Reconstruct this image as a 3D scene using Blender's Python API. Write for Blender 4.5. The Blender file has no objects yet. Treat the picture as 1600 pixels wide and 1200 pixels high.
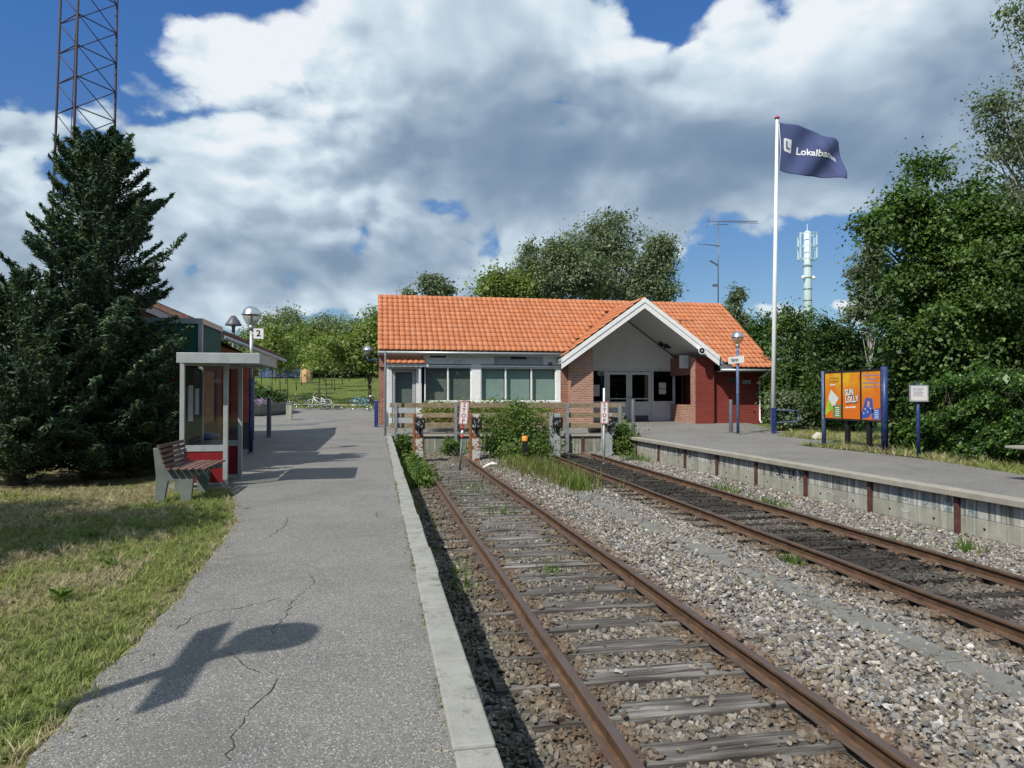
import bpy, bmesh, math, random
import numpy as np
from mathutils import Vector, Matrix, Euler

S = bpy.context.scene
COL = S.collection
rad = math.radians
random.seed(7)
RNG = np.random.default_rng(11)

# ------------------------------------------------------------------ camera
cam_d = bpy.data.cameras.new("camera")
cam_d.sensor_width = 36.0
cam_d.lens = 25.2
cam_d.clip_start = 0.05
cam_d.clip_end = 3000
cam = bpy.data.objects.new("camera", cam_d)
COL.objects.link(cam)
cam.location = (0, 0, 1.48)
cam.rotation_euler = (rad(90.92), 0, rad(-10.62))
S.camera = cam

# ------------------------------------------------------------------ sun and sky
SUN_AZ, SUN_EL = 226.0, 47.0          # compass-like: direction towards the sun, from +Y clockwise
sd = Vector((math.sin(rad(SUN_AZ)) * math.cos(rad(SUN_EL)), math.cos(rad(SUN_AZ)) * math.cos(rad(SUN_EL)), math.sin(rad(SUN_EL))))
sun_d = bpy.data.lights.new("sun", 'SUN')
sun_d.energy = 4.9
sun_d.angle = rad(0.53)
sun_d.color = (1.0, 0.94, 0.84)
sun = bpy.data.objects.new("sun", sun_d)
sun.rotation_euler = sd.to_track_quat('Z', 'Y').to_euler()
sun.location = (-20, -20, 30)
COL.objects.link(sun)

S.view_settings.view_transform = 'Standard'
S.view_settings.look = 'None'
S.view_settings.exposure = 0.0
S.view_settings.gamma = 1.0
S.view_settings.use_curve_mapping = False
S.render.engine = 'CYCLES'
S.cycles.max_bounces = 7
S.cycles.transparent_max_bounces = 12
S.cycles.transmission_bounces = 6
S.cycles.caustics_reflective = False
S.cycles.caustics_refractive = False


class NB:
    """small node builder"""
    def __init__(self, tree):
        self.t = tree
        self.n = tree.nodes
        self.l = tree.links

    def node(self, kind, **kw):
        nd = self.n.new(kind)
        for k, v in kw.items():
            setattr(nd, k, v)
        return nd

    def put(self, sock, v):
        if isinstance(v, bpy.types.NodeSocket):
            self.l.new(v, sock)
        elif v is not None:
            sock.default_value = v

    def math(self, op, a, b=None, c=None, clamp=False):
        nd = self.node('ShaderNodeMath', operation=op)
        nd.use_clamp = clamp
        self.put(nd.inputs[0], a)
        if b is not None: self.put(nd.inputs[1], b)
        if c is not None: self.put(nd.inputs[2], c)
        return nd.outputs[0]

    def vmath(self, op, a, b=None, scale=None):
        nd = self.node('ShaderNodeVectorMath', operation=op)
        self.put(nd.inputs[0], a)
        if b is not None: self.put(nd.inputs[1], b)
        if scale is not None: self.put(nd.inputs['Scale'], scale)
        return nd.outputs[0]

    def sep(self, v):
        nd = self.node('ShaderNodeSeparateXYZ')
        self.put(nd.inputs[0], v)
        return nd.outputs

    def comb(self, x, y, z):
        nd = self.node('ShaderNodeCombineXYZ')
        for i, v in enumerate((x, y, z)): self.put(nd.inputs[i], v)
        return nd.outputs[0]

    def noise(self, vec, scale=5, detail=4, rough=.55, dist=0, out=0):
        nd = self.node('ShaderNodeTexNoise')
        if vec is not None: self.put(nd.inputs['Vector'], vec)
        nd.inputs['Scale'].default_value = scale
        nd.inputs['Detail'].default_value = detail
        nd.inputs['Roughness'].default_value = rough
        nd.inputs['Distortion'].default_value = dist
        return nd.outputs[out]

    def vor(self, vec, scale=5, feature='F1', out=0, rnd=1.0):
        nd = self.node('ShaderNodeTexVoronoi', feature=feature)
        if vec is not None: self.put(nd.inputs['Vector'], vec)
        nd.inputs['Scale'].default_value = scale
        nd.inputs['Randomness'].default_value = rnd
        return nd.outputs[out]

    def map(self, vec, scale=(1, 1, 1), loc=(0, 0, 0), rot=(0, 0, 0)):
        nd = self.node('ShaderNodeMapping')
        self.put(nd.inputs[0], vec)
        nd.inputs['Location'].default_value = loc
        nd.inputs['Rotation'].default_value = rot
        nd.inputs['Scale'].default_value = scale
        return nd.outputs[0]

    def ramp(self, fac, stops, interp='LINEAR'):
        nd = self.node('ShaderNodeValToRGB')
        cr = nd.color_ramp
        cr.interpolation = interp
        while len(cr.elements) < len(stops): cr.elements.new(0.5)
        for e, (p, c) in zip(cr.elements, stops):
            e.position = p
            e.color = c if len(c) == 4 else (*c, 1)
        self.put(nd.inputs[0], fac)
        return nd.outputs[0]

    def mix(self, fac, a, b, blend='MIX'):
        nd = self.node('ShaderNodeMix', data_type='RGBA', blend_type=blend)
        self.put(nd.inputs[0], fac)
        self.put(nd.inputs[6], (*a, 1) if isinstance(a, tuple) and len(a) == 3 else a)
        self.put(nd.inputs[7], (*b, 1) if isinstance(b, tuple) and len(b) == 3 else b)
        return nd.outputs[2]

    def maprange(self, v, a, b, c=0, d=1, smooth=False):
        nd = self.node('ShaderNodeMapRange')
        if smooth: nd.interpolation_type = 'SMOOTHSTEP'
        self.put(nd.inputs[0], v)
        for i, x in enumerate((a, b, c, d)): nd.inputs[i + 1].default_value = x
        return nd.outputs[0]

    def bump(self, h, strength=.3, dist=.01, normal=None):
        nd = self.node('ShaderNodeBump')
        nd.inputs['Strength'].default_value = strength
        nd.inputs['Distance'].default_value = dist
        self.put(nd.inputs['Height'], h)
        if normal is not None: self.put(nd.inputs['Normal'], normal)
        return nd.outputs[0]


# ---- the world: Nishita sky with a procedural cloud deck in direction space
W = bpy.data.worlds.new("World")
S.world = W
W.use_nodes = True
wt = W.node_tree
wt.nodes.clear()
b = NB(wt)
sky = b.node('ShaderNodeTexSky', sky_type='NISHITA')
sky.sun_disc = False
sky.sun_elevation = rad(SUN_EL)
sky.sun_rotation = rad(SUN_AZ)
sky.air_density = 1.0
sky.dust_density = 0.6
sky.ozone_density = 2.2
tc = b.node('ShaderNodeTexCoord').outputs['Generated']
dx, dy, dz = b.sep(tc)
az = b.math('MULTIPLY', b.math('ARCTAN2', dx, dy), 57.2958)
el = b.math('MULTIPLY', b.math('ARCSINE', dz), 57.2958)


def gauss(a0, e0, sa, se, amp):
    u = b.math('MULTIPLY', b.math('SUBTRACT', az, a0), 1.0 / sa)
    v = b.math('MULTIPLY', b.math('SUBTRACT', el, e0), 1.0 / se)
    r = b.math('ADD', b.math('MULTIPLY', u, u), b.math('MULTIPLY', v, v))
    return b.math('MULTIPLY', b.math('EXPONENT', b.math('MULTIPLY', r, -1.0)), amp)


def total(items):
    s = None
    for it in items:
        g = gauss(*it)
        s = g if s is None else b.math('ADD', s, g)
    return s


inv = b.math('DIVIDE', 1.0, b.math('ADD', b.math('MAXIMUM', dz, 0.0), 0.60))
pl = b.comb(b.math('MULTIPLY', dx, inv), b.math('MULTIPLY', dy, inv), b.math('MULTIPLY', el, 0.011))
warp = b.vmath('SCALE', b.vmath('SUBTRACT', b.noise(pl, 3.0, 1, .5, out=1), (0.5, 0.5, 0.5)), scale=0.16)
pw = b.vmath('ADD', pl, warp)
n0 = b.noise(b.vmath('ADD', pl, (7.3, 2.1, 0)), 2.8, 2, .5)
fine = b.vmath('SCALE', b.vmath('SUBTRACT', b.noise(pl, 20.0, 4, .6, out=1), (0.5, 0.5, 0.5)), scale=0.05)


def billow(vec):
    v1 = b.vor(b.vmath('ADD', vec, fine), 11.0)
    v2 = b.vor(b.vmath('ADD', vec, fine), 26.0)
    return b.math('ADD', b.math('MULTIPLY', v1, -1.0), b.math('MULTIPLY', v2, -.45))


n1 = b.noise(pw, 5.8, 3, .5)
n2 = b.noise(b.vmath('ADD', pw, (3.1, 1.7, 0)), 14.0, 5, .5)
cover = total([
    (4, 22.5, 21, 8.0, .36), (30, 21, 18, 8.5, .36), (-10, 23.5, 6.5, 5.5, .16), (46, 20, 14, 10, .3), (12, 16, 16, 3.6, .22),
    (-9, 12.6, 11, 4.4, .20), (-25, 15.5, 5, 4.0, .24), (-25, 10, 9, 3.0, .2), (5, 7.8, 12, 2.4, .15), (16, 12.8, 9, 2.0, .16), (21.5, 10, 4, 2, .16), (35, 6.0, 5, 1.6, .20), (-14, 6.5, 8, 1.6, .16),
    (-24, 22.5, 7.0, 4.6, -.44), (-13.5, 28.2, 7.5, 2.4, -.40), (23.3, 28.6, 3.0, 2.4, -.44), (14.2, 20.7, 1.5, .8, -.26),
    (2.2, 14.9, 4.8, 1.1, -.15), (10, 8.5, 4, 1.2, -.12), (28, 10.4, 4.5, 2.0, -.26), (35, 10, 5, 2.6, -.40), (-18, 9.5, 2.4, 5, -.16), (-6, 10.2, 3, 1.0, -.08),
    (-15, 12, 8, 4.5, .18), (-12, 7.2, 12, 1.9, .20), (4, 9.0, 11, 2.0, .12), (1, 26.5, 8, 4, .14), (34, 6.2, 5, 1.3, .12), (-2, 9.6, 8, 2.0, .16), (20, 13.5, 9, 3.2, .16), (2, 3.6, 40, 1.4, -.10), (-28, 28, 5, 3.5, -.3),
])
bw = billow(pw)
dens = b.math('ADD', b.math('ADD', b.math('MULTIPLY', n1, .85), b.math('ADD', b.math('MULTIPLY', n2, .20), b.math('MULTIPLY', b.math('ADD', bw, .62), .34))), b.math('ADD', cover, b.math('MULTIPLY', n0, .45)))
wide = b.math('ADD', b.maprange(el, 27, 40, 0, .24, smooth=True), b.maprange(b.math('ABSOLUTE', b.math('SUBTRACT', az, 10.0)), 42, 60, 0, .17, smooth=True))
dens = b.math('ADD', dens, wide)
alpha = b.maprange(dens, .79, .91, 0, 1, smooth=True)
# relief of the cloud: density towards the sun against density here
sh1 = b.vmath('ADD', b.vmath('SCALE', pw, scale=.95), (-.03, -.0, .02))
n1s = b.noise(sh1, 5.8, 3, .5)
n2s = b.noise(b.vmath('ADD', b.vmath('SCALE', pw, scale=.985), (3.09, 1.70, .01)), 14.0, 4, .5)
crisp = b.math('ADD', .26, total([(-8, 22, 9, 6, 1.0), (24, 26, 10, 4, .45), (-25, 14, 7, 5, .5), (-2, 13.5, 8, 3, .4)]))
bws = billow(b.vmath('ADD', b.vmath('SCALE', pw, scale=.972), (-.018, 0, .01)))
relief = b.math('ADD', b.math('MULTIPLY', b.math('SUBTRACT', n1, n1s), 1.1), b.math('MULTIPLY', b.math('ADD', b.math('MULTIPLY', b.math('SUBTRACT', n2, n2s), .5), b.math('MULTIPLY', b.math('SUBTRACT', bw, bws), .55)), crisp))
thick = b.maprange(dens, 1.0, 1.5, 0, 1)
lightm = total([
    (-9, 22.5, 8.5, 5.5, .46), (4, 28, 16, 3.8, .24), (23, 26, 8, 3.4, .26), (34, 25.5, 8, 4.5, .30), (-3, 13.8, 5.5, 2.4, .16), (46, 24, 8, 8, .10),
    (-14, 13.5, 9, 4, .12), (-25, 15, 6, 3.5, .16), (7, 18.6, 12, 2.9, -.34), (14, 22.0, 8, 2.6, -.20), (31, 17.6, 13, 3.0, -.34), (44, 18, 8, 6, -.12), (16, 15.2, 8, 1.3, -.10),
    (-3, 10.2, 12, 1.8, -.10), (-25, 9, 6, 2.5, -.12), (20, 9.5, 6, 3, .12), (35, 6, 5, 2, .25), (0, 5, 40, 2.5, .14),
])
lum = b.math('ADD', b.math('ADD', .58, b.math('MULTIPLY', relief, .95)), b.math('ADD', lightm, b.math('MULTIPLY', thick, -.10)), clamp=False)
KC = 1.0
ccol = b.ramp(lum, [(p_, tuple(v_ * KC for v_ in c_)) for p_, c_ in [(0.05, (1.8, 2.65, 3.8)), (.32, (2.4, 3.35, 4.5)), (.56, (4.0, 5.0, 6.1)), (.80, (6.6, 7.8, 8.6)), (.96, (8.7, 9.2, 9.6))]])
skyc = b.mix(1.0, sky.outputs[0], b.ramp(b.math('MULTIPLY', el, 1 / 40.0), [(0.0, (.72, .83, .92)), (.25, (.62, .79, .95)), (.6, (.49, .87, 1.33)), (1.0, (.49, .87, 1.33))]), 'MULTIPLY')
colr = b.mix(b.math('MULTIPLY', alpha, .96), skyc, ccol)
bg = b.node('ShaderNodeBackground')
b.l.new(colr, bg.inputs[0])
bg.inputs[1].default_value = 0.1
wo = b.node('ShaderNodeOutputWorld')
b.l.new(bg.outputs[0], wo.inputs[0])
W.cycles.sampling_method = 'MANUAL'
W.cycles.sample_map_resolution = 1024

# ------------------------------------------------------------------ object helpers
ORG = {}


def tag(o, label=None, cat=None, group=None, kind=None):
    if label: o['label'] = label
    if cat: o['category'] = cat
    if group: o['group'] = group
    if kind: o['kind'] = kind
    return o


def thing(name, label, cat, loc=(0, 0, 0), group=None, rz=0.0, kind=None):
    o = bpy.data.objects.new(name, None)
    o.empty_display_size = .1
    COL.objects.link(o)
    o.location = loc
    o.rotation_euler = (0, 0, rz)
    ORG[o.name] = Matrix.Translation(loc) @ Matrix.Rotation(rz, 4, 'Z')
    return tag(o, label, cat, group, kind)


def link(name, me, parent=None, m=None):
    o = bpy.data.objects.new(name, me)
    COL.objects.link(o)
    if parent is not None:
        o.parent = parent
        ORG[o.name] = ORG.get(parent.name, Matrix())
    if m is not None and not me.materials:
        me.materials.append(m)
    return o


def copy_tree(root, loc=None, rz=None):
    c = root.copy()
    COL.objects.link(c)
    if loc is not None: c.location = loc
    if rz is not None: c.rotation_euler = (0, 0, rz)
    for ch in list(root.children):
        d = ch.copy(); COL.objects.link(d); d.parent = c
        for g in list(ch.children):
            e = g.copy(); COL.objects.link(e); e.parent = d
    return c


class MB:
    """collects shapes; build() links them as one mesh object (world coordinates, moved to the parent's frame)"""
    def __init__(self):
        self.v = []; self.f = []; self.s = []

    def add(self, vs, fs, smooth=False):
        k = len(self.v)
        self.v += [tuple(p) for p in vs]
        self.f += [tuple(i + k for i in f) for f in fs]
        self.s += [smooth] * len(fs)
        return self

    def box(self, x0, x1, y0, y1, z0, z1, mtx=None):
        vs = [Vector(p) for p in ((x0, y0, z0), (x1, y0, z0), (x1, y1, z0), (x0, y1, z0), (x0, y0, z1), (x1, y0, z1), (x1, y1, z1), (x0, y1, z1))]
        if mtx is not None: vs = [mtx @ p for p in vs]
        return self.add(vs, [(3, 2, 1, 0), (4, 5, 6, 7), (0, 1, 5, 4), (1, 2, 6, 5), (2, 3, 7, 6), (3, 0, 4, 7)])

    def bar(self, p, q, w, h, up=(0, 0, 1)):
        """rectangular bar from p to q"""
        p, q = Vector(p), Vector(q)
        d = (q - p).normalized()
        u = Vector(up)
        sx = d.cross(u)
        if sx.length < 1e-4: sx = d.cross(Vector((1, 0, 0)))
        sx.normalize()
        sz = sx.cross(d).normalized()
        vs = []
        for e in (p, q):
            for a, c in ((-1, -1), (1, -1), (1, 1), (-1, 1)):
                vs.append(e + sx * (a * w / 2) + sz * (c * h / 2))
        return self.add(vs, [(3, 2, 1, 0), (4, 5, 6, 7), (0, 1, 5, 4), (1, 2, 6, 5), (2, 3, 7, 6), (3, 0, 4, 7)])

    def tube(self, pts, r, n=8, caps=True):
        pts = [Vector(p) for p in pts]
        rs = r if isinstance(r, (list, tuple)) else [r] * len(pts)
        rings = []
        ref = None
        for i, p in enumerate(pts):
            d = (pts[min(i + 1, len(pts) - 1)] - pts[max(i - 1, 0)])
            if d.length < 1e-9: d = Vector((0, 0, 1))
            d.normalize()
            if ref is None:
                ref = Vector((1, 0, 0)) if abs(d.x) < .8 else Vector((0, 1, 0))
            a = d.cross(ref).normalized()
            c = d.cross(a).normalized()
            rings.append([p + a * (rs[i] * math.cos(2 * math.pi * k / n)) + c * (rs[i] * math.sin(2 * math.pi * k / n)) for k in range(n)])
            ref = a.cross(d)
        vs = [p for rg in rings for p in rg]
        fs = []
        for i in range(len(rings) - 1):
            for k in range(n):
                fs.append((i * n + k, i * n + (k + 1) % n, (i + 1) * n + (k + 1) % n, (i + 1) * n + k))
        self.add(vs, fs, True)
        if caps:
            base = len(self.v) - len(vs)
            self.f.append(tuple(base + k for k in reversed(range(n)))); self.s.append(False)
            self.f.append(tuple(base + (len(rings) - 1) * n + k for k in range(n))); self.s.append(False)
        return self

    def lathe(self, c, prof, n=20, smooth=True):
        """prof: list of (r, z) round the vertical through c"""
        vs = []
        for r_, z in prof:
            for k in range(n):
                a = 2 * math.pi * k / n
                vs.append((c[0] + r_ * math.cos(a), c[1] + r_ * math.sin(a), c[2] + z))
        fs = []
        for i in range(len(prof) - 1):
            for k in range(n):
                fs.append((i * n + k, i * n + (k + 1) % n, (i + 1) * n + (k + 1) % n, (i + 1) * n + k))
        return self.add(vs, fs, smooth)

    def prism(self, poly, axis, a, c, smooth=False):
        """2-D polygon extruded along axis ('x','y','z') between a and c"""
        def P(u, v, t):
            return {'x': (t, u, v), 'y': (u, t, v), 'z': (u, v, t)}[axis]
        n = len(poly)
        vs = [P(u, v, a) for u, v in poly] + [P(u, v, c) for u, v in poly]
        fs = [tuple(reversed(range(n))), tuple(range(n, 2 * n))]
        for k in range(n):
            fs.append((k, (k + 1) % n, n + (k + 1) % n, n + k))
        return self.add(vs, fs, smooth)

    def mesh(self, name, m=None, inv=None):
        me = bpy.data.meshes.new(name)
        vs = self.v if inv is None else [tuple(inv @ Vector(p)) for p in self.v]
        me.from_pydata(vs, [], self.f)
        me.polygons.foreach_set('use_smooth', self.s)
        bm = bmesh.new(); bm.from_mesh(me)
        bmesh.ops.recalc_face_normals(bm, faces=bm.faces)
        bm.to_mesh(me); bm.free()
        me.update()
        if m is not None: me.materials.append(m)
        return me

    def build(self, name, m, parent=None, bevel=0.0):
        inv = ORG[parent.name].inverted() if parent is not None and parent.name in ORG else None
        o = link(name, self.mesh(name, m, inv), parent)
        if bevel:
            md = o.modifiers.new('bevel', 'BEVEL')
            md.width = bevel; md.segments = 2; md.limit_method = 'ANGLE'; md.angle_limit = rad(40)
        return o


def np_mesh(name, V, Fq, m, parent=None, nv=4, smooth=False):
    """fast mesh from arrays; faces all have nv corners; V in world coordinates"""
    if parent is not None and parent.name in ORG:
        Mi = np.array(ORG[parent.name].inverted())
        V = V @ Mi[:3, :3].T + Mi[:3, 3]
    me = bpy.data.meshes.new(name)
    me.vertices.add(len(V)); me.vertices.foreach_set('co', V.astype(np.float32).ravel())
    me.loops.add(len(Fq) * nv); me.loops.foreach_set('vertex_index', Fq.astype(np.int32).ravel())
    me.polygons.add(len(Fq))
    me.polygons.foreach_set('loop_start', np.arange(0, len(Fq) * nv, nv, dtype=np.int32))
    me.update(calc_edges=True)
    if smooth: me.polygons.foreach_set('use_smooth', np.ones(len(Fq), bool))
    me.materials.append(m)
    return link(name, me, parent)


# ------------------------------------------------------------------ materials
def new_mat(name):
    m = bpy.data.materials.new(name)
    m.use_nodes = True
    m.node_tree.nodes.clear()
    return m, NB(m.node_tree)


def finish(bb, col, rough=.7, metal=0.0, normal=None, spec=.4, extra=None, alpha=None):
    p = bb.node('ShaderNodeBsdfPrincipled')
    bb.put(p.inputs['Base Color'], (*col, 1) if isinstance(col, tuple) and len(col) == 3 else col)
    bb.put(p.inputs['Roughness'], rough)
    bb.put(p.inputs['Metallic'], metal)
    p.inputs['Specular IOR Level'].default_value = spec
    if normal is not None: bb.put(p.inputs['Normal'], normal)
    if alpha is not None: bb.put(p.inputs['Alpha'], alpha)
    for k, v in (extra or {}).items(): bb.put(p.inputs[k], v)
    o = bb.node('ShaderNodeOutputMaterial')
    bb.l.new(p.outputs[0], o.inputs[0])
    return p


def simple(name, col, rough=.6, metal=0.0, var=.18, scale=6, bump=.15, bscale=40, spec=.4, dirt=None, dirt_amt=.5, obj=True, bdist=.004):
    m, q = new_mat(name)
    co = q.node('ShaderNodeTexCoord').outputs['Object'] if obj else q.node('ShaderNodeNewGeometry').outputs['Position']
    n = q.noise(co, scale, 5, .6)
    dark = tuple(max(0, c * (1 - var)) for c in col); lite = tuple(min(1, c * (1 + var)) for c in col)
    c = q.mix(q.maprange(n, .3, .7), dark, lite)
    if dirt:
        dn = q.maprange(q.noise(co, scale * .6 + 1.3, 8, .7), .52, .68)
        c = q.mix(q.math('MULTIPLY', dn, dirt_amt), c, dirt)
    nb = q.bump(q.noise(co, bscale, 4, .6), bump, bdist)
    finish(q, c, rough, metal, nb, spec)
    return m


def leaf_mat(name, c1, c2, c3=None, trans=.35, rough=.5):
    m, q = new_mat(name)
    g = q.node('ShaderNodeNewGeometry')
    rnd = g.outputs['Random Per Island']
    st = [(0.0, c1), (.7, c2), (1.0, c3 or c2)]
    c = q.ramp(rnd, st)
    big = q.noise(g.outputs['Position'], .55, 3, .5)
    c = q.mix(q.maprange(big, .35, .65, 0, .35), c, tuple(x * .62 for x in c1))
    p = q.node('ShaderNodeBsdfPrincipled')
    q.put(p.inputs['Base Color'], c)
    p.inputs['Roughness'].default_value = rough
    p.inputs['Specular IOR Level'].default_value = .35
    t = q.node('ShaderNodeBsdfTranslucent')
    tcn = q.mix(1.0, c, (1.25, 1.35, .55), 'MULTIPLY')
    q.put(t.inputs[0], tcn)
    mx = q.node('ShaderNodeMixShader')
    mx.inputs[0].default_value = trans
    q.l.new(p.outputs[0], mx.inputs[1]); q.l.new(t.outputs[0], mx.inputs[2])
    o = q.node('ShaderNodeOutputMaterial')
    q.l.new(mx.outputs[0], o.inputs[0])
    return m


def mat_asphalt():
    m, q = new_mat('asphalt')
    co = q.node('ShaderNodeNewGeometry').outputs['Position']
    base = q.mix(q.maprange(q.noise(co, .7, 6, .6), .3, .7), (.165, .160, .151), (.232, .225, .211))
    base = q.mix(q.maprange(q.noise(co, 3.2, 5, .65), .5, .75, 0, .45), base, (.115, .115, .118))
    d1, c1 = q.node('ShaderNodeTexVoronoi'), None
    q.put(d1.inputs['Vector'], co); d1.inputs['Scale'].default_value = 150
    cell = q.sep(d1.outputs['Color'])[0]
    chip = q.maprange(cell, .84, .97)
    base = q.mix(q.math('MULTIPLY', chip, .78), base, (.52, .51, .49))
    dk = q.maprange(q.sep(d1.outputs['Color'])[1], .70, .9)
    base = q.mix(q.math('MULTIPLY', dk, .7), base, (.06, .06, .062))
    base = q.mix(q.maprange(q.noise(co, .9, 2, .5, 1.5), .60, .63, 0, .28), base, (.125, .122, .118))
    base = q.mix(q.maprange(q.noise(co, 7.5, 3, .5), .66, .72, 0, .4), base, (.10, .098, .092))
    # dusty lighter film
    base = q.mix(q.maprange(q.noise(co, .25, 3, .5), .45, .7, 0, .3), base, (.24, .235, .22))
    h = q.math('ADD', q.math('MULTIPLY', d1.outputs['Distance'], -1.0), q.math('MULTIPLY', q.noise(co, 60, 3, .6), .6))
    nb = q.bump(h, .5, .006)
    finish(q, base, q.maprange(cell, 0, 1, .72, .95), 0, nb, .3)
    return m


def mat_concrete(name, c1, c2, streak=0.0, rough=.85, stain=(.16, .15, .12), scale=3.0, obj=False):
    m, q = new_mat(name)
    co = q.node('ShaderNodeNewGeometry').outputs['Position']
    c = q.mix(q.maprange(q.noise(co, scale, 8, .65), .3, .7), c1, c2)
    c = q.mix(q.maprange(q.noise(co, scale * 5, 6, .7), .55, .8, 0, .5), c, stain)
    if streak:
        sv = q.map(co, (6.5, 6.5, .35))
        st = q.noise(sv, 1.0, 5, .6)
        c = q.mix(q.maprange(st, .47, .56, 0, streak), c, (.17, .165, .145))
        st2 = q.noise(q.map(co, (9, 9, .3), (4, 2, 0)), 1.0, 4, .6)
        c = q.mix(q.maprange(st2, .55, .62, 0, streak), c, (.56, .56, .53))
    if name == 'kerb_concrete':
        c = q.mix(q.maprange(q.noise(co, 2.6, 5, .7), .66, .72, 0, .6), c, (.26, .15, .08))
        c = q.mix(q.maprange(q.noise(co, 5.5, 6, .7), .56, .66, 0, .75), c, (.12, .12, .09))
    c = q.mix(q.maprange(q.noise(co, 90, 2, .5), .55, .75, 0, .35), c, tuple(x * .55 for x in c1))
    nb = q.bump(q.math('ADD', q.noise(co, 70, 4, .7), q.math('MULTIPLY', q.noise(co, 12, 4, .6), .8)), .35, .006)
    finish(q, c, rough, 0, nb, .25)
    return m


def mat_brick(name, bricks, mortar, hz='x', var2=None, paint=0.0):
    """running bond in the wall's own plane: world x (or y) along, z up"""
    m, q = new_mat(name)
    g = q.node('ShaderNodeNewGeometry')
    x, y, z = q.sep(g.outputs['Position'])
    nx, ny, nz = q.sep(g.outputs['Normal'])
    side = q.math('GREATER_THAN', q.math('ABSOLUTE', nx), .5)
    u = q.math('ADD', q.math('MULTIPLY', x, q.math('SUBTRACT', 1.0, side)), q.math('MULTIPLY', y, side))
    v = q.comb(u, z, 0)
    bt = q.node('ShaderNodeTexBrick')
    bt.offset = .5
    q.put(bt.inputs['Vector'], v)
    bt.inputs['Color1'].default_value = (*bricks[0], 1)
    bt.inputs['Color2'].default_value = (*bricks[1], 1)
    bt.inputs['Mortar'].default_value = (*mortar, 1)
    bt.inputs['Scale'].default_value = 1.0
    bt.inputs['Mortar Size'].default_value = .013
    bt.inputs['Mortar Smooth'].default_value = .2
    bt.inputs['Bias'].default_value = 0.0
    bt.inputs['Brick Width'].default_value = .24
    bt.inputs['Row Height'].default_value = .0775
    c = q.mix(q.maprange(q.noise(g.outputs['Position'], 1.1, 6, .6), .4, .7, 0, .3), bt.outputs[0], tuple(k * .6 for k in bricks[0]))
    c = q.mix(q.maprange(q.noise(g.outputs['Position'], 26, 4, .7), .5, .8, 0, .3), c, tuple(min(1, k * 1.5) for k in bricks[1]))
    h = q.math('SUBTRACT', q.math('MULTIPLY', q.noise(g.outputs['Position'], 60, 3, .6), .35), bt.outputs[1])
    nb = q.bump(h, .8, .009)
    finish(q, c, .85, 0, nb, .3)
    return m


def mat_wood_weathered(name, c1, c2, c3, axis=0):
    m, q = new_mat(name)
    co = q.node('ShaderNodeTexCoord').outputs['Object']
    inf = q.node('ShaderNodeObjectInfo').outputs['Random']
    sh = q.vmath('ADD', co, q.comb(q.math('MULTIPLY', inf, 37.0), q.math('MULTIPLY', inf, 11.0), 0))
    sc = [1, 1, 1]; sc = [26, 26, 26]; sc[axis] = 1.3
    gr = q.noise(q.map(sh, tuple(sc)), 1.0, 7, .65)
    big = q.noise(sh, 1.6, 4, .6)
    c = q.ramp(gr, [(.36, c1), (.5, c2), (.64, c3)])
    c = q.mix(q.maprange(big, .4, .65, 0, .55), c, c1)
    c = q.mix(q.math('MULTIPLY', inf, .4), c, tuple(k * .55 for k in c2))
    crack = q.maprange(gr, .36, .31)
    c = q.mix(crack, c, tuple(k * .25 for k in c1))
    nb = q.bump(gr, .7, .012)
    finish(q, c, .85, 0, nb, .25)
    return m


def mat_rail():
    m, q = new_mat('rusty_rail')
    g = q.node('ShaderNodeNewGeometry')
    co = g.outputs['Position']
    c = q.ramp(q.noise(q.map(co, (1, .35, 1)), 14, 8, .7), [(.3, (.050, .030, .021)), (.5, (.105, .060, .036)), (.72, (.165, .098, .056))])
    top = q.maprange(q.sep(g.outputs['Normal'])[2], .86, .97)
    tc_ = q.ramp(q.noise(q.map(co, (1, .3, 1)), 9, 5, .6), [(.35, (.125, .085, .070)), (.7, (.135, .120, .122))])
    c = q.mix(q.math('MULTIPLY', top, .85), c, tc_)
    nb = q.bump(q.noise(co, 90, 5, .7), .4, .002)
    finish(q, c, q.maprange(top, 0, 1, .85, .5), q.math('MULTIPLY', top, .35), nb, .3)
    return m


def mat_peel(name, paint, under, amt=.5, scale=5):
    m, q = new_mat(name)
    co = q.node('ShaderNodeTexCoord').outputs['Object']
    n = q.noise(co, scale, 9, .62)
    k = q.maprange(n, .5 + (.5 - amt) * .3, .515 + (.5 - amt) * .3)
    pc = q.mix(q.maprange(q.noise(co, 3, 5, .6), .3, .7), tuple(c * .75 for c in paint), paint)
    rc = q.ramp(q.noise(co, 22, 6, .7), [(.3, tuple(c * .5 for c in under)), (.7, tuple(min(1, c * 1.5) for c in under))])
    c = q.mix(k, pc, rc)
    nb = q.bump(q.math('SUBTRACT', q.math('MULTIPLY', q.noise(co, 60, 4, .7), .4), k), .5, .003)
    finish(q, c, .75, 0, nb, .3)
    return m


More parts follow.
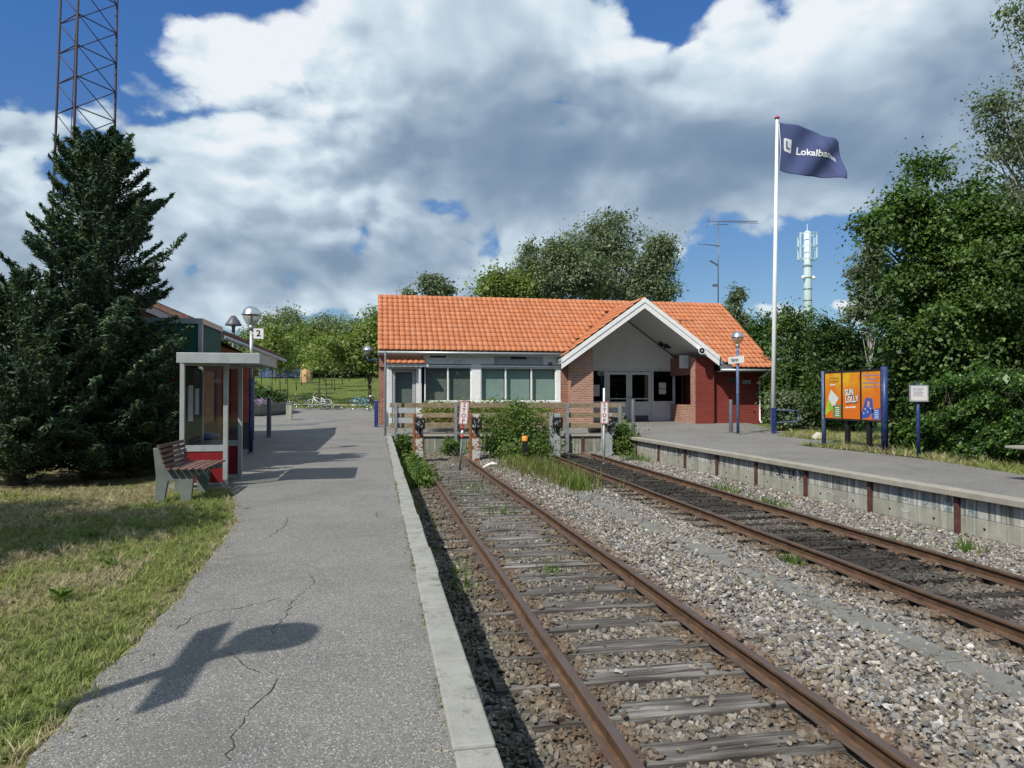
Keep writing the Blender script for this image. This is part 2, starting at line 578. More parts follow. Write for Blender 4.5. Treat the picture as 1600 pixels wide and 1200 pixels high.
def mat_glass(name, tint=(.02, .03, .03), refl=.55, see=.35):
    """window pane: part see-through, part mirror of the surroundings"""
    m, q = new_mat(name)
    tr = q.node('ShaderNodeBsdfTransparent'); tr.inputs[0].default_value = (*[1 - (1 - t) * .5 for t in (see, see * 1.05, see * 1.02)], 1)
    gl = q.node('ShaderNodeBsdfGlossy'); gl.inputs['Roughness'].default_value = .03; gl.inputs[0].default_value = (.9, .93, .92, 1)
    fr = q.node('ShaderNodeFresnel'); fr.inputs[0].default_value = 1.5
    front = q.math('SUBTRACT', 1.0, q.node('ShaderNodeNewGeometry').outputs['Backfacing'])
    f = q.math('MULTIPLY', q.math('ADD', q.math('MULTIPLY', fr.outputs[0], refl * 2.0), .03, clamp=True), front)
    mx = q.node('ShaderNodeMixShader')
    q.l.new(f, mx.inputs[0]); q.l.new(tr.outputs[0], mx.inputs[1]); q.l.new(gl.outputs[0], mx.inputs[2])
    o = q.node('ShaderNodeOutputMaterial'); q.l.new(mx.outputs[0], o.inputs[0])
    return m


def mat_tint_instance(name, rough=.85, spec=.25, trans=0.0):
    m, q = new_mat(name)
    a = q.node('ShaderNodeAttribute', attribute_type='INSTANCER', attribute_name='tint')
    co = q.node('ShaderNodeTexCoord').outputs['Object']
    c = q.mix(q.maprange(q.noise(co, 2.2, 4, .7), .35, .7, 0, .5), a.outputs['Color'], (.6, .6, .6), 'MULTIPLY')
    if trans:
        p = q.node('ShaderNodeBsdfPrincipled'); q.put(p.inputs['Base Color'], c); p.inputs['Roughness'].default_value = rough
        p.inputs['Specular IOR Level'].default_value = spec
        t = q.node('ShaderNodeBsdfTranslucent'); q.put(t.inputs[0], c)
        mx = q.node('ShaderNodeMixShader'); mx.inputs[0].default_value = trans
        q.l.new(p.outputs[0], mx.inputs[1]); q.l.new(t.outputs[0], mx.inputs[2])
        o = q.node('ShaderNodeOutputMaterial'); q.l.new(mx.outputs[0], o.inputs[0])
    else:
        finish(q, c, rough, 0, None, spec)
    return m


M = {}
M['asphalt'] = mat_asphalt()
M['crack'] = simple('crack_dirt', (.035, .033, .03), .95, var=.3)
M['kerb'] = mat_concrete('kerb_concrete', (.24, .24, .22), (.36, .36, .33), 0, stain=(.13, .13, .10))
M['coping'] = mat_concrete('coping_concrete', (.27, .25, .21), (.38, .36, .31))
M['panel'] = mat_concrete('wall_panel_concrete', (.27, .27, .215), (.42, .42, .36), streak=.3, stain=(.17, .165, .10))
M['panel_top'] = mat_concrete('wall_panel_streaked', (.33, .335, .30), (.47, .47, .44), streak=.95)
M['panel_dark'] = mat_concrete('wall_panel_dark', (.14, .15, .12), (.22, .23, .19), streak=.4)  # darker concrete for the end wall panels
M['trough'] = mat_concrete('trough_concrete', (.15, .15, .14), (.22, .22, .20))
M['rustpost'] = simple('rust_brown_steel', (.085, .035, .028), .8, var=.4, scale=9, bump=.4, dirt=(.16, .07, .04))
M['rail'] = mat_rail()
M['sleeper'] = mat_wood_weathered('weathered_sleeper', (.040, .034, .030), (.135, .125, .115), (.33, .32, .30), 0)
M['sleeper_dark'] = mat_wood_weathered('oily_sleeper', (.022, .019, .017), (.055, .048, .043), (.13, .115, .105), 0)
M['galv'] = simple('galvanised_steel', (.40, .43, .45), .45, .6, var=.2, scale=8, dirt=(.25, .22, .18), dirt_amt=.4)
M['white'] = simple('white_paint', (.80, .81, .81), .45, var=.05, dirt=(.5, .5, .47), dirt_amt=.3)
M['white_old'] = simple('aged_white_paint', (.64, .66, .67), .55, var=.08, dirt=(.36, .36, .33), dirt_amt=.45)
M['grey_wood'] = simple('grey_painted_wood', (.34, .37, .39), .6, var=.1, scale=4, dirt=(.16, .15, .13), dirt_amt=.4)
M['alu'] = simple('aluminium_profile', (.45, .49, .50), .4, .45, var=.1, dirt=(.30, .28, .24), dirt_amt=.35)
M['red_panel'] = simple('red_panel', (.20, .016, .020), .35, var=.15, dirt=(.12, .02, .02), dirt_amt=.4)
M['green_panel'] = simple('dark_green_panel', (.012, .085, .060), .75, var=.15)
M['blue'] = simple('blue_paint', (.018, .038, .14), .4, var=.2, dirt=(.10, .13, .25), dirt_amt=.6)
M['blue_pale'] = simple('faded_blue_paint', (.075, .12, .25), .5, var=.3, dirt=(.34, .40, .46), dirt_amt=.7)
M['black'] = simple('black_paint', (.014, .014, .016), .45, var=.3)
M['rubber'] = simple('black_rubber', (.012, .012, .013), .8, var=.4, scale=14, bump=.5)
M['darkgrey'] = simple('dark_grey_paint', (.09, .095, .115), .45, var=.15)
M['chrome'] = simple('polished_metal', (.74, .75, .76), .27, 1.0, var=.04, bump=.03)
M['mast'] = simple('mast_steel', (.045, .028, .040), .7, var=.3)
M['antenna'] = simple('antenna_metal', (.20, .20, .20), .45, .6, var=.2)
M['telecom'] = simple('telecom_pale_blue', (.56, .68, .74), .5, var=.05)
M['flag'] = simple('navy_flag_cloth', (.062, .082, .20), .8, var=.08, scale=2, bump=.1)
M['flag_white'] = simple('flag_white_print', (.75, .76, .80), .8, var=.03)
M['pole_white'] = simple('white_flagpole_paint', (.80, .82, .82), .35, var=.04)
M['sign_white'] = simple('sign_white', (.78, .79, .78), .4, var=.05, dirt=(.55, .55, .52), dirt_amt=.3)
M['sign_red'] = simple('sign_red', (.30, .02, .03), .5, var=.15)
M['red_pink'] = simple('pink_red_knob', (.42, .08, .09), .5)
M['plank'] = mat_wood_weathered('fence_plank_wood', (.17, .13, .080), (.27, .215, .140), (.36, .30, .21), 0)
M['slat_dark'] = mat_wood_weathered('bench_slat_wood', (.09, .050, .042), (.19, .115, .10), (.27, .18, .16), 1)
M['bench_conc'] = mat_concrete('bench_concrete', (.11, .135, .13), (.17, .205, .19))
M['tile'] = None
M['brick_sunlit'] = mat_brick('sunlit_pinkish_brick', ((.29, .115, .075), (.45, .215, .145)), (.50, .42, .35))  # lighter copy of the station brick, sunlight put into its colour
M['brick'] = mat_brick('red_brown_brick', ((.20, .065, .042), (.34, .13, .085)), (.36, .27, .22))
M['brick_red'] = mat_brick('brick_painted_red', ((.23, .046, .038), (.29, .060, .048)), (.15, .032, .028))
M['interior'] = simple('interior_wall', (.15, .175, .17), .9, var=.1)
M['interior_dark'] = simple('dark_interior', (.05, .05, .05), .9, var=.2)
M['glass'] = mat_glass('window_glass', refl=.8, see=.92)
M['glass_dark'] = mat_glass('door_glass', refl=.5, see=.1)
M['glass_clear'] = mat_glass('shelter_glass', refl=.5, see=.75)
M['curtain'] = simple('pale_blind', (.27, .36, .345), .9, var=.08, scale=2)
M['paper'] = simple('paper', (.62, .60, .60), .8, var=.05)
M['bark'] = simple('bark', (.085, .065, .050), .9, var=.4, scale=9, bump=.8, bscale=30, bdist=.01)
M['bark_birch'] = simple('birch_bark', (.34, .33, .30), .8, var=.25, scale=6, dirt=(.05, .045, .04), dirt_amt=.9)
M['stone_light'] = mat_concrete('pale_stone', (.40, .37, .31), (.55, .51, .43))
M['soil'] = simple('dry_soil', (.12, .095, .06), .95, var=.4, scale=4, bump=.6, bscale=30, obj=False)
M['stone'] = mat_tint_instance('crushed_stone')
M['blade'] = mat_tint_instance('grass_blade', .6, .25, .3)
M['roof_brown'] = simple('brown_roof', (.16, .085, .065), .8, var=.3, scale=12, bump=.5)
M['orange_wall'] = simple('orange_red_boards', (.42, .115, .075), .7, var=.15, scale=5, dirt=(.25, .06, .05))
M['maroon'] = simple('maroon_panel', (.11, .012, .016), .5)
M['terracotta_dark'] = simple('vent_tile_brown', (.10, .035, .025), .8)
M['orange'] = simple('orange_marker', (.65, .24, .03), .5)
M['chalk'] = simple('chalk_paint', (.55, .57, .60), .9, var=.1)
M['teal_spray'] = simple('teal_spray_paint', (.20, .34, .38), .8, var=.3, scale=12)
M['black_spray'] = simple('black_spray_paint', (.05, .05, .055), .8, var=.3)
M['yellow_spray'] = simple('yellow_spray_paint', (.40, .38, .14), .85, var=.2)

m, q = new_mat('orange_clay_tile')
g = q.node('ShaderNodeNewGeometry')
rnd = g.outputs['Random Per Island']
oi = q.node('ShaderNodeObjectInfo').outputs['Random']
mixr = q.math('FRACT', q.math('ADD', q.math('MULTIPLY', rnd, 3.7), q.math('MULTIPLY', oi, 5.3)))
c = q.ramp(mixr, [(0, (.43, .148, .062)), (.5, (.475, .170, .074)), (1, (.51, .200, .094))])
c = q.mix(q.maprange(q.noise(g.outputs['Position'], 1.2, 6, .65), .45, .72, 0, .4), c, (.42, .22, .15))
c = q.mix(q.maprange(q.noise(g.outputs['Position'], 18, 5, .7), .55, .8, 0, .35), c, (.26, .12, .07))
finish(q, c, .7, 0, q.bump(q.noise(g.outputs['Position'], 90, 3, .6), .2, .003), .3)
M['tile'] = m

L = {}
L['conifer'] = leaf_mat('conifer_spray', (0.03, 0.068, 0.042), (0.066, 0.125, 0.065), (0.18, 0.23, 0.09), .12, .6)
L['dark'] = leaf_mat('dark_leaf', (0.029, 0.068, 0.018), (0.055, 0.114, 0.029), (0.127, 0.217, 0.052), .28)
L['mid'] = leaf_mat('mid_leaf', (0.05, 0.105, 0.026), (0.095, 0.175, 0.04), (0.19, 0.29, 0.075), .32)
L['hedge'] = leaf_mat('hedge_leaf', (0.014, 0.04, 0.01), (0.062, 0.14, 0.024), (0.19, 0.31, 0.065), .3, .4)
L['birch'] = leaf_mat('hazy_birch_leaf', (0.11, 0.155, 0.095), (0.18, 0.235, 0.135), (0.27, 0.33, 0.18), .3)  # pale birch green, greyed further with distance haze in the colour
L['grey'] = leaf_mat('grey_green_leaf', (0.11, 0.15, 0.095), (0.17, 0.225, 0.135), (0.26, 0.32, 0.18), .3)
L['spring'] = leaf_mat('spring_leaf', (0.13, 0.19, 0.05), (0.21, 0.28, 0.075), (0.3, 0.38, 0.12), .35)
L['far'] = leaf_mat('hazy_far_leaf', (0.13, 0.18, 0.085), (0.2, 0.26, 0.12), (0.29, 0.35, 0.16), .3)  # lightened and greyed: distance haze put into the leaf colour
L['weed'] = leaf_mat('weed_leaf', (0.06, 0.125, 0.022), (0.125, 0.205, 0.045), (0.24, 0.32, 0.08), .35)
L['yellowgreen'] = leaf_mat('yellow_green_leaf', (0.11, 0.15, 0.03), (0.19, 0.235, 0.05), (0.3, 0.34, 0.08), .35)
L['dry'] = leaf_mat('dry_grass', (.12, .125, .045), (.20, .19, .085), (.30, .27, .14), .35)

# ------------------------------------------------------------------ terrain
def sstep(a, c, x):
    t = np.clip((np.asarray(x, float) - a) / (c - a), 0, 1)
    return t * t * (3 - 2 * t)


def gz(x, y):
    """height of the land outside the track cutting"""
    x = np.asarray(x, float); y = np.asarray(y, float)
    z = .22 * sstep(27.6, 31, y) * sstep(-4, 0, x) * (1 - sstep(40, 46, y))
    z = z + .5 * sstep(44, 54, y) + .065 * np.clip(y - 54, 0, 62)
    return z


def gzf(x, y): return float(gz(x, y))


def vnoise(x, y, sc=1.0, seed=0):
    r = np.random.default_rng(seed)
    s = np.zeros_like(np.asarray(x, float))
    for k in range(9):
        f = sc * (1.5 ** (k % 5)) * (.7 + .6 * r.random())
        a = r.random() * 6.28
        s = s + np.sin((x * math.cos(a) + y * math.sin(a)) * f + r.random() * 6.28) / (1 + .35 * (k % 5))
    return .5 + .13 * s


def grid_mesh(name, xs, ys, zf, m, parent=None, kind='structure'):
    X, Y = np.meshgrid(xs, ys)
    Z = zf(X, Y)
    V = np.stack([X.ravel(), Y.ravel(), Z.ravel()], 1)
    nx, ny = len(xs), len(ys)
    i = (np.arange(ny - 1)[:, None] * nx + np.arange(nx - 1)[None, :]).ravel()
    Fq = np.stack([i, i + 1, i + 1 + nx, i + nx], 1)
    o = np_mesh(name, V, Fq, m, parent, smooth=True)
    if kind: o['kind'] = kind
    return o


mg, q = new_mat('grassy_ground')
co = q.node('ShaderNodeNewGeometry').outputs['Position']
c = q.mix(q.maprange(q.noise(co, .8, 6, .6), .35, .65), (.10, .155, .035), (.15, .20, .05))
c = q.mix(q.maprange(q.noise(co, .35, 5, .6), .5, .7, 0, .6), c, (.15, .15, .055))
c = q.mix(q.maprange(q.noise(co, 22, 4, .7), .45, .7, 0, .5), c, (.045, .070, .018))
finish(q, c, .9, 0, q.bump(q.noise(co, 30, 5, .7), .9, .03), .1)

xs = np.concatenate([np.linspace(-900, -60, 12), np.linspace(-50, -8, 22), np.linspace(-6, .25, 10), [.36, 3, 6, 9.06], [9.2, 10, 12, 14], np.linspace(16, 50, 14), np.linspace(60, 900, 14)])
ys = np.concatenate([np.linspace(-300, -20, 8), np.linspace(-10, 27.78, 30), [27.9], np.linspace(29, 120, 60), np.linspace(130, 1500, 16)])


def zf(X, Y):
    z = gz(X, Y) - .05 + .02 * np.sin(X * 1.3) * np.cos(Y * .9)
    cut = (X > .3) & (X < 9.15) & (Y < 27.85)
    return np.where(cut, -1.0, z)


grid_mesh('ground', xs, ys, zf, mg)

mb_, q = new_mat('ballast_bed')
co = q.node('ShaderNodeNewGeometry').outputs['Position']
v = q.node('ShaderNodeTexVoronoi'); q.put(v.inputs[0], co); v.inputs['Scale'].default_value = 26
c = q.ramp(q.sep(v.outputs['Color'])[0], [(0, (.08, .065, .05)), (.5, (.14, .12, .10)), (1, (.24, .22, .20))])
c = q.mix(q.maprange(v.outputs['Distance'], .3, .7, 0, .7), c, (.03, .026, .022))
finish(q, c, .95, 0, q.bump(q.math('MULTIPLY', v.outputs['Distance'], -1), .9, .02), .15)


def bed_z(X, Y):
    """surface of the crushed stone"""
    X = np.asarray(X, float); Y = np.asarray(Y, float)
    z = -.735 + 0 * X
    z = z + .075 * sstep(2.95, 3.6, X) * (1 - sstep(4.9, 5.4, X))
    z = z + .05 * sstep(7.2, 7.8, X)
    z = z - .03 * sstep(1.0, .6, X)
    z = z + .018 * (vnoise(X, Y, 2.2, 5) - .5) * 2
    return z


grid_mesh('track_bed', np.linspace(.30, 9.1, 60), np.linspace(-6, 27.9, 150), lambda X, Y: bed_z(X, Y) - .012, mb_)


def sheet(name, poly, z, m, kind='structure', zfun=None):
    bm = bmesh.new()
    vs = [bm.verts.new((x, y, z if zfun is None else zfun(x, y))) for x, y in poly]
    f = bm.faces.new(vs)
    bmesh.ops.triangulate(bm, faces=[f])
    bmesh.ops.recalc_face_normals(bm, faces=bm.faces)
    me = bpy.data.meshes.new(name)
    for f in bm.faces:
        if f.normal.z < 0: f.normal_flip()
    bm.to_mesh(me); bm.free(); me.materials.append(m)
    o = link(name, me); o['kind'] = kind
    return o


# left edge of the near asphalt, ragged
edge = [(-1.35, -6), (-1.37, 3.2), (-1.41, 4.0), (-1.42, 5.4), (-1.62, 8.9), (-1.95, 10.4), (-2.2, 11.6), (-2.35, 12.3)]
rag = []
for (x0, y0), (x1, y1) in zip(edge[:-1], edge[1:]):
    n = max(1, int((y1 - y0) / .08))
    for k in range(n):
        t = k / n
        yy = y0 + (y1 - y0) * t
        rag.append((x0 + (x1 - x0) * t + .035 * (vnoise(np.array(yy), np.array(0.), 5, 3) - .5) * 2 + random.uniform(-.012, .012), yy))
rag += [(-2.35, 12.3), (-3.4, 12.2), (-3.4, 14.0), (-2.9, 14.4), (-3.0, 16.2), (-4.0, 16.6), (-14, 16.6), (-14, 27.6)]
sheet('left_platform', rag + [(.33, 27.6), (.33, -6)], 0.0, M['asphalt'])
# long asphalt apron in front of the station and on to the bicycle stands
grid_mesh('station_forecourt', np.linspace(-30, 16.8, 60), np.linspace(27.6, 54.5, 60), lambda X, Y: gz(X, Y) + .0, M['asphalt'])
sheet('forecourt_edge', [(.33, 27.6), (.33, 27.52), (8.9, 26.12), (8.9, 27.6)], 0.0, M['asphalt'])
sheet('right_platform', [(9.08, -4), (9.9, -4), (10.9, 4.0), (11.6, 8.5), (11.85, 11.4), (12.3, 13.5), (12.55, 15.0), (12.42, 18.2), (12.3, 19.3), (13.2, 20.1), (13.75, 19.0), (13.95, 15.5), (14.9, 15.5), (14.9, 20.5), (14.3, 22.0), (14.5, 24.2), (16.2, 26.3), (16.8, 27.6), (8.9, 27.6), (8.9, 24.5), (9.08, 24.0)], 0.0, M['asphalt'])

# cracks: thin ribbons of dirt lying in the asphalt
cr = MB()
for pts in ([(-1.11, 7.86, 0.00),(-1.08, 8.15, 0.00),(-1.04, 8.37, 0.00),(-1.04, 8.78, -0.00),(-1.08, 9.06, 0.00)],
            [(-0.64, 4.68, 0.00),(-0.61, 5.00, 0.00),(-0.60, 5.33, -0.00),(-0.56, 5.54, 0.00),(-0.51, 5.69, 0.00),(-0.48, 5.85, 0.00),(-0.54, 6.17, 0.00)],
            [(-1.23, 4.89, 0.00),(-1.20, 5.15, 0.00),(-1.11, 5.25, 0.00),(-0.95, 5.27, 0.00),(-0.85, 5.37, -0.00),(-0.69, 5.49, 0.00)],
            [(-0.83, 4.39, 0.00),(-0.70, 4.16, 0.00),(-0.61, 4.03, 0.00)],
            [(-0.59, 3.08, 0.00),(-0.61, 3.24, 0.00),(-0.60, 3.47, 0.00),(-0.58, 3.57, 0.00),(-0.53, 3.69, 0.00),(-0.51, 3.93, 0.00)],
            [(-0.24, 10.29, 0.00),(-0.15, 10.87, 0.00),(-0.19, 11.01, 0.00)], [(-0.01, 8.86, 0.00),(0.01, 9.24, 0.00),(0.06, 9.44, 0.00)],
            [(-2.43, 12.36, 0.00),(-1.93, 12.10, 0.00),(-1.67, 12.47, 0.00),(-1.29, 12.76, 0.00)], [(-2.94, 20.65, 0.00),(-2.02, 20.02, 0.00),(-1.22, 20.57, 0.00),(-0.08, 20.12, 0.00),(0.36, 20.53, 0.00)]):
    path = []
    P = [Vector(p) for p in pts]
    for a_, c_ in zip(P[:-1], P[1:]):
        nseg = max(2, int((c_ - a_).length / .05))
        for k in range(nseg):
            path.append(a_.lerp(c_, k / nseg) + Vector((random.uniform(-.02, .02), random.uniform(-.02, .02), 0)))
    path.append(P[-1])
    L0 = len(path)
    vs = []
    for i, p in enumerate(path):
        d = (path[min(i + 1, L0 - 1)] - path[max(i - 1, 0)]).normalized()
        w = .0019 * random.uniform(.3, 1.6) * (1.0 + p.y * .06)
        n_ = Vector((-d.y, d.x, 0)) * w
        vs += [(p.x + n_.x, p.y + n_.y, .003), (p.x - n_.x, p.y - n_.y, .003)]
    cr.add(vs, [(2 * i, 2 * i + 1, 2 * i + 3, 2 * i + 2) for i in range(L0 - 1)])
tag(cr.build('asphalt_cracks', M['crack']), kind='stuff')

# ---- platform walls and kerbs
kt = thing('platform_kerb', 'pale grey concrete kerb stones edging the left platform above the track', 'platform kerb', (.4, 0, 0))
MB().box(.31, .44, -6, 27.55, -1.0, -.17).build('wall', M['panel'], kt)
y = -3.0
k = 0
while y < 27.3:
    dxy = random.uniform(-.010, .010)
    ln = .995
    MB().box(.315 + dxy, .50 + dxy, y + .006, y + ln - .006, -.168, .012 + random.uniform(-.004, .004)).build('kerb_stone', M['kerb'], kt, bevel=.012)
    y += 1.0
# grime and moss joint between asphalt and kerb is grown later

rt = thing('retaining_wall', 'graffiti marked concrete panel wall with rusty posts under the right platform edge', 'retaining wall', (8.9, 0, -.7))
by = []
y0 = 23.9
post_y = [23.9 - 2.02 * i for i in range(0, 13)]
for i, py in enumerate(post_y):
    MB().box(8.885, 8.935, py - .045, py + .045, -.9, -.09).build('steel_post', M['rustpost'], rt)
rows = [(-.93, -.66), (-.655, -.385), (-.38, -.09)]
for i in range(len(post_y) - 1):
    ya, yb = post_y[i + 1] + .047, post_y[i] - .047
    for j, (za, zb) in enumerate(rows):
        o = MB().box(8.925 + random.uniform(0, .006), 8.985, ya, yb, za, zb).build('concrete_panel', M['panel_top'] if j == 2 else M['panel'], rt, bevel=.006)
    cb = MB()
    for hx in (ya + .45, yb - .45):
        cb.lathe((0, 0, 0), [(0, 0)], 3) if False else None
        cb.box(8.918, 8.93, hx - .016, hx + .016, -.535, -.505)
    cb.build('panel_hole', M['black'], rt)
MB().box(8.925, 8.985, 23.95, 26.15, -.93, -.09).build('concrete_panel', M['panel_top'], rt)
y = 23.98
while y > -3:
    MB().box(8.80, 9.09, y - 2.01, y - .012, -.088, .010).build('coping_stone', M['coping'], rt, bevel=.01)
    y -= 2.02
MB().box(8.80, 9.09, 23.99, 26.2, -.088, .010).build('coping_stone', M['coping'], rt, bevel=.01)

# end wall across the heads of the tracks
et = thing('end_wall', 'low dark concrete wall closing the tracks below the wooden fence', 'wall', (4.6, 26.8, -.8))


def endw(x): return 27.55 - (x - .5) * .1687


n = 7
for k in range(n):
    xa = .46 + k * 1.2; xb = xa + 1.19
    A = Vector((xa, endw(xa) + .04, 0)); B = Vector((xb, endw(xb) + .04, 0))
    for j, (za, zb) in enumerate(((-1.0, -.60), (-.595, -.33), (-.325, -.07))):
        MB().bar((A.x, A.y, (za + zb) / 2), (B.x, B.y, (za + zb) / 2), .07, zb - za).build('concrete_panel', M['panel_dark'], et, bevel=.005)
    MB().bar((A.x, A.y, -.03), (B.x, B.y, -.03), .22, .075).build('coping_stone', M['coping'], et, bevel=.008)
for xx in (1.66, 4.06, 6.46, 7.66):
    MB().box(xx - .05, xx + .05, endw(xx) - .05, endw(xx) + .0, -1.0, -.08).build('steel_post', M['rustpost'], et)

# graffiti: spray strokes that follow the wall face
def strokes(name, segs, m, parent, x=8.9235, w=.03, plane='x'):
    mb = MB()
    for seg in segs:
        P = [Vector((0, a_, c_)) for a_, c_ in seg]
        vs = []
        for i, p in enumerate(P):
            d = (P[min(i + 1, len(P) - 1)] - P[max(i - 1, 0)]).normalized()
            n_ = Vector((0, -d.z, d.y)) * (w / 2)
            vs += [(x, p.y + n_.y, p.z + n_.z), (x, p.y - n_.y, p.z - n_.z)]
        mb.add(vs, [(2 * i, 2 * i + 1, 2 * i + 3, 2 * i + 2) for i in range(len(P) - 1)])
    return mb.build(name, m, parent)


def arc(cy, cz, ry, rz, a0, a1, n=12):
    return [(cy + ry * math.cos(rad(a0 + (a1 - a0) * i / n)), cz + rz * math.sin(rad(a0 + (a1 - a0) * i / n))) for i in range(n + 1)]


gp = 8.9225
segs = []
rg = random.Random(5)
for (yy, zz, kind) in ((11.35, -.21, 'L'), (11.15, -.21, 'A'), (10.9, -.23, 'U'), (10.45, -.25, 'o'), (10.25, -.26, 'o'), (9.95, -.26, 'X'), (9.75, -.26, 'V'), (9.5, -.26, 'A'), (8.45, -.22, 'o'), (8.2, -.24, 'C'), (7.8, -.24, 'P')):
    if kind == 'o': segs.append(arc(yy, zz, .06, .075, 0, 360))
    if kind == 'C': segs.append(arc(yy, zz, .06, .075, 60, 300))
    if kind == 'P': segs += [arc(yy, zz + .02, .06, .05, -90, 200), [(yy + .05, zz - .12), (yy + .05, zz + .06)]]
    if kind == 'L': segs += [[(yy + .05, zz + .1), (yy + .05, zz - .09), (yy - .06, zz - .09)]]
    if kind == 'A': segs += [[(yy + .07, zz - .1), (yy, zz + .1), (yy - .07, zz - .1)], [(yy + .04, zz - .02), (yy - .04, zz - .02)]]
    if kind == 'U': segs += [[(yy + .08, zz + .1), (yy + .06, zz - .08), (yy - .03, zz - .09), (yy - .06, zz + .1)]]
    if kind == 'X': segs += [[(yy + .08, zz + .09), (yy - .08, zz - .1)], [(yy - .07, zz + .08), (yy + .08, zz - .1)]]
    if kind == 'V': segs += [[(yy + .07, zz + .1), (yy, zz - .1), (yy - .07, zz + .1)]]
strokes('graffiti', segs, M['teal_spray'], rt, x=gp, w=.026)
segs = []
for cy in (14.9, 14.4, 20.3, 19.6, 18.0):
    for k in range(6):
        a_ = cy + rg.uniform(-.35, .35)
        segs.append([(a_, rg.uniform(-.16, -.12)), (a_ + rg.uniform(-.2, .2), rg.uniform(-.3, -.2)), (a_ + rg.uniform(-.25, .1), rg.uniform(-.37, -.3))])
    segs.append(arc(cy, -.24, .12, .08, 20, 300))
strokes('graffiti', segs, M['black_spray'], rt, x=gp, w=.02)
segs = []
for k in range(16):
    a_ = rg.uniform(24.0, 25.9)
    segs.append(arc(a_, rg.uniform(-.45, -.2), rg.uniform(.06, .16), rg.uniform(.06, .12), rg.uniform(0, 200), rg.uniform(220, 400)))
strokes('graffiti', segs, M['black_spray'], rt, x=gp, w=.03)
segs = [arc(13.0, -.52, .13, .07, 10, 170), arc(12.55, -.50, .1, .08, 200, 340), [(12.3, -.44), (12.2, -.56)], arc(10.9, -.47, .08, .05, 180, 360)]
strokes('graffiti', segs, M['chalk'], rt, x=gp, w=.018)

# ------------------------------------------------------------------ tracks
RAILP = [(-.033, 0), (.033, 0), (.034, -.010), (.033, -.026), (.010, -.038), (.008, -.105), (.03, -.118), (.062, -.127), (.062, -.137), (-.062, -.137), (-.062, -.127), (-.03, -.118), (-.008, -.105), (-.010, -.038), (-.033, -.026), (-.034, -.010)]


def track(name, label, xa, xb, ya, yb, sm, sl_y, seed, plates=True):
    """xa,xb: x of the left rail head at ya and at yb"""
    t = thing(name, label, 'railway track', ((xa + xb) / 2 + .75, ya, -.7))
    for off in (0, 1.50):
        mb = MB()
        st = [ya + (yb - ya) * i / 24 for i in range(25)]
        vs = []
        for yy in st:
            xc = xa + (xb - xa) * (yy - ya) / (yb - ya) + off + .004 * math.sin(yy * .9 + off)
            vs += [(xc + u, yy, -.55 + w + .004 * math.sin(yy * 1.7)) for u, w in RAILP]
        N = len(RAILP)
        fs = [(i * N + k, i * N + (k + 1) % N, (i + 1) * N + (k + 1) % N, (i + 1) * N + k) for i in range(24) for k in range(N)]
        fs += [tuple(range(N)), tuple(24 * N + k for k in reversed(range(N)))]
        mb.add(vs, fs, False)
        mb.build('rail', M['rail'], t, bevel=.004)
    r = random.Random(seed)
    for yy in sl_y:
        xl = xa + (xb - xa) * (yy - ya) / (yb - ya)
        mb = MB()
        jx, ja = r.uniform(-.07, .07), r.uniform(-.012, .012)
        hw = r.uniform(.115, .14)
        # a slightly bowed, worn timber: several stations along its length
        n_ = 9
        vs = []
        for i in range(n_):
            tt = i / (n_ - 1)
            xx = xl - .52 + jx + tt * 2.52
            zz = -.690 + r.uniform(-.004, .004)
            yc = yy + ja * (tt - .5) * 2
            e1, e2 = r.uniform(-.007, .007), r.uniform(-.007, .007)
            vs += [(xx, yc - hw + e1, -.86), (xx, yc - hw + e1, zz - .015), (xx, yc - hw + .014 + e1, zz), (xx, yc + hw - .014 + e2, zz + r.uniform(-.003, .003)), (xx, yc + hw + e2, zz - .015), (xx, yc + hw + e2, -.86)]
        fs = [(i * 6 + k, i * 6 + k + 1, (i + 1) * 6 + k + 1, (i + 1) * 6 + k) for i in range(n_ - 1) for k in range(5)]
        fs += [(0, 1, 2, 3, 4, 5), tuple(n_ * 6 - 6 + k for k in reversed(range(6)))]
        mb.add(vs, fs)
        s_ = mb.build('sleeper', sm, t)
        if plates and yy < 13:
            for off in (0, 1.5):
                pm = MB()
                xc = xl + off
                pm.box(xc - .17, xc + .17, yy - .07, yy + .07, -.692, -.680)
                for sx in (-.11, .11):
                    pm.box(xc + sx - .02, xc + sx + .02, yy - .025, yy + .025, -.682, -.655)
                pm.build('base_plate', M['rail'], s_)
    return t


ys1 = [2.32 + .615 * i for i in range(31)] + [21.15 + .42 * i for i in range(3)]
track('railway_track', 'near railway track with rusty rails on weathered grey timber sleepers', 1.43, 1.375, -6, 22.9, M['sleeper'], [1.1, 1.7] + ys1, 3)
ys2 = [4.35 + .63 * i for i in range(28)] + [22.3, 22.8, 23.3]
track('railway_track', 'far railway track on dark oily sleepers beside the right platform wall', 5.36, 5.93, -6, 24.4, M['sleeper_dark'], [2.4, 3.1, 3.73] + ys2, 9, plates=False)

# concrete cable trough between the two tracks
tt = thing('cable_trough', 'flat grey concrete cable trough covers lying in the stones between the tracks', 'cable trough', (4.4, 8, -.65))
y = 2.0
rr = random.Random(4)
while y < 15.8:
    xc = 4.55 - (y - 4.4) * .028
    MB().box(xc - .155 + rr.uniform(-.012, .012), xc + .155, y + .006, y + .994, -.72, -.640 + rr.uniform(-.008, .008)).build('trough_cover', M['trough'], tt, bevel=.008)
    y += 1.0

# ------------------------------------------------------------------ crushed stone (one mass, real stones by instancing)
def lib(name, objs):
    c_ = bpy.data.collections.new(name)
    for o in objs: c_.objects.link(o)
    return c_


def raw_obj(name, me, m):
    me.materials.append(m)
    return bpy.data.objects.new(name, me)


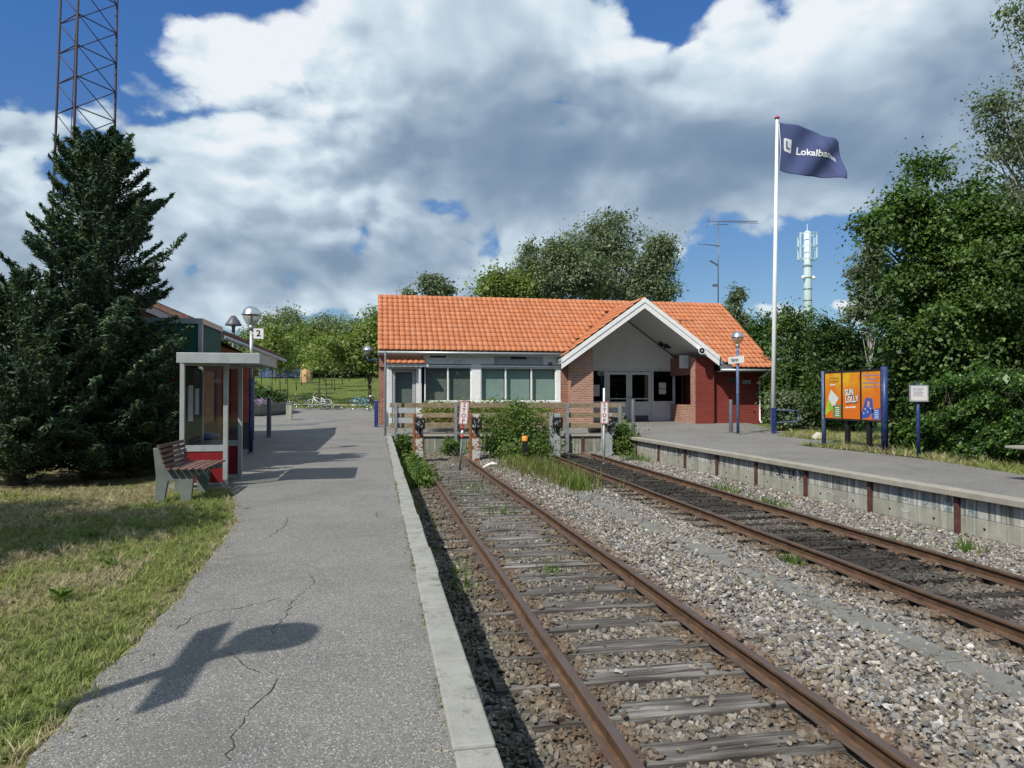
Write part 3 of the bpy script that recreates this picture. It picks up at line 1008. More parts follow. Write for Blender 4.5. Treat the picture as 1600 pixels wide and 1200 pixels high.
stones = []
for k in range(9):
    bm = bmesh.new()
    r = random.Random(100 + k)
    for i in range(11):
        v_ = Vector((r.gauss(0, 1), r.gauss(0, 1), r.gauss(0, 1))).normalized()
        bm.verts.new((v_.x * r.uniform(.75, 1.25), v_.y * r.uniform(.6, .95), v_.z * r.uniform(.45, .75)))
    res = bmesh.ops.convex_hull(bm, input=bm.verts)
    bmesh.ops.delete(bm, geom=list({e for e in res['geom_interior'] if isinstance(e, bmesh.types.BMVert)}), context='VERTS')
    me = bpy.data.meshes.new('stone_%d' % k)
    bm.to_mesh(me); bm.free()
    stones.append(raw_obj('stone_piece_%02d' % k, me, M['stone']))
STONE = lib('stone_pieces', stones)


def instancer(obj, coll):
    ng = bpy.data.node_groups.new('scatter_' + obj.name, 'GeometryNodeTree')
    ng.interface.new_socket('Geometry', in_out='INPUT', socket_type='NodeSocketGeometry')
    ng.interface.new_socket('Geometry', in_out='OUTPUT', socket_type='NodeSocketGeometry')
    N, Lk = ng.nodes, ng.links
    gi, go = N.new('NodeGroupInput'), N.new('NodeGroupOutput')
    iop = N.new('GeometryNodeInstanceOnPoints')
    ci = N.new('GeometryNodeCollectionInfo')
    ci.inputs['Collection'].default_value = coll
    ci.inputs['Separate Children'].default_value = True
    ci.inputs['Reset Children'].default_value = True

    def attr(nm, tp):
        a_ = N.new('GeometryNodeInputNamedAttribute'); a_.data_type = tp
        a_.inputs['Name'].default_value = nm
        return a_.outputs['Attribute']
    Lk.new(gi.outputs[0], iop.inputs['Points'])
    Lk.new(ci.outputs[0], iop.inputs['Instance'])
    iop.inputs['Pick Instance'].default_value = True
    Lk.new(attr('pick', 'INT'), iop.inputs['Instance Index'])
    er = N.new('FunctionNodeEulerToRotation')
    Lk.new(attr('rot', 'FLOAT_VECTOR'), er.inputs[0])
    Lk.new(er.outputs[0], iop.inputs['Rotation'])
    Lk.new(attr('scl', 'FLOAT_VECTOR'), iop.inputs['Scale'])
    Lk.new(iop.outputs[0], go.inputs[0])
    md = obj.modifiers.new('scatter', 'NODES'); md.node_group = ng


def scatter(name, P, rot, scl, pick, tint, coll, kind='stuff', parent=None):
    me = bpy.data.meshes.new(name)
    me.vertices.add(len(P)); me.vertices.foreach_set('co', P.astype(np.float32).ravel())
    a_ = me.attributes.new('rot', 'FLOAT_VECTOR', 'POINT'); a_.data.foreach_set('vector', rot.astype(np.float32).ravel())
    a_ = me.attributes.new('scl', 'FLOAT_VECTOR', 'POINT'); a_.data.foreach_set('vector', scl.astype(np.float32).ravel())
    a_ = me.attributes.new('pick', 'INT', 'POINT'); a_.data.foreach_set('value', pick.astype(np.int32))
    t4 = np.concatenate([tint, np.ones((len(P), 1))], 1)
    a_ = me.attributes.new('tint', 'FLOAT_COLOR', 'POINT'); a_.data.foreach_set('color', t4.astype(np.float32).ravel())
    o = link(name, me, parent)
    instancer(o, coll)
    o['kind'] = kind
    return o


def frustum_ok(x, y, pad=.6):
    return (x < y * 1.06 + pad + .5) & (x > -y * .475 - pad)


def railx(y, tr):
    if tr == 1: return 1.43 - .055 * (y + 6) / 28.9
    return 5.36 + .57 * (y + 6) / 30.4


def stones_zone(x0, x1, y0, y1, dens, size, seed):
    r = np.random.default_rng(seed)
    n_ = int((x1 - x0) * (y1 - y0) * dens)
    x = r.uniform(x0, x1, n_); y = r.uniform(y0, y1, n_)
    k = frustum_ok(x, y)
    x, y = x[k], y[k]; n_ = len(x)
    z = bed_z(x, y) + r.uniform(-.012, .022, n_)
    s = size * np.exp(r.normal(0, .33, n_))
    s = np.minimum(s, size * 1.55)
    # keep timber, rails and the trough covers mostly clear
    keep = np.ones(n_, bool)
    for tr, syl in ((1, ys1), (2, ys2)):
        xl = railx(y, tr)
        dr = np.minimum(np.abs(x - xl), np.abs(x - xl - 1.5))
        keep &= ~(dr < .05)
        near = (dr < .12); s = np.where(near, np.minimum(s, .022), s)
        inside = (x > xl - .5) & (x < xl + 1.98)
        sy = np.array(syl); dmin = np.min(np.abs(y[:, None] - sy[None, :]), 1)
        onS = inside & (dmin < .125)
        cov = .5 * (dr < .26) + .04
        outer = (x < xl - .1) | (x > xl + 1.62)
        cov = cov + outer * (.42 + .35 * (vnoise(x, y, 2.1, 12) > .5)) + (x > xl + 1.7) * .6
        if tr == 2: cov = cov + .12 + .85 * (vnoise(x, y, .9, 8) > .36) * (y > 6.8)
        keep &= ~(onS & (r.random(n_) > cov))
        z = np.where(onS, np.maximum(z, -.675), z)
        deep = inside & ~onS & ~outer
        z = np.where(deep, z - .010, z)
    xt = 4.55 - (y - 4.4) * .028
    onT = (np.abs(x - xt) < .165) & (y < 15.9)
    burial = .07 + .75 * ((y > 8.0) & (y < 10.6)) * (vnoise(x * 3, y, 1.3, 21) > .45) + .25 * (np.abs(x - xt) > .13)
    keep &= ~(onT & (r.random(n_) > burial))
    z = np.where(onT, np.maximum(z, -.635), z)
    # colours
    pal = np.array([(.27, .255, .24), (.20, .195, .19), (.33, .30, .26), (.24, .21, .17), (.30, .26, .225), (.15, .15, .155), (.40, .37, .33), (.22, .19, .14), (.27, .28, .27)])
    c_ = pal[r.integers(0, len(pal), n_)] * r.uniform(.55, 1.3, (n_, 1))
    wh = r.random(n_) < .017; c_[wh] = np.array((.62, .61, .58)) * r.uniform(.8, 1.1, (wh.sum(), 1))
    # brown iron dust near the rails, oily dirt in the far track, moss at the left foot
    for tr in (1, 2):
        xl = railx(y, tr)
        dr = np.minimum(np.abs(x - xl), np.abs(x - xl - 1.5))
        k = np.clip(1.35 - dr / .36, 0, 1) * r.uniform(.5, 1.0, n_)
        c_ = c_ * (1 - k[:, None]) + np.array((.17, .088, .042)) * r.uniform(.5, 1.25, (n_, 1)) * k[:, None]
        ins = ((x > xl - .6) & (x < xl + 1.5)) * (.42 if tr == 1 else .4)
        c_ = c_ * (1 - ins[:, None]) + np.array((.125, .108, .078)) * r.uniform(.55, 1.4, (n_, 1)) * ins[:, None]
    xl = railx(y, 2)
    oil = ((x > xl + .2) & (x < xl + 1.3)) * np.clip((y - 4.5) / 3.5, .25, 1) * np.clip(.78 + 1.2 * (vnoise(x, y, 1.1, 31) - .45), 0, .94)
    oil = np.maximum(oil, ((x > 4.9) & (x < xl + 1.3)) * np.clip((y - 15.5) / 2, 0, .93) * (x > xl - .7))
    c_ = c_ * (1 - oil[:, None]) + np.array((.030, .028, .027)) * oil[:, None]
    ms = np.clip((1.15 - x) / .5, 0, 1) * .55 * (vnoise(x, y, 3, 17) > .38)
    c_ = c_ * (1 - ms[:, None]) + np.array((.095, .105, .045)) * r.uniform(.6, 1.2, (n_, 1)) * ms[:, None]
    k = keep & (y < endw(x) - .05)
    rot = r.uniform(0, 6.283, (n_, 3)); rot[:, 0] = r.normal(0, .5, n_); rot[:, 1] = r.normal(0, .5, n_)
    sc = np.stack([s, s, s], 1) * .5 * r.uniform(.85, 1.15, (n_, 3))
    return np.stack([x, y, z], 1)[k], rot[k], sc[k], r.integers(0, 9, n_)[k], c_[k]


Z_ = [stones_zone(.45, 8.93, 2.2, 7, 1150, .052, 1), stones_zone(.45, 8.93, 7, 13, 800, .055, 2), stones_zone(.45, 8.93, 13, 27.4, 430, .066, 3)]
P_, R_, S_, K_, T_ = [np.concatenate([z_[i] for z_ in Z_]) for i in range(5)]
scatter('ballast_gravel', P_, R_, S_, K_, T_, STONE)

r = np.random.default_rng(66)
n_ = 5200
y = 2.5 + 22 * r.random(n_) ** 1.4
left = r.random(n_) < .55
ex0 = np.interp(y, [p[1] for p in edge], [p[0] for p in edge])
x = np.where(left, ex0 + np.abs(r.normal(0, .13, n_)), .31 - np.abs(r.normal(0, .07, n_)))
pale = r.random((n_, 1))
scatter('path_grit', np.stack([x, y, np.full(n_, .002)], 1), r.uniform(0, 6.28, (n_, 3)), np.repeat((.0035 * np.exp(r.normal(0, .5, n_)))[:, None], 3, 1), r.integers(0, 9, n_), np.array((.16, .14, .10)) * (1 - pale) + np.array((.42, .38, .30)) * pale, STONE)

# ------------------------------------------------------------------ grass
tufts = []
for k in range(6):
    r = random.Random(40 + k)
    mb = MB()
    for i in range(11):
        a_ = r.uniform(0, 6.283); d = r.uniform(0, .30)
        bx, by_ = d * math.cos(a_), d * math.sin(a_)
        a2 = r.uniform(0, 6.283); lean = r.uniform(.25, 1.25); h = r.uniform(.55, 1.1); w = r.uniform(.028, .05)
        pts = []
        for j in range(4):
            t = j / 3
            pts.append((bx + math.cos(a2) * lean * t * t * h, by_ + math.sin(a2) * lean * t * t * h, h * (t - .28 * lean * t * t)))
        px_, py_ = -math.sin(a2), math.cos(a2)
        vs = []
        for j in range(3):
            ww = w * (1 - j * .28)
            vs += [(pts[j][0] + px_ * ww, pts[j][1] + py_ * ww, pts[j][2]), (pts[j][0] - px_ * ww, pts[j][1] - py_ * ww, pts[j][2])]
        vs.append(pts[3])
        mb.add(vs, [(0, 1, 3, 2), (2, 3, 5, 4), (4, 5, 6)])
    me = bpy.data.meshes.new('tuft_%d' % k)
    me.from_pydata(mb.v, [], mb.f)
    tufts.append(raw_obj('grass_tuft_%02d' % k, me, M['blade']))
TUFT = lib('grass_tufts', tufts)


def grass(name, x, y, z, h, seed, straw=None, hs=.35, base=((.23, .29, .080), (.33, .365, .125)), strawc=(.52, .46, .28)):
    r = np.random.default_rng(seed)
    n_ = len(x)
    u = vnoise(x, y, .9, seed)[:, None]
    c_ = np.array(base[0]) * (1 - u) + np.array(base[1]) * u
    c_ = c_ * r.uniform(.7, 1.3, (n_, 1))
    if straw is None: straw = np.zeros(n_)
    ks = (r.random(n_) < straw)
    c_[ks] = np.array(strawc) * r.uniform(.6, 1.2, (ks.sum(), 1))
    rot = np.zeros((n_, 3)); rot[:, 2] = r.uniform(0, 6.283, n_); rot[:, 0] = r.normal(0, .15, n_); rot[:, 1] = r.normal(0, .15, n_)
    hh = h * np.exp(r.normal(0, hs, n_))
    sc = np.stack([np.maximum(hh, .06), np.maximum(hh, .06), hh], 1)
    return scatter(name, np.stack([x, y, z], 1), rot, sc, r.integers(0, 6, n_), c_, TUFT)


def edge_x(y):
    return np.interp(y, [p[1] for p in edge], [p[0] for p in edge])


r = np.random.default_rng(77)
n_ = 42000
y = 1.8 + 11.2 * r.random(n_) ** 1.1
x = edge_x(y) + .05 - (r.random(n_) ** 1.15) * 6.5
k = frustum_ok(x, y, 1.0)
x, y = x[k], y[k]
d_e = edge_x(y) - x
dry = np.clip(.10 + (vnoise(x, y, 1.5, 61) - .50) * 3.6, .08, .85) * (d_e > .5) + np.clip(1 - d_e / .14, 0, 1) * .6 + (y > 11.9) * .55
hgt = .05 + .035 * vnoise(x, y, 2.4, 62)
hgt = np.where(d_e < .05, .035, hgt)
k2 = (r.random(len(x)) > np.clip(1 - d_e / .12, 0, 1) * .55) & ~((y > 12.1) & (vnoise(x, y, 1.7, 9) > .5))
lawn_o = grass('lawn_grass', x[k2], y[k2], np.full(k2.sum(), -.03), .050, 5, dry[k2])
mlawn, q = new_mat('lawn_soil')
co = q.node('ShaderNodeNewGeometry').outputs['Position']
c = q.mix(q.maprange(q.noise(co, 1.1, 6, .6), .4, .62), (.085, .11, .035), (.26, .22, .12))
c = q.mix(q.maprange(q.noise(co, 30, 4, .7), .45, .7, 0, .5), c, (.05, .05, .022))
finish(q, c, .95, 0, q.bump(q.noise(co, 40, 5, .7), .9, .03), .1)
grid_mesh('lawn', np.linspace(-26, -.9, 60), np.linspace(-6, 16.4, 60), lambda X, Y: -.032 + .012 * np.sin(X * 3) * np.cos(Y * 2.3) - .03 * sstep(.0, .4, X + 1.35), mlawn)
# straw litter and moss line along the kerb joint
r = np.random.default_rng(78)
n_ = 900
y = 3 + 22 * r.random(n_); x = .315 + r.normal(0, .010, n_)
k = vnoise(x * 0, y, 1.8, 3) > .47
grass('kerb_moss', x[k], y[k], np.full(k.sum(), -.004), .018, 6, np.full(k.sum(), .3), base=((.10, .12, .03), (.14, .15, .05)))
# grass on the right platform's back verge and round the hoarding
r = np.random.default_rng(79)
n_ = 26000
x = r.uniform(10.5, 19, n_); y = r.uniform(6, 30, n_)
bx = np.interp(y, [4, 8.5, 11.4, 13.5, 15, 18.2, 19.3], [10.9, 11.6, 11.85, 12.3, 12.55, 12.42, 12.3])
verge = (y < 19.6) & (x > bx - .04) & (x < 13.85)
verge |= (y >= 19.6) & (y < 21) & (x > 15.0)
verge |= (y >= 21) & (x > np.interp(y, [21, 22, 24.2, 26.3, 30], [15.0, 14.35, 14.55, 16.25, 18.2]))
verge |= (y < 19.6) & (x > 14.95) & (x < 17)
x, y = x[verge], y[verge]
grass('verge_grass', x, y, np.full(len(x), -.045), .13, 8, np.clip((vnoise(x, y, 1.2, 3) - .3) * 1.6, 0, .75))
# far meadow on the rise behind the forecourt
r = np.random.default_rng(80)
n_ = 15000
y = 54.6 + 40 * r.random(n_) ** 1.5; x = -y * .33 + y * .45 * r.random(n_)
grass('meadow_grass', x, y, gz(x, y) - .04, .13, 9, np.clip((vnoise(x, y, .3, 3) - .5) * 1.0, 0, .3))
sheet('park_path', [(-14, 58.2), (-14, 59.2), (2, 57.2), (2, 56.3)], 0, simple('pale_gravel', (.36, .33, .25), .9, obj=False), zfun=lambda x, y: gzf(x, y) + .03)

# ------------------------------------------------------------------ station building
st = thing('station_building', 'long red brick station with orange tiled roof and white gabled entrance', 'station building', (0, 31, .2))
GZ = .17
YW = 31.0
TANP = .67
RZ, RY = 6.25, 35.0
PX0, PZ0, PT = 11.55, 5.73, .715            # porch ridge x, ridge z, slope


def zmain(y): return 3.37 + (y - 30.7) * TANP


def zporch(x): return PZ0 - abs(x - PX0) * PT


def wall(name, m, *boxes, bevel=0, parent=st):
    mb = MB()
    for bx in boxes: mb.box(*bx)
    return mb.build(name, m, parent, bevel)


wall('wall', M['brick'], (.05, .35, YW, YW + .3, 0, 3.3), (.05, .3, YW + .3, 39.3, 0, 3.3), (1.86, 8.0, YW, YW + .25, 0, 1.16), (8.0, 8.9, YW, YW + .3, 0, 3.4),
     (.3, 17.3, 39.0, 39.3, 0, 3.3), (8.9, 9.2, YW, 33.5, 0, 3.2))
wall('wall', M['brick_red'], (15.08, 17.42, 30.65, 30.9, -.05, 2.70), (17.42, 17.6, 30.65, 39.3, -.05, 2.70), (15.08, 15.3, 30.9, 33.5, 0, 3.1))
for X_ in (.05, 17.35):
    MB().prism([(30.9, 2.7), (39.3, 2.7), (39.3, 3.3), (35.0, 6.15), (30.9, 3.35)], 'x', X_, X_ + .24).build('gable_wall', M['brick'], st)
wall('pillar', M['brick_sunlit'], (8.35, 9.35, 30.40, 31.18, -.05, 3.55))
wall('pillar', M['brick_red'], (14.16, 15.07, 30.40, 30.9, -.05, 3.2))
MB().box(14.150, 14.158, 30.402, 30.9, -.05, 3.2).build('pillar_lit_side', M['brick_sunlit'], st)  # thin skin of lighter brick paints the sun onto this side
wall('parapet', M['brick_sunlit'], (14.25, 14.50, 30.91, 33.45, 0, 1.05))
wall('lintel', M['brick'], (14.25, 14.50, 30.91, 33.45, 2.45, 3.3))
wall('white_fascia_panel', M['white_old'], (1.9, 5.0, YW - .03, YW + .2, 2.84, 3.32))
wall('white_fascia_panel', M['white_old'], (7.22, 8.02, YW - .03, YW + .2, 2.84, 3.32))
wall('grey_fascia_panel', M['grey_wood'], (5.003, 7.217, YW - .025, YW + .2, 2.84, 3.32))
for x0, x1, zz in ((5.75, 6.45, 3.08), (2.2, 2.9, 3.12)):
    wall('vent_grille', M['black'], (x0, x1, YW - .045, YW - .031, zz, zz + .10))
wall('wall_lamp', M['alu'], (3.28, 3.48, YW - .16, YW - .035, 2.83, 2.98))
wall('wall_lamp', M['darkgrey'], (7.45, 7.6, YW - .16, YW - .035, 2.83, 2.95))
wall('window_pier', M['white'], (4.02, 4.42, YW - .02, YW + .2, 1.165, 2.838))
wall('window_pier', M['white'], (7.82, 8.01, YW - .02, YW + .2, 1.165, 2.838))
wall('head_board', M['white'], (1.86, 8.01, YW - .05, YW - .022, 2.73, 2.80))
wall('interior', M['interior_dark'], (1.9, 8.0, YW + 1.2, YW + 1.3, .3, 3.2), (.35, 8.0, YW + .3, YW + 3, .2, .25))


def window(x0, x1, y, z0, z1, mull, glass='glass', blind=None, fr=.05, m='white', parent=st, sheer=.22):
    w = wall('window', M[m], (x0, x1, y, y + .09, z0, z0 + fr), (x0, x1, y, y + .09, z1 - fr, z1), (x0, x0 + fr, y, y + .09, z0 + fr, z1 - fr), (x1 - fr, x1, y, y + .09, z0 + fr, z1 - fr), parent=parent)
    xs_ = [x0] + list(mull) + [x1]
    for a_ in mull:
        MB().box(a_ - .03, a_ + .03, y - .004, y + .085, z0 + fr, z1 - fr).build('mullion', M[m], w)
    for a_, c_ in zip(xs_[:-1], xs_[1:]):
        MB().box(a_ + .035, c_ - .035, y + .05, y + .062, z0 + fr, z1 - fr).build('pane', M[glass], w)
        if blind:
            MB().box(a_ + .04, c_ - .04, y + sheer, y + sheer + .01, z0, z1).build('blind', M[blind], w)
    return w


window(1.98, 4.02, YW + .02, 1.22, 2.72, [2.99], blind='interior')
window(4.42, 7.82, YW + .02, 1.22, 2.72, [5.53, 6.69], blind='curtain')
wall('window_sill', M['white_old'], (1.95, 8.03, YW - .07, YW - .002, 1.165, 1.215))
# side door and its little tiled canopy
wall('door_frame', M['white_old'], (.36, .60, YW, YW + .1, GZ, 2.75), (1.62, 1.86, YW, YW + .1, GZ, 2.75), (.60, 1.62, YW, YW + .1, 2.62, 2.75), (.36, 1.86, YW - .01, YW + .1, 2.752, 3.32))
d = wall('door', M['grey_wood'], (.62, .76, YW + .03, YW + .08, GZ, 2.6), (1.46, 1.6, YW + .03, YW + .08, GZ, 2.6), (.76, 1.46, YW + .03, YW + .08, GZ, 1.15), (.76, 1.46, YW + .03, YW + .08, 2.48, 2.6))
MB().box(.765, 1.455, YW + .05, YW + .06, 1.155, 2.475).build('pane', M['glass'], d)
MB().box(.70, 1.52, YW + .16, YW + .17, .3, 2.6).build('blind', M['interior'], d)  # backing sheet added to turn the black door glass grey
MB().box(1.50, 1.56, YW - .03, YW + .03, 1.12, 1.18).build('handle', M['chrome'], d)
for xx in (.42, 1.76):
    MB().box(xx - .045, xx + .045, 30.62, 30.71, .08, 2.72).build('canopy_post', M['white_old'], st, bevel=.006)
wall('canopy_beam', M['white_old'], (.33, 2.12, 30.55, 30.62, 2.70, 2.80), (2.05, 2.12, 30.62, YW, 2.70, 2.80))

# entrance front, set back under the porch
YD = 33.5
wall('porch_boarding', M['white_old'], (9.2, 14.25, YD, YD + .1, 2.80, 5.6)) if False else None
mb = MB()
x = 9.2
while x < 14.7:
    zt = min(zporch(x), zporch(x + .1)) - .22
    if zt > 2.8:
        mb.box(x, x + .084, YD - .012, YD + .05, 2.80, zt)
    x += .1
o = mb.build('cladding_boards', M['white'], st); o['kind'] = 'stuff'
wall('boarding_back', M['darkgrey'], (9.0, 14.8, YD + .052, YD + .12, 2.7, 3.2))
mb = MB().prism([(8.9, 2.7), (14.9, 2.7), (14.9, 3.1), (PX0, 5.4), (8.9, 3.6)], 'y', YD + .055, YD + .14)
mb.build('boarding_back', M['darkgrey'], st)
wall('door_surround', M['white_old'], (9.2, 14.52, YD - .02, YD + .08, 2.68, 2.80), (10.85, 10.99, YD - .02, YD + .08, .2, 2.68), (13.27, 13.39, YD - .02, YD + .08, .2, 2.68), (14.40, 14.52, YD - .02, YD + .08, .2, 2.68),
     (9.2, 10.85, YD - .01, YD + .08, .2, 1.20), (13.39, 14.40, YD - .01, YD + .08, .2, 1.20))
MB().box(13.42, 14.37, YD - .035, YD - .012, .24, .62).build('kick_panel', M['white_old'], st)
for x0, x1 in ((11.0, 12.12), (12.14, 13.26)):
    d = wall('door', M['white_old'], (x0, x0 + .14, YD, YD + .05, .24, 2.66), (x1 - .14, x1, YD, YD + .05, .24, 2.66), (x0 + .14, x1 - .14, YD, YD + .05, 2.5, 2.66), (x0 + .14, x1 - .14, YD, YD + .05, .50, 1.18))
    MB().box(x0 + .14, x1 - .14, YD + .02, YD + .03, 1.18, 2.5).build('pane', M['glass_dark'], d)
    MB().box(x0 + .14, x1 - .14, YD - .02, YD, .24, .50).build('kick_plate', M['darkgrey'], d)
    MB().box(x0 + .14, x1 - .14, YD - .015, YD + .015, 1.30, 1.345).build('push_bar', M['white_old'], d)
    MB().box((x1 - .1) if x0 < 12 else (x0 + .04), (x1 - .04) if x0 < 12 else (x0 + .1), YD - .05, YD, 1.32, 1.46).build('handle', M['chrome'], d)
for x0, x1 in ((9.22, 10.84), (13.40, 14.39)):
    w = MB().box(x0, x1, YD + .02, YD + .03, 1.205, 2.675).build('window', M['glass_dark'], st)
MB().box(13.68, 14.05, YD + .005, YD + .018, 1.55, 1.80).build('notice_paper', M['paper'], st)
MB().box(13.68, 14.05, YD + .005, YD + .018, 1.83, 2.12).build('notice_paper', M['paper'], st)
MB().box(10.2, 10.62, YD + .005, YD + .018, 1.45, 2.0).build('notice_paper', M['paper'], st)
wall('interior', M['interior_dark'], (9.2, 14.5, YD + 1.6, YD + 1.7, .2, 2.7), (9.2, 14.5, YD + .1, YD + 1.6, .19, .21), (9.2, 14.5, YD + .1, YD + 1.6, 2.69, 2.71))
wall('downlight_board', M['white_old'], (13.8, 14.24, 31.3, 31.36, 2.75, 3.35))

# roofs: each clay tile a bent sheet with thickness
TW, TL = .24, .40


def tile_geo():
    nu = 7
    vs = []
    for j in range(2):
        for i in range(nu):
            u = i / (nu - 1)
            zz = .048 * (1 - abs(2 * u - 1) ** 2.8)
            if j == 0:
                vs.append((u * TW * 1.03, -.030 * math.sin(math.pi * u), zz + .042))
            else:
                vs.append((u * TW * 1.03, TL * 1.04, zz + .002))
    for i in range(nu):                       # drop of the front edge
        p = vs[i]; vs.append((p[0], p[1] + .004, p[2] - .044))
    fs = []
    for i in range(nu - 1):
        fs.append((i, i + 1, nu + i + 1, nu + i))
        fs.append((2 * nu + i, 2 * nu + i + 1, i + 1, i))
    return vs, fs


TV, TF = tile_geo()
tile_me = bpy.data.meshes.new('roof_tile'); tile_me.from_pydata(TV, [], TF); tile_me.materials.append(M['tile'])
tile_me.polygons.foreach_set('use_smooth', [True] * len(TF))
TILES = []


def frame(o, ex, ey):
    ex, ey = Vector(ex).normalized(), Vector(ey).normalized()
    ez = ex.cross(ey)
    m_ = Matrix((ex, ey, ez)).transposed().to_4x4(); m_.translation = Vector(o)
    return m_


cp_, sp_ = math.cos(math.atan(TANP)), math.sin(math.atan(TANP))
SL = (RY - 30.7) / cp_
F0 = frame((0, 30.7, 3.37), (1, 0, 0), (0, cp_, sp_))
ncol = 74
for kx in range(ncol):
    for kr in range(16):
        s_ = SL - TL * (kr + 1)
        x_ = .0 + kx * TW
        if kr > 12 and x_ < 15.05: continue
        yb = 30.7 + (s_ + .2) * cp_
        zc = zmain(yb)
        if abs(x_ + TW / 2 - PX0) < (PZ0 - zc) / PT + .05 and zc < PZ0: continue
        jit = Matrix.Translation((random.uniform(-.003, .003), random.uniform(-.005, .005), .05 + random.uniform(-.002, .003)))
        TILES.append((F0 @ Matrix.Translation((x_, s_, 0)) @ jit))
cq, sq = math.cos(math.atan(PT)), math.sin(math.atan(PT))
PEX = 7.85
F1 = frame((PEX, 34.6, PZ0 - (PX0 - PEX) * PT), (0, -1, 0), (cq, 0, sq))
SLP = (PX0 - PEX) / cq
for ky in range(18):
    for kr in range(11):
        s_ = SLP - .405 * (kr + 1)
        yy = 34.6 - ky * TW
        if yy - TW < 29.86: continue
        xx = PEX + (s_ + .2) * cq
        if zmain(yy - TW / 2) > zporch(xx) - .06: continue
        TILES.append(F1 @ Matrix.Translation((ky * TW, s_, .05 + random.uniform(-.002, .003))))
F2 = frame((.30, 30.50, 2.80), (1, 0, 0), (0, math.cos(rad(24)), math.sin(rad(24))))
for kx in range(7):
    for kr in range(2):
        TILES.append(F2 @ Matrix.Translation((kx * TW, kr * TL * .98, .02)))
roof = MB()
poly = [(.01, 30.66), (8.28, 30.66), (PX0, 34.20), (14.82, 30.66), (17.62, 30.66), (17.62, 35.0), (.01, 35.0)]
for dz_ in (-.03, -.11):
    pass
vs = [(x_, y_, zmain(y_) - .03) for x_, y_ in poly] + [(x_, y_, zmain(y_) - .11) for x_, y_ in poly]
fs = [(0, 1, 2, 6), (2, 3, 4, 5), (2, 5, 6), (13, 9, 8, 7), (12, 11, 10, 9), (13, 12, 9)] + [(k, (k + 1) % 7, 7 + (k + 1) % 7, 7 + k) for k in range(7)]
roof.add(vs, fs)
roof.prism([(35.0, RZ - .02), (39.5, 3.24), (39.5, 3.14), (35.0, RZ - .12)], 'x', .01, 17.62)
roof = roof.build('roof', M['darkgrey'], st)
mb = MB().prism([(29.76, zmain(29.76) - .03), (30.655, zmain(30.655) - .03), (30.655, zmain(30.655) - .11), (29.76, zmain(29.76) - .11)], 'x', 15.1, 17.62)
mb.build('eave_deck', M['darkgrey'], roof)
mb = MB()
for sgn in (-1, 1):
    xe = PX0 + sgn * 3.72
    mb.prism([(PX0, PZ0 - .02), (xe, zporch(xe) - .02), (xe, zporch(xe) - .10), (PX0, PZ0 - .10)], 'y', 29.95, 33.49)
mb.build('porch_deck', M['grey_wood'], roof)
mb = MB()
for sgn in (-1, 1):                      # the part running back to the main roof
    xe = PX0 + sgn * 3.4
    mb.add([(PX0, 33.48, PZ0 - .02), (PX0, 34.22, PZ0 - .02), (xe, 30.9, zporch(xe) - .02), (xe, 33.48, zporch(xe) - .02)], [(0, 1, 2), (0, 2, 3)])
mb.build('valley_deck', M['darkgrey'], roof)
TILES.sort(key=lambda m_: m_.translation.y + m_.translation.x * .2)
inv = ORG[st.name].inverted()
for m_ in TILES[:300]:
    o = bpy.data.objects.new('tile', tile_me); COL.objects.link(o)
    o.parent = roof; o.matrix_local = inv @ m_
mb = MB()
for m_ in TILES[300:]:
    mb.add([m_ @ Vector(p) for p in TV], TF, True)
o = link('tile_field', None, roof) if False else None
me = bpy.data.meshes.new('tile_field')
me.from_pydata([tuple(inv @ Vector(p)) for p in mb.v], [], mb.f); me.polygons.foreach_set('use_smooth', [True] * len(mb.f)); me.materials.append(M['tile'])
o = link('tile_field', me, roof); o['kind'] = 'stuff'
# ridge tiles
for i in range(44):
    x_ = .0 + i * .40
    MB().tube([(x_, 35.0, RZ + .005), (x_ + .385, 35.0, RZ + .005)], [.085, .075], 9).build('ridge_tile', M['tile'], roof)
for i in range(11):
    y_ = 29.9 + i * .40
    MB().tube([(PX0, y_, PZ0 + .02), (PX0, y_ + .385, PZ0 + .02)], [.085, .075], 9).build('ridge_tile', M['tile'], roof)
MB().bar((8.02, 30.72, 3.43), (PX0 - .03, 34.30, PZ0 + .02), .14, .035, up=(-.3, -.5, 1)).build('valley_flashing', M['darkgrey'], roof)
for px_ in ((14.20, 33.10, 5.35), (14.74, 33.10, 5.39), (15.01, 33.10, 5.39), (15.28, 33.10, 5.40)):
    x_ = px_[0]; y_ = 33.2; z_ = zmain(y_) + .07
    MB().prism([(y_ - .12, z_ - .02), (y_ + .15, z_ + .22 - .05), (y_ + .16, z_ + .12), (y_ - .12, z_ - .07)], 'x', x_ - .09, x_ + .09).build('vent_tile', M['terracotta_dark'], roof)
# barge boards, gutters, downpipe
mb = MB(); m2 = MB()
for sgn in (-1, 1):
    xe = PX0 + sgn * (3.78 if sgn < 0 else 3.52)
    k1 = zporch(xe)
    for (bb_, top, bot, ya, yb_) in ((mb, .06, -.14, 29.84, 29.90), (m2, -.145, -.40, 29.87, 29.93)):
        bb_.prism([(PX0, PZ0 + top), (xe, k1 + top), (xe, k1 + bot), (PX0, PZ0 + bot)], 'y', ya, yb_)
mb.build('barge_board', M['white'], st); m2.build('barge_board', M['white'], st)
mb = MB()
for sgn in (-1, 1):
    xe = PX0 + sgn * 3.7
    mb.prism([(PX0, PZ0 - .16), (xe, zporch(xe) - .16), (xe, zporch(xe) - .20), (PX0, PZ0 - .20)], 'y', 29.94, YD - .02)
mb.build('soffit', M['white_old'], st)
MB().tube([(0, 30.60, 3.30), (8.0, 30.60, 3.30)], .06, 8).build('gutter', M['alu'], st)
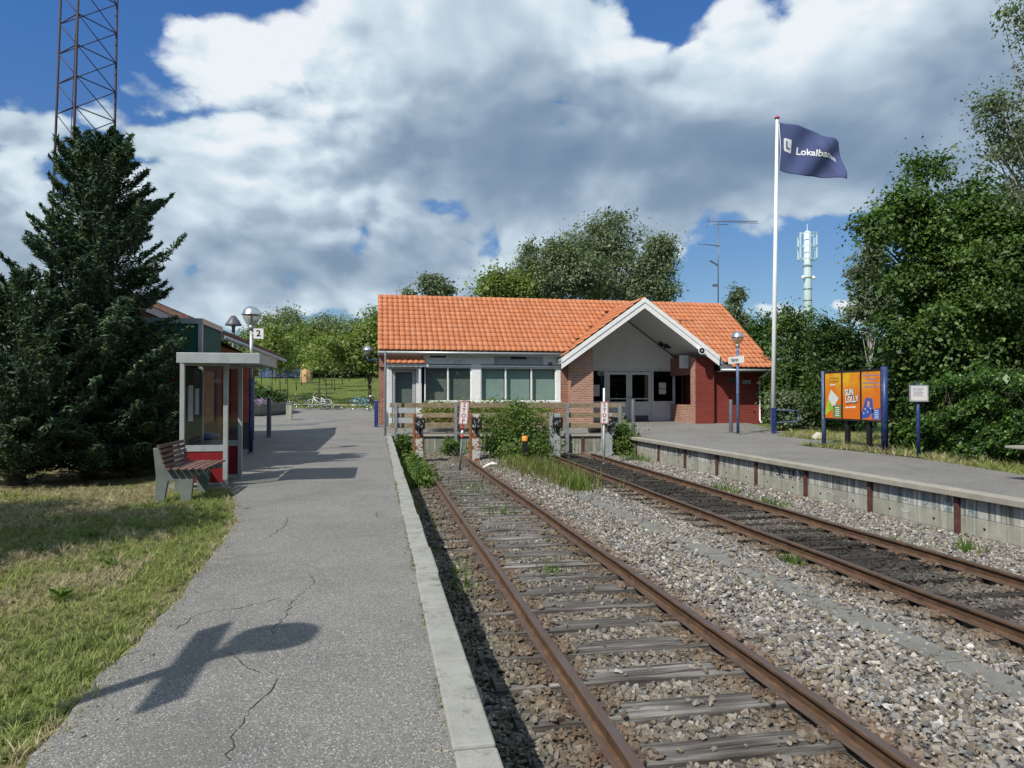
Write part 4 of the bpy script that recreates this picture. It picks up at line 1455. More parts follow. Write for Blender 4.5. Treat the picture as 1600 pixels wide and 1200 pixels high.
MB().tube([(15.05, 29.70, 2.62), (17.7, 29.70, 2.62)], .06, 8).build('gutter', M['alu'], st)
MB().box(0, 8.05, 30.67, YW, 3.20, 3.235).build('eave_soffit', M['white_old'], st)
MB().box(15.1, 17.55, 29.8, 30.65, 2.55, 2.58).build('eave_soffit', M['darkgrey'], st)
MB().tube([(17.42, 29.72, 2.60), (17.42, 30.0, 2.45), (17.42, 30.55, 2.3), (17.42, 30.56, .35), (17.44, 30.45, .2)], .045, 8).build('downpipe', M['white'], st)
MB().lathe((15.07 - .55, 29.76, 3.05), [(0, 0)], 3) if False else None
sp = (14.14, 29.80, 3.47)
ls = MB()
for r_, dd in ((.15, .0), (.15, .08)):
    pass
ls.tube([(sp[0], 29.83, sp[2]), (sp[0], 29.68, sp[2])], [.10, .165], 16).build('loudspeaker', M['white'], st)
MB().tube([(sp[0], 29.70, sp[2]), (sp[0], 29.672, sp[2])], [.12, .125], 14).build('loudspeaker_mouth', M['black'], st)
MB().tube([(sp[0], 29.69, sp[2]), (sp[0], 29.66, sp[2])], [.03, .03], 10).build('loudspeaker_cone', M['white'], st)
c1 = (13.59, 33.00, 4.01); c2 = (13.80, 32.80, 3.87)
MB().box(c1[0] - .09, c1[0] + .09, 32.9, 33.1, c1[2] - .14, c1[2] + .12).build('floodlight', M['black'], st, bevel=.01)
MB().box(c2[0] - .11, c2[0] + .13, 32.6, 32.9, c2[2] - .10, c2[2] + .10).tube([(c2[0], 32.9, c2[2]), (c2[0], 33.45, c2[2] + .1)], .025, 6).build('security_camera', M['black'], st, bevel=.01)
MB().box(15.9, 16.3, 30.60, 30.648, 2.10, 2.32).build('wall_grille', M['darkgrey'], st)
MB().box(16.6, 17.0, 30.60, 30.648, 2.02, 2.20).build('wall_grille', M['alu'], st)

# TV aerial on the roof
ae = thing('television_aerial', 'thin rooftop television aerial mast with two long horizontal antennas behind the gable', 'aerial', (17.90, 35.60, 6.55))
b0 = (17.90, 35.60, 6.21); b1 = (17.92, 35.60, 10.74)
MB().tube([b0, b1], .028, 6).build('mast', M['antenna'], ae)
a0 = (17.33, 35.60, 10.82); a1 = (20.20, 35.60, 10.92)
mb = MB().tube([a0, a1], .02, 5)
n_ = 22
for i in range(n_):
    t = i / (n_ - 1); x_ = a0[0] + (a1[0] - a0[0]) * t
    mb.tube([(x_, 35.6 - .12, a0[2]), (x_, 35.6 + .12, a0[2])], .012, 4)
    mb.tube([(x_, 35.6, a0[2] - .04), (x_, 35.6, a0[2] + .04)], .012, 4)
mb.tube([(a0[0] - .05, 35.6, a0[2] - .35), (a0[0] + .05, 35.6, a0[2] - .05)], .015, 4).tube([(a0[0] + .05, 35.6, a0[2] + .3), (a0[0] + .05, 35.6, a0[2])], .015, 4)
mb.tube([(b1[0] - .3, 35.6, b1[2] - .08), (b1[0] + .55, 35.6, b1[2] - .08)], .018, 5)
mb.build('yagi_antenna', M['antenna'], ae)
a0 = (16.81, 35.60, 9.56); a1 = (17.99, 35.60, 9.51)
mb = MB().tube([a0, a1], .02, 5)
for i in range(11):
    t = i / 10; x_ = a0[0] + (a1[0] - a0[0]) * t; z_ = a0[2] + (a1[2] - a0[2]) * t
    mb.tube([(x_, 35.5, z_), (x_, 35.7, z_)], .012, 4)
mb.tube([(a1[0] - .1, 35.6, a1[2] - .2), (a1[0] - .15, 35.6, a1[2] + .2)], .014, 4)
mb.build('yagi_antenna', M['antenna'], ae)
a0 = (17.43, 35.60, 8.70); a1 = (17.91, 35.60, 8.44)
MB().bar(a0, a1, .10, .05).build('yagi_antenna', M['antenna'], ae)
a0 = (17.72, 35.60, 7.37)
MB().box(a0[0] - .12, a0[0] + .15, 35.55, 35.65, a0[2] - .06, a0[2] + .06).tube([(a0[0] - .35, 35.6, a0[2] - 1.0), (a0[0] + .45, 35.6, a0[2] - 1.0)], .02, 5).build('amplifier_box', M['antenna'], ae)

# ------------------------------------------------------------------ text helper
def text_mesh(body, size=1.0, bold=0.0, shear=0.0, spacing=1.0):
    cu = bpy.data.curves.new('lettering', 'FONT')
    cu.body = body; cu.size = size; cu.align_x = 'CENTER'; cu.align_y = 'CENTER'
    cu.offset = bold; cu.shear = shear; cu.space_character = spacing; cu.resolution_u = 3
    o = bpy.data.objects.new('lettering_tmp', cu)
    me = bpy.data.meshes.new_from_object(o)
    bpy.data.objects.remove(o)
    return me


def lettering(name, body, parent, m, origin, ex, ey, size, bold=0, sx=1.0, fn=None, shear=0, spacing=1.0, cuts=0):
    me = text_mesh(body, size, bold, shear, spacing)
    if cuts:
        bm = bmesh.new(); bm.from_mesh(me)
        bmesh.ops.triangulate(bm, faces=bm.faces)
        bmesh.ops.subdivide_edges(bm, edges=bm.edges, cuts=cuts, use_grid_fill=True)
        bm.to_mesh(me); bm.free()
    ex, ey, o_ = Vector(ex).normalized(), Vector(ey).normalized(), Vector(origin)
    inv_ = ORG[parent.name].inverted() if parent.name in ORG else Matrix()
    for v_ in me.vertices:
        if fn: p = fn(v_.co.x * sx, v_.co.y)
        else: p = o_ + ex * (v_.co.x * sx) + ey * v_.co.y
        v_.co = inv_ @ p
    me.materials.clear(); me.materials.append(m)
    return link(name, me, parent)


# ------------------------------------------------------------------ lamps
def lamp(label, x, y, z0, hz=3.7, sign=None, sz=2.83, number=None, group='round topped platform lamps', blue=M['blue_pale']):
    t = thing('platform_lamp', label, 'lamp', (x, y, z0), group)
    H_ = z0 + hz
    zs_ = z0 + (1.9 if number else hz - .43)
    MB().tube([(x, y, z0), (x, y, zs_)], .055, 12).build('pole', blue, t)
    if number: MB().tube([(x, y, zs_), (x, y, H_ - .42)], .048, 12).build('pole', M['galv'], t)
    MB().lathe((x, y, z0), [(.09, 0), (.09, .03), (.055, .05)], 14).build('foot_ring', M['darkgrey'], t)
    MB().lathe((x, y, H_), [(.04, -.55), (.045, -.40), (.075, -.38), (.085, -.30), (.05, -.27)], 14).build('collar', M['galv'], t)
    MB().lathe((x, y, H_), [(.07, -.28), (.14, -.22), (.20, -.12), (.225, -.01)], 24).build('globe', M['lampglass'], t)
    MB().lathe((x, y, H_), [(.025, -.27), (.035, -.1), (.02, .02)], 10).build('bulb', M['white'], t)
    MB().lathe((x, y, H_), [(.245, -.012), (.25, .0), (.225, .012), (.215, .06), (.18, .13), (.115, .185), (.05, .21), (.0, .215)], 28).build('hood', M['chrome'], t)
    if sign:
        s_ = MB().box(x - .075, x - .055, y - .6, y + .6, z0 + sz - .13, z0 + sz + .13).box(x - .055, x + .055, y - .03, y + .03, z0 + sz - .09, z0 + sz - .05).box(x - .055, x + .055, y - .03, y + .03, z0 + sz + .05, z0 + sz + .09).build('name_sign', M['sign_white'], t, bevel=.004)
        lettering('sign_lettering', sign, s_, M['black'], (x - .0785, y + .08, z0 + sz), (0, -1, 0), (0, 0, 1), .21, .004, sx=.85)
    if number:
        s_ = MB().box(x + .06, x + .30, y - .062, y - .05, H_ - .62, H_ - .36).box(x + .0, x + .07, y - .05, y + .01, H_ - .5, H_ - .47).build('number_plate', M['sign_white'], t)
        lettering('plate_number', number, s_, M['black'], (x + .18, y - .0645, H_ - .49), (1, 0, 0), (0, 0, 1), .22, .006)
    return t


ml, q = new_mat('smoky_lamp_globe')
p = q.node('ShaderNodeBsdfPrincipled'); p.inputs['Base Color'].default_value = (.62, .60, .50, 1); p.inputs['Roughness'].default_value = .12
p.inputs['Transmission Weight'].default_value = .0
tr = q.node('ShaderNodeBsdfTransparent'); tr.inputs[0].default_value = (.75, .74, .68, 1)
mx = q.node('ShaderNodeMixShader'); mx.inputs[0].default_value = .25
q.l.new(tr.outputs[0], mx.inputs[1]); q.l.new(p.outputs[0], mx.inputs[2])
o = q.node('ShaderNodeOutputMaterial'); q.l.new(mx.outputs[0], o.inputs[0])
M['lampglass'] = ml
lamp('platform lamp with round metal hood and white name sign by the red brick wall', 13.43, 25.15, 0, sign='Nærum')
lamp('round hooded platform lamp behind the shelter with a plate numbered 2', -3.17, 19.2, 0, hz=3.55, number='2', blue=M['blue'])
lamp('platform lamp at the left path edge, seen by its disc and sign shadow', -3.08, 2.24, -.03, sign='Nærum', sz=3.20)
# lamp on a bracket at the building corner
wl = thing('wall_lamp', 'small hooded lamp on a blue bracket at the station\'s left corner', 'lamp', (-.35, 31.3, 3.3))
X_, Y_, Z_l = -.42, 31.35, 3.42
MB().lathe((X_, Y_, Z_l), [(.06, -.26), (.13, -.2), (.18, -.1), (.2, 0)], 20).build('globe', M['lampglass'], wl)
MB().lathe((X_, Y_, Z_l), [(.23, -.01), (.235, 0), (.2, .05), (.16, .12), (.09, .18), (0, .2)], 22).build('hood', M['chrome'], wl)
MB().tube([(X_, Y_, Z_l - .25), (X_, Y_, Z_l - .42), (-.1, Y_, Z_l - .42), (.05, Y_, Z_l - .42)], .035, 8).build('bracket', M['blue'], wl)
# street lamp behind the left building
q3 = (-6.39, 34.00, 4.97)
tl = thing('street_lamp', 'dark mushroom shaped street lamp rising behind the brown roof', 'lamp', (q3[0], 34, 0))
MB().tube([(q3[0], 34, 0), (q3[0], 34, q3[2] - .2)], .07, 8).build('pole', M['darkgrey'], tl)
MB().lathe((q3[0], 34, q3[2]), [(.0, .12), (.1, .10), (.2, -.05), (.36, -.3), (.36, -.34), (.1, -.34), (.07, -.5)], 16).build('hood', M['darkgrey'], tl)

# ------------------------------------------------------------------ posts
def bollard(label, x, y, z0, h, r_, m, name='bollard', group=None):
    t = thing(name, label, 'post', (x, y, z0), group)
    MB().lathe((x, y, z0), [(r_, -.05), (r_, h - .02), (r_ * .8, h), (0, h)], 14).build('post', m, t)
    MB().lathe((x, y, z0), [(r_ * 2.2, 0), (r_ * 2.2, .012), (r_, .02)], 14).build('foot_plate', M['darkgrey'], t)
    return t


bollard('dark grey steel post right of the wooden fence end', 9.39, 25.5, 0, 1.34, .075, M['darkgrey'], group='dark grey steel posts')
bollard('dark grey steel post close beside the name sign lamp', 13.85, 26.5, 0, 1.32, .075, M['darkgrey'], group='dark grey steel posts')
bollard('grey steel post on the forecourt in front of the flower planter', -3.8, 26.7, 0, 1.40, .08, M['darkgrey'], group='dark grey steel posts')
bollard('thin tall grey pole in front of the station\'s left corner', 0.28, 26.74, 0, 3.1, .045, M['antenna'], name='slim_pole')
g1 = (4.21, 44.81, 0.00)
t = thing('stone_bollard', 'short square pale stone bollard between the planter and the bicycles', 'bollard', (-5.21, 44.80, 0.10))
g1 = (-5.21, 44.80, 0.10)
MB().box(g1[0] - .17, g1[0] + .17, 44.65, 44.95, 0, .95).build('post', M['panel'], t, bevel=.03)
MB().box(g1[0] - .19, g1[0] + .19, 44.62, 44.98, .95, 1.0).build('cap', M['coping'], t, bevel=.01)
g1 = (-0.05, 30.20, 1.29)
t = thing('blue_bin_post', 'slim blue box post standing against the station\'s left brick corner', 'post', (g1[0], 30.2, .2))
MB().box(g1[0] - .08, g1[0] + .08, 30.1, 30.3, .05, 1.25).build('post', M['blue'], t, bevel=.02)
MB().box(g1[0] - .10, g1[0] + .10, 30.08, 30.32, 1.25, 1.30).build('cap', M['blue_pale'], t)

# ------------------------------------------------------------------ wooden fence
ft = thing('wooden_fence', 'fence of three brown planks on galvanised posts in front of the station', 'fence', (4.6, 26.8, 0))
fx = [.67, 2.90, 5.05, 7.05, 9.02]
for i, x_ in enumerate(fx):
    y_ = endw(x_) - .17
    mb = MB()
    mb.box(x_ - .055, x_ + .055, y_ - .05, y_ - .042, -.78, 1.20)
    mb.box(x_ - .055, x_ + .055, y_ + .042, y_ + .05, -.78, 1.20)
    mb.box(x_ - .005, x_ + .005, y_ - .041, y_ + .041, -.78, 1.20)
    mb.build('post', M['galv'], ft)
for j, zc in enumerate((1.105, .735, .345)):
    ext = [.45] + fx[1:-1] + [9.25]
    for a_, c_ in zip(ext[:-1], ext[1:]):
        ya, yb_ = endw(a_) - .075, endw(c_) - .075
        z1_ = zc + random.uniform(-.012, .012); z2_ = zc + random.uniform(-.012, .012)
        MB().bar((a_ + .004, ya, z1_), (c_ - .004, yb_, z2_), .045, .175 if j < 2 else .19).build('plank', M['plank'], ft, bevel=.006)
MB().bar((9.13, endw(9.1) - .13, .28), (9.13, endw(9.1) - .13, .82), .14, .045).build('plank', M['plank'], ft)

# ------------------------------------------------------------------ buffer stops
M['peel_white'] = mat_peel('peeling_white_on_rust', (.55, .55, .52), (.20, .085, .04), .5, 4)
M['peel_grey'] = mat_peel('peeling_grey_paint', (.36, .40, .40), (.10, .07, .05), .25, 5)
M['rust_steel'] = simple('orange_rust_steel', (.26, .105, .045), .85, var=.45, scale=7, bump=.5, dirt=(.10, .04, .02))


def buffer_post(label, x, y, style):
    t = thing('buffer_stop', label, 'buffer stop', (x, y, -.75), 'buffer stop posts at the track ends')
    z0, z1 = -.78, .88
    front = M['rust_steel'] if style == 'rust' else M['peel_grey']
    side = M['peel_white'] if style == 'rust' else M['peel_grey']
    # upright channel with its web towards the track and two flanges
    MB().box(x - .165, x - .10, y - .13, y + .13, z0, z1).build('flange', front, t, bevel=.008)
    MB().box(x + .10, x + .165, y - .13, y + .13, z0, z1 - .03).build('flange', side, t, bevel=.008)
    MB().box(x - .098, x + .098, y - .02, y + .02, z0, z1 - .02).build('web', side, t)
    MB().prism([(y + .02, .45), (y + .02, z0), (y + .95, z0), (y + .95, z0 + .12)], 'x', x - .03, x + .03).build('rear_strut', side, t)
    MB().prism([(-.15, .55), (.165, .55), (.165, z0 + .2), (.12, z0 + .12), (.16, -.05)], 'z', 0, 1) if False else None
    # diagonal gusset plate on the front face
    g_ = MB()
    g_.add([(x - .09, y - .125, .40), (x + .10, y - .125, .10), (x + .10, y - .125, z0 + .05), (x - .09, y - .125, z0 + .05),
            (x - .09, y - .105, .40), (x + .10, y - .105, .10), (x + .10, y - .105, z0 + .05), (x - .09, y - .105, z0 + .05)],
           [(0, 1, 2, 3), (7, 6, 5, 4), (0, 4, 5, 1), (1, 5, 6, 2), (2, 6, 7, 3), (3, 7, 4, 0)])
    g_.build('front_plate', M['peel_white'] if style == 'rust' else M['peel_grey'], t)
    bk = MB().box(x - .12, x + .21, y - .34, y - .14, .38, .74).build('buffer_block', M['rubber'], t, bevel=.03)
    mb = MB()
    r_ = random.Random(int(x * 10))
    for k in range(7):
        cx_, cz_ = x + r_.uniform(-.07, .16), r_.uniform(.46, .66)
        P_ = [(cx_ + r_.uniform(-.05, .05), y - .3425, cz_ + r_.uniform(-.07, .07)) for _ in range(3)]
        for a_, c_ in zip(P_[:-1], P_[1:]):
            mb.bar(a_, c_, .012, .003, up=(0, 1, 0))
    mb.build('chalk_scribble', M['chalk'], bk)
    return t


buffer_post('rusty buffer post with scribbled black block, leftmost behind the near track', 1.32, 23.9, 'rust')
buffer_post('rusty buffer post with scribbled black block beside the leaning STOP sign', 3.17, 23.7, 'rust')
buffer_post('grey peeling buffer post half hidden by the green bush', 6.00, 24.0, 'grey')
buffer_post('pale grey buffer post directly behind the upright STOP sign', 7.99, 24.4, 'grey')


# ------------------------------------------------------------------ stop signs
def stop_sign(label, x, y, zb, lean, banded):
    t = thing('stop_sign', label, 'stop sign', (x, y, zb), 'STOP signs at the track ends')
    T_ = Matrix.Translation((x, y, zb)) @ Matrix.Rotation(rad(lean), 4, 'Y')

    def P(a_, c_, e_): return T_ @ Vector((a_, c_, e_))
    pt = 1.45 if banded else 2.45
    if banded:
        MB().tube([P(0, 0, 0), P(0, 0, .95)], .032, 10).build('pole', M['greygreen'], t)
        MB().tube([P(0, 0, .951), P(0, 0, 1.08)], .034, 10).build('red_band', M['sign_red_bright'], t)
        MB().tube([P(0, 0, 1.081), P(0, 0, 1.20)], .034, 10).build('white_band', M['white'], t)
        MB().tube([P(0, 0, 1.201), P(0, 0, 1.36)], .034, 10).build('red_band', M['sign_red_bright'], t)
        z0_, z1_ = 1.36, 2.06
    else:
        MB().tube([P(0, 0, 0), P(0, 0, .12)], .05, 10).build('pole_foot', M['darkgrey'], t)
        MB().tube([P(0, 0, .12), P(0, 0, 2.45)], .030, 10).build('pole', M['white'], t)
        z0_, z1_ = 1.32, 2.03
    w_ = .145
    p_ = MB()
    p_.box(-w_, w_, -.05, -.036, z0_, z1_, mtx=T_)
    pl_ = p_.build('sign_plate', M['sign_red'], t, bevel=.004)
    MB().box(-w_ + .022, w_ - .022, -.054, -.0505, z0_ + .022, z1_ - .022, mtx=T_).build('sign_face', M['sign_white'], pl_)
    MB().box(-w_ + .034, w_ - .034, -.0555, -.0542, z0_ + .034, z0_ + .046, mtx=T_).box(-w_ + .034, w_ - .034, -.0555, -.0542, z1_ - .046, z1_ - .034, mtx=T_).box(-w_ + .034, -w_ + .044, -.0555, -.0542, z0_ + .046, z1_ - .046, mtx=T_).box(w_ - .044, w_ - .034, -.0555, -.0542, z0_ + .046, z1_ - .046, mtx=T_).build('sign_border', M['sign_red'], pl_)
    for i, ch in enumerate('STOP'):
        zc = z1_ - .125 - i * (z1_ - z0_ - .235) / 3
        lettering('sign_letter', ch, pl_, M['sign_red'], P(0, -.0565, zc), T_.to_3x3() @ Vector((1, 0, 0)), T_.to_3x3() @ Vector((0, 0, 1)), .165, .004)
    return t


M['greygreen'] = simple('grey_green_paint', (.12, .17, .16), .6, var=.2)
M['sign_red_bright'] = simple('red_band_paint', (.55, .06, .04), .5)
stop_sign('leaning STOP sign on a red and white banded pole on the near track', 2.37, 21.0, -.74, 4.0, True)
stop_sign('upright STOP sign on a white pole on the far track', 7.01, 21.7, -.74, .3, False)

# small things at the track ends
hp = thing('white_hose', 'short bent white plastic pipe lying by the near track end', 'pipe', (3.38, 21.78, -0.68))
MB().tube([(3.11, 21.24, -0.68), (3.29, 21.58, -0.64), (3.39, 21.33, -0.56), (3.51, 21.32, -0.58), (3.58, 21.55, -0.70)], .042, 8).build('pipe', M['white'], hp)
mo = thing('orange_marker', 'black marker post with an orange top standing inside the green bush', 'marker', (4.72, 23.00, -0.24))
mo0 = (4.72, 23.00, -0.24)
MB().lathe((mo0[0], 22.9, 0), [(.09, -.78), (.09, .0)], 12).build('post', M['black'], mo)
MB().lathe((mo0[0], 22.9, 0), [(.098, .0), (.098, .16), (.0, .17)], 12).build('orange_top', M['orange'], mo)
tr0 = (8.45, 27.40, 0.11)
ty = thing('rubber_roll', 'dark rubber roll lying on the paving behind the fence', 'roll', (tr0[0], 27.4, 0))
MB().tube([(tr0[0] - .2, 27.35, .14), (tr0[0] + .28, 27.45, .14)], .14, 18).build('roll', M['rubber'], ty)
MB().tube([(tr0[0] - .21, 27.348, .14), (tr0[0] - .19, 27.352, .14)], .05, 12).build('hub', M['darkgrey'], ty)

# ------------------------------------------------------------------ flagpole and flag
YF = 27.0
f0 = (15.97, 27.00, 0.06); f1 = (16.24, 27.00, 12.94)
fp = thing('flagpole', 'tall white flagpole standing on grass right of the station', 'flagpole', (f0[0], YF, f0[2]))
MB().tube([(f0[0], YF, -.05), ((f0[0] + f1[0]) / 2, YF, (f1[2]) / 2), (f1[0], YF, f1[2])], [.10, .085, .052], 16).build('pole', M['pole_white'], fp)
MB().lathe((f1[0], YF, f1[2]), [(.05, 0), (.10, .02), (.115, .05), (.09, .08), (.05, .13), (0, .14)], 14).build('finial', M['red_pink'], fp)
MB().tube([(f1[0] + .075, YF - .02, f1[2] - .2), (f1[0] + .13, YF - .05, f1[2] - 1.2), (f1[0] + .055, YF - .05, f1[2] - 2.35)], .012, 5).build('halyard', M['white'], fp)
h0 = (16.29, 27.00, 12.81); h1 = (16.25, 27.00, 10.81)
FH = h0[2] - h1[2]
FW = 2.72


def flagpt(u, v, off=0.0):
    """u 0..1 along the fly, v 0..1 up the hoist"""
    top = h0[2] - .64 * u + .05 * math.sin(u * 6.2)
    bot = h1[2] - .34 * u ** .8 - .05 * math.sin(u * 7)
    z_ = bot + (top - bot) * v
    bend = .20 * math.sin(5.6 * u + 3.4 * v - 1.2) * u ** .8 + .13 * math.sin(10.5 * u - 5.2 * v + 1) * u ** .6 + .06 * math.sin(19 * u + 7 * v) * u ** .7
    x_ = h0[0] + .05 + FW * u + .03 * math.sin(9 * v) * u
    return Vector((x_, YF - .25 * u + bend + off, z_))


fl = thing('flag', 'wind blown navy blue flag with white L logo and Lokalbanen lettering', 'flag', (h0[0], YF, h1[2]))
mb = MB(); NU, NV = 64, 36
mb.add([flagpt(i / NU, j / NV) for j in range(NV + 1) for i in range(NU + 1)],
       [(j * (NU + 1) + i, j * (NU + 1) + i + 1, (j + 1) * (NU + 1) + i + 1, (j + 1) * (NU + 1) + i) for j in range(NV) for i in range(NU)], True)
cl = mb.build('cloth', M['flag'], fl)
md = cl.modifiers.new('thickness', 'SOLIDIFY'); md.thickness = .004; md.offset = 0


def flogo(x_, y_): return flagpt(.135 + x_ / 2.75, .56 + y_ / FH, -.012)
def flogo2(x_, y_): return flagpt(.135 + x_ / 2.75, .56 + y_ / FH, -.020)


mb = MB()
W2, H2, NN = .19, .27, 10
vs = []
for j in range(NN + 1):
    for i in range(NN + 1):
        x_ = -1 + 2 * i / NN; y_ = -1 + 2 * j / NN
        # squircle corners
        if abs(x_) > .7 and abs(y_) > .7:
            ax, ay = (abs(x_) - .7) / .3, (abs(y_) - .7) / .3
            r_ = math.hypot(ax, ay)
            if r_ > 1: ax, ay = ax / r_, ay / r_
            x_ = math.copysign(.7 + .3 * ax, x_); y_ = math.copysign(.7 + .3 * ay, y_)
        vs.append(flogo(x_ * W2, y_ * H2))
mb.add(vs, [(j * (NN + 1) + i, j * (NN + 1) + i + 1, (j + 1) * (NN + 1) + i + 1, (j + 1) * (NN + 1) + i) for j in range(NN) for i in range(NN)])
mb.build('logo_square', M['flag_white'], cl)
lettering('logo_letter', 'L', cl, M['flag'], (0, 0, 0), (1, 0, 0), (0, 0, 1), .42, .014, fn=flogo2, cuts=1)
lettering('flag_lettering', 'Lokalbanen', cl, M['flag_white'], (0, 0, 0), (1, 0, 0), (0, 0, 1), .40, .010, sx=1.0, fn=lambda a_, c_: flagpt(.60 + a_ / 2.95, .50 + c_ / FH, -.016), cuts=2)

# ------------------------------------------------------------------ blue barrier beside the flagpole
ba = thing('blue_barrier', 'blue post with a double tube railing beside the flagpole foot', 'barrier', (15.18, 25.60, 0.08))
q0 = (15.18, 25.60, 0.08)
MB().box(q0[0] - .07, q0[0] + .07, 25.53, 25.67, -.05, 1.0).build('post', M['blue'], ba, bevel=.01)
q1 = (16.44, 25.90, 0.92); zt, zb_ = .92, .42
MB().tube([(q0[0] + .07, 25.6, zt), (q1[0] - .12, 25.85, zt - .04), (q1[0] - .02, 25.88, zt - .12), (q1[0], 25.9, (zt + zb_) / 2), (q1[0] - .02, 25.88, zb_ + .1), (q1[0] - .12, 25.85, zb_ + .02), (q0[0] + .07, 25.6, zb_)], .024, 8).build('railing', M['blue_pale'], ba)

# rock, noticeboard, table edge
rk = thing('rock', 'pale tan rock lying on the grass left of the orange hoarding', 'rock', (14.74, 22.06, 0.00))
r0 = (14.74, 22.06, 0.00)
bm = bmesh.new(); rr_ = random.Random(3)
for i in range(26):
    v_ = Vector((rr_.gauss(0, 1), rr_.gauss(0, 1), rr_.gauss(0, 1))).normalized()
    bm.verts.new((v_.x * .26, v_.y * .2, max(-.05, v_.z * .20) + .05))
bmesh.ops.convex_hull(bm, input=bm.verts)
me = bpy.data.meshes.new('rock'); bm.to_mesh(me); bm.free(); me.materials.append(M['stone_light'])
o = link('boulder', me, rk)
nb_ = thing('notice_board', 'small white framed timetable board on a blue post before the hedge', 'notice board', (12.81, 15.19, 0))
MB().tube([(12.81, 15.19, -.05), (12.81, 15.19, 1.78)], .045, 12).build('post', M['blue'], nb_)
e_ = Vector((.96, -.28, 0)); e_.normalize(); n__ = Vector((-e_.y, e_.x, 0)) * -1
C_ = Vector((12.78, 15.13, 1.53))
def obox(w_, z0_, z1_, d0, d1): 
    mb_2 = MB(); vs = []
    for zz in (z0_, z1_):
        for a_, c_ in ((-w_, d0), (w_, d0), (w_, d1), (-w_, d1)): vs.append(C_ + e_ * a_ + n__ * c_ + Vector((0, 0, zz)))
    return mb_2.add(vs, [(3, 2, 1, 0), (4, 5, 6, 7), (0, 1, 5, 4), (1, 2, 6, 5), (2, 3, 7, 6), (3, 0, 4, 7)])
fr_ = obox(.215, -.20, .20, -.012, .028).build('frame', M['alu'], nb_, bevel=.004)
obox(.185, -.17, .17, .029, .032).build('sheet', M['paper'], fr_)
mb = MB()
for k, zz in enumerate((.12, .09, .06, .03, 0, -.03, -.06)):
    a_ = C_ + e_ * -.15 + n__ * .034 + Vector((0, 0, zz)); c_ = C_ + e_ * (.1 - .02 * (k % 3)) + n__ * .034 + Vector((0, 0, zz))
    mb.bar(a_, c_, .003, .006)
mb.build('printed_lines', M['blue_pale'], fr_)
bt = thing('platform_bench', 'grey seat end of a bench poking in before the hedge at far right', 'bench', (11.75, 9.9, 0))
bt0 = (10.73, 10.60, 0.61)
MB().box(bt0[0] + .0, bt0[0] + .5, 9.0, 10.7, bt0[2] - .045, bt0[2] + .0).build('seat', M['coping'], bt, bevel=.01)
for yy in (9.3, 10.25):
    MB().box(bt0[0] + .12, bt0[0] + .4, yy, yy + .12, -.05, bt0[2] - .046).build('leg', M['bench_conc'], bt, bevel=.01)

# ------------------------------------------------------------------ hoarding with three posters
XB = 13.42
hb = thing('advertising_hoarding', 'three panel orange ice lolly hoarding on blue and black posts', 'hoarding', (XB, 18.5, 0))
yl, yr = 19.74, 17.23
ztop, zbot = 2.16, .80
MB().tube([(XB, yl + .07, -.05), (XB, yl + .07, ztop + .06)], .065, 12).build('outer_post', M['blue_pale'], hb)
MB().tube([(XB, yr - .10, -.05), (XB, yr - .10, ztop + .10)], .085, 14).build('outer_post', M['blue'], hb)
for yy in (yl - .95, yr + .62):
    MB().box(XB + .03, XB + .13, yy - .07, yy + .07, -.05, zbot + .1).build('inner_post', M['black'], hb, bevel=.008)
fr = MB()
fr.box(XB - .03, XB + .03, yr, yl, ztop, ztop + .05).box(XB - .03, XB + .03, yr, yl, zbot - .05, zbot)
pw_ = (yl - yr) / 3
for i in range(4): fr.box(XB - .03, XB + .03, yr + i * pw_ - .025, yr + i * pw_ + .025, zbot + .001, ztop - .001)
fr = fr.build('panel_frame', M['black'], hb)
mp, q = new_mat('orange_poster_print')
co = q.node('ShaderNodeNewGeometry').outputs['Position']
X__, Y__, Z__ = q.sep(co)
gl = q.maprange(q.noise(co, 2.2, 4, .6, .6), .38, .68)
up = q.maprange(Z__, 1.25, 1.95, 0, 1, True)
c = q.mix(q.math('MULTIPLY', gl, up), (.66, .16, .015), (.72, .42, .02))
finish(q, c, .35, 0, None, .4)
panels = []
for i in range(3):
    ya, yb_ = yl - i * pw_ - .03, yl - (i + 1) * pw_ + .03
    pn = MB().box(XB - .015, XB + .015, yb_, ya, zbot + .004, ztop - .004).build('poster_panel', mp, hb)
    panels.append((pn, (ya + yb_) / 2, ya, yb_))
def flatprint(name, poly, m, parent, x=None):
    """polygon on the hoarding plane, y decreasing = to the right"""
    x = XB - .0165 if x is None else x
    mb = MB(); mb.add([(x, y_, z_) for y_, z_ in poly], [tuple(range(len(poly)))])
    return mb.build(name, m, parent)
PR = {k: simple('print_' + k, v, .4, var=.04, bump=0) for k, v in dict(lime=(.36, .52, .05), pale=(.62, .66, .62), green=(.12, .23, .07), yellow=(.62, .42, .03), blue=(.045, .09, .36), pink=(.62, .30, .24), ltext=(.60, .70, .55), btext=(.45, .55, .70), dbrown=(.22, .12, .02), violet=(.33, .20, .27)).items()}
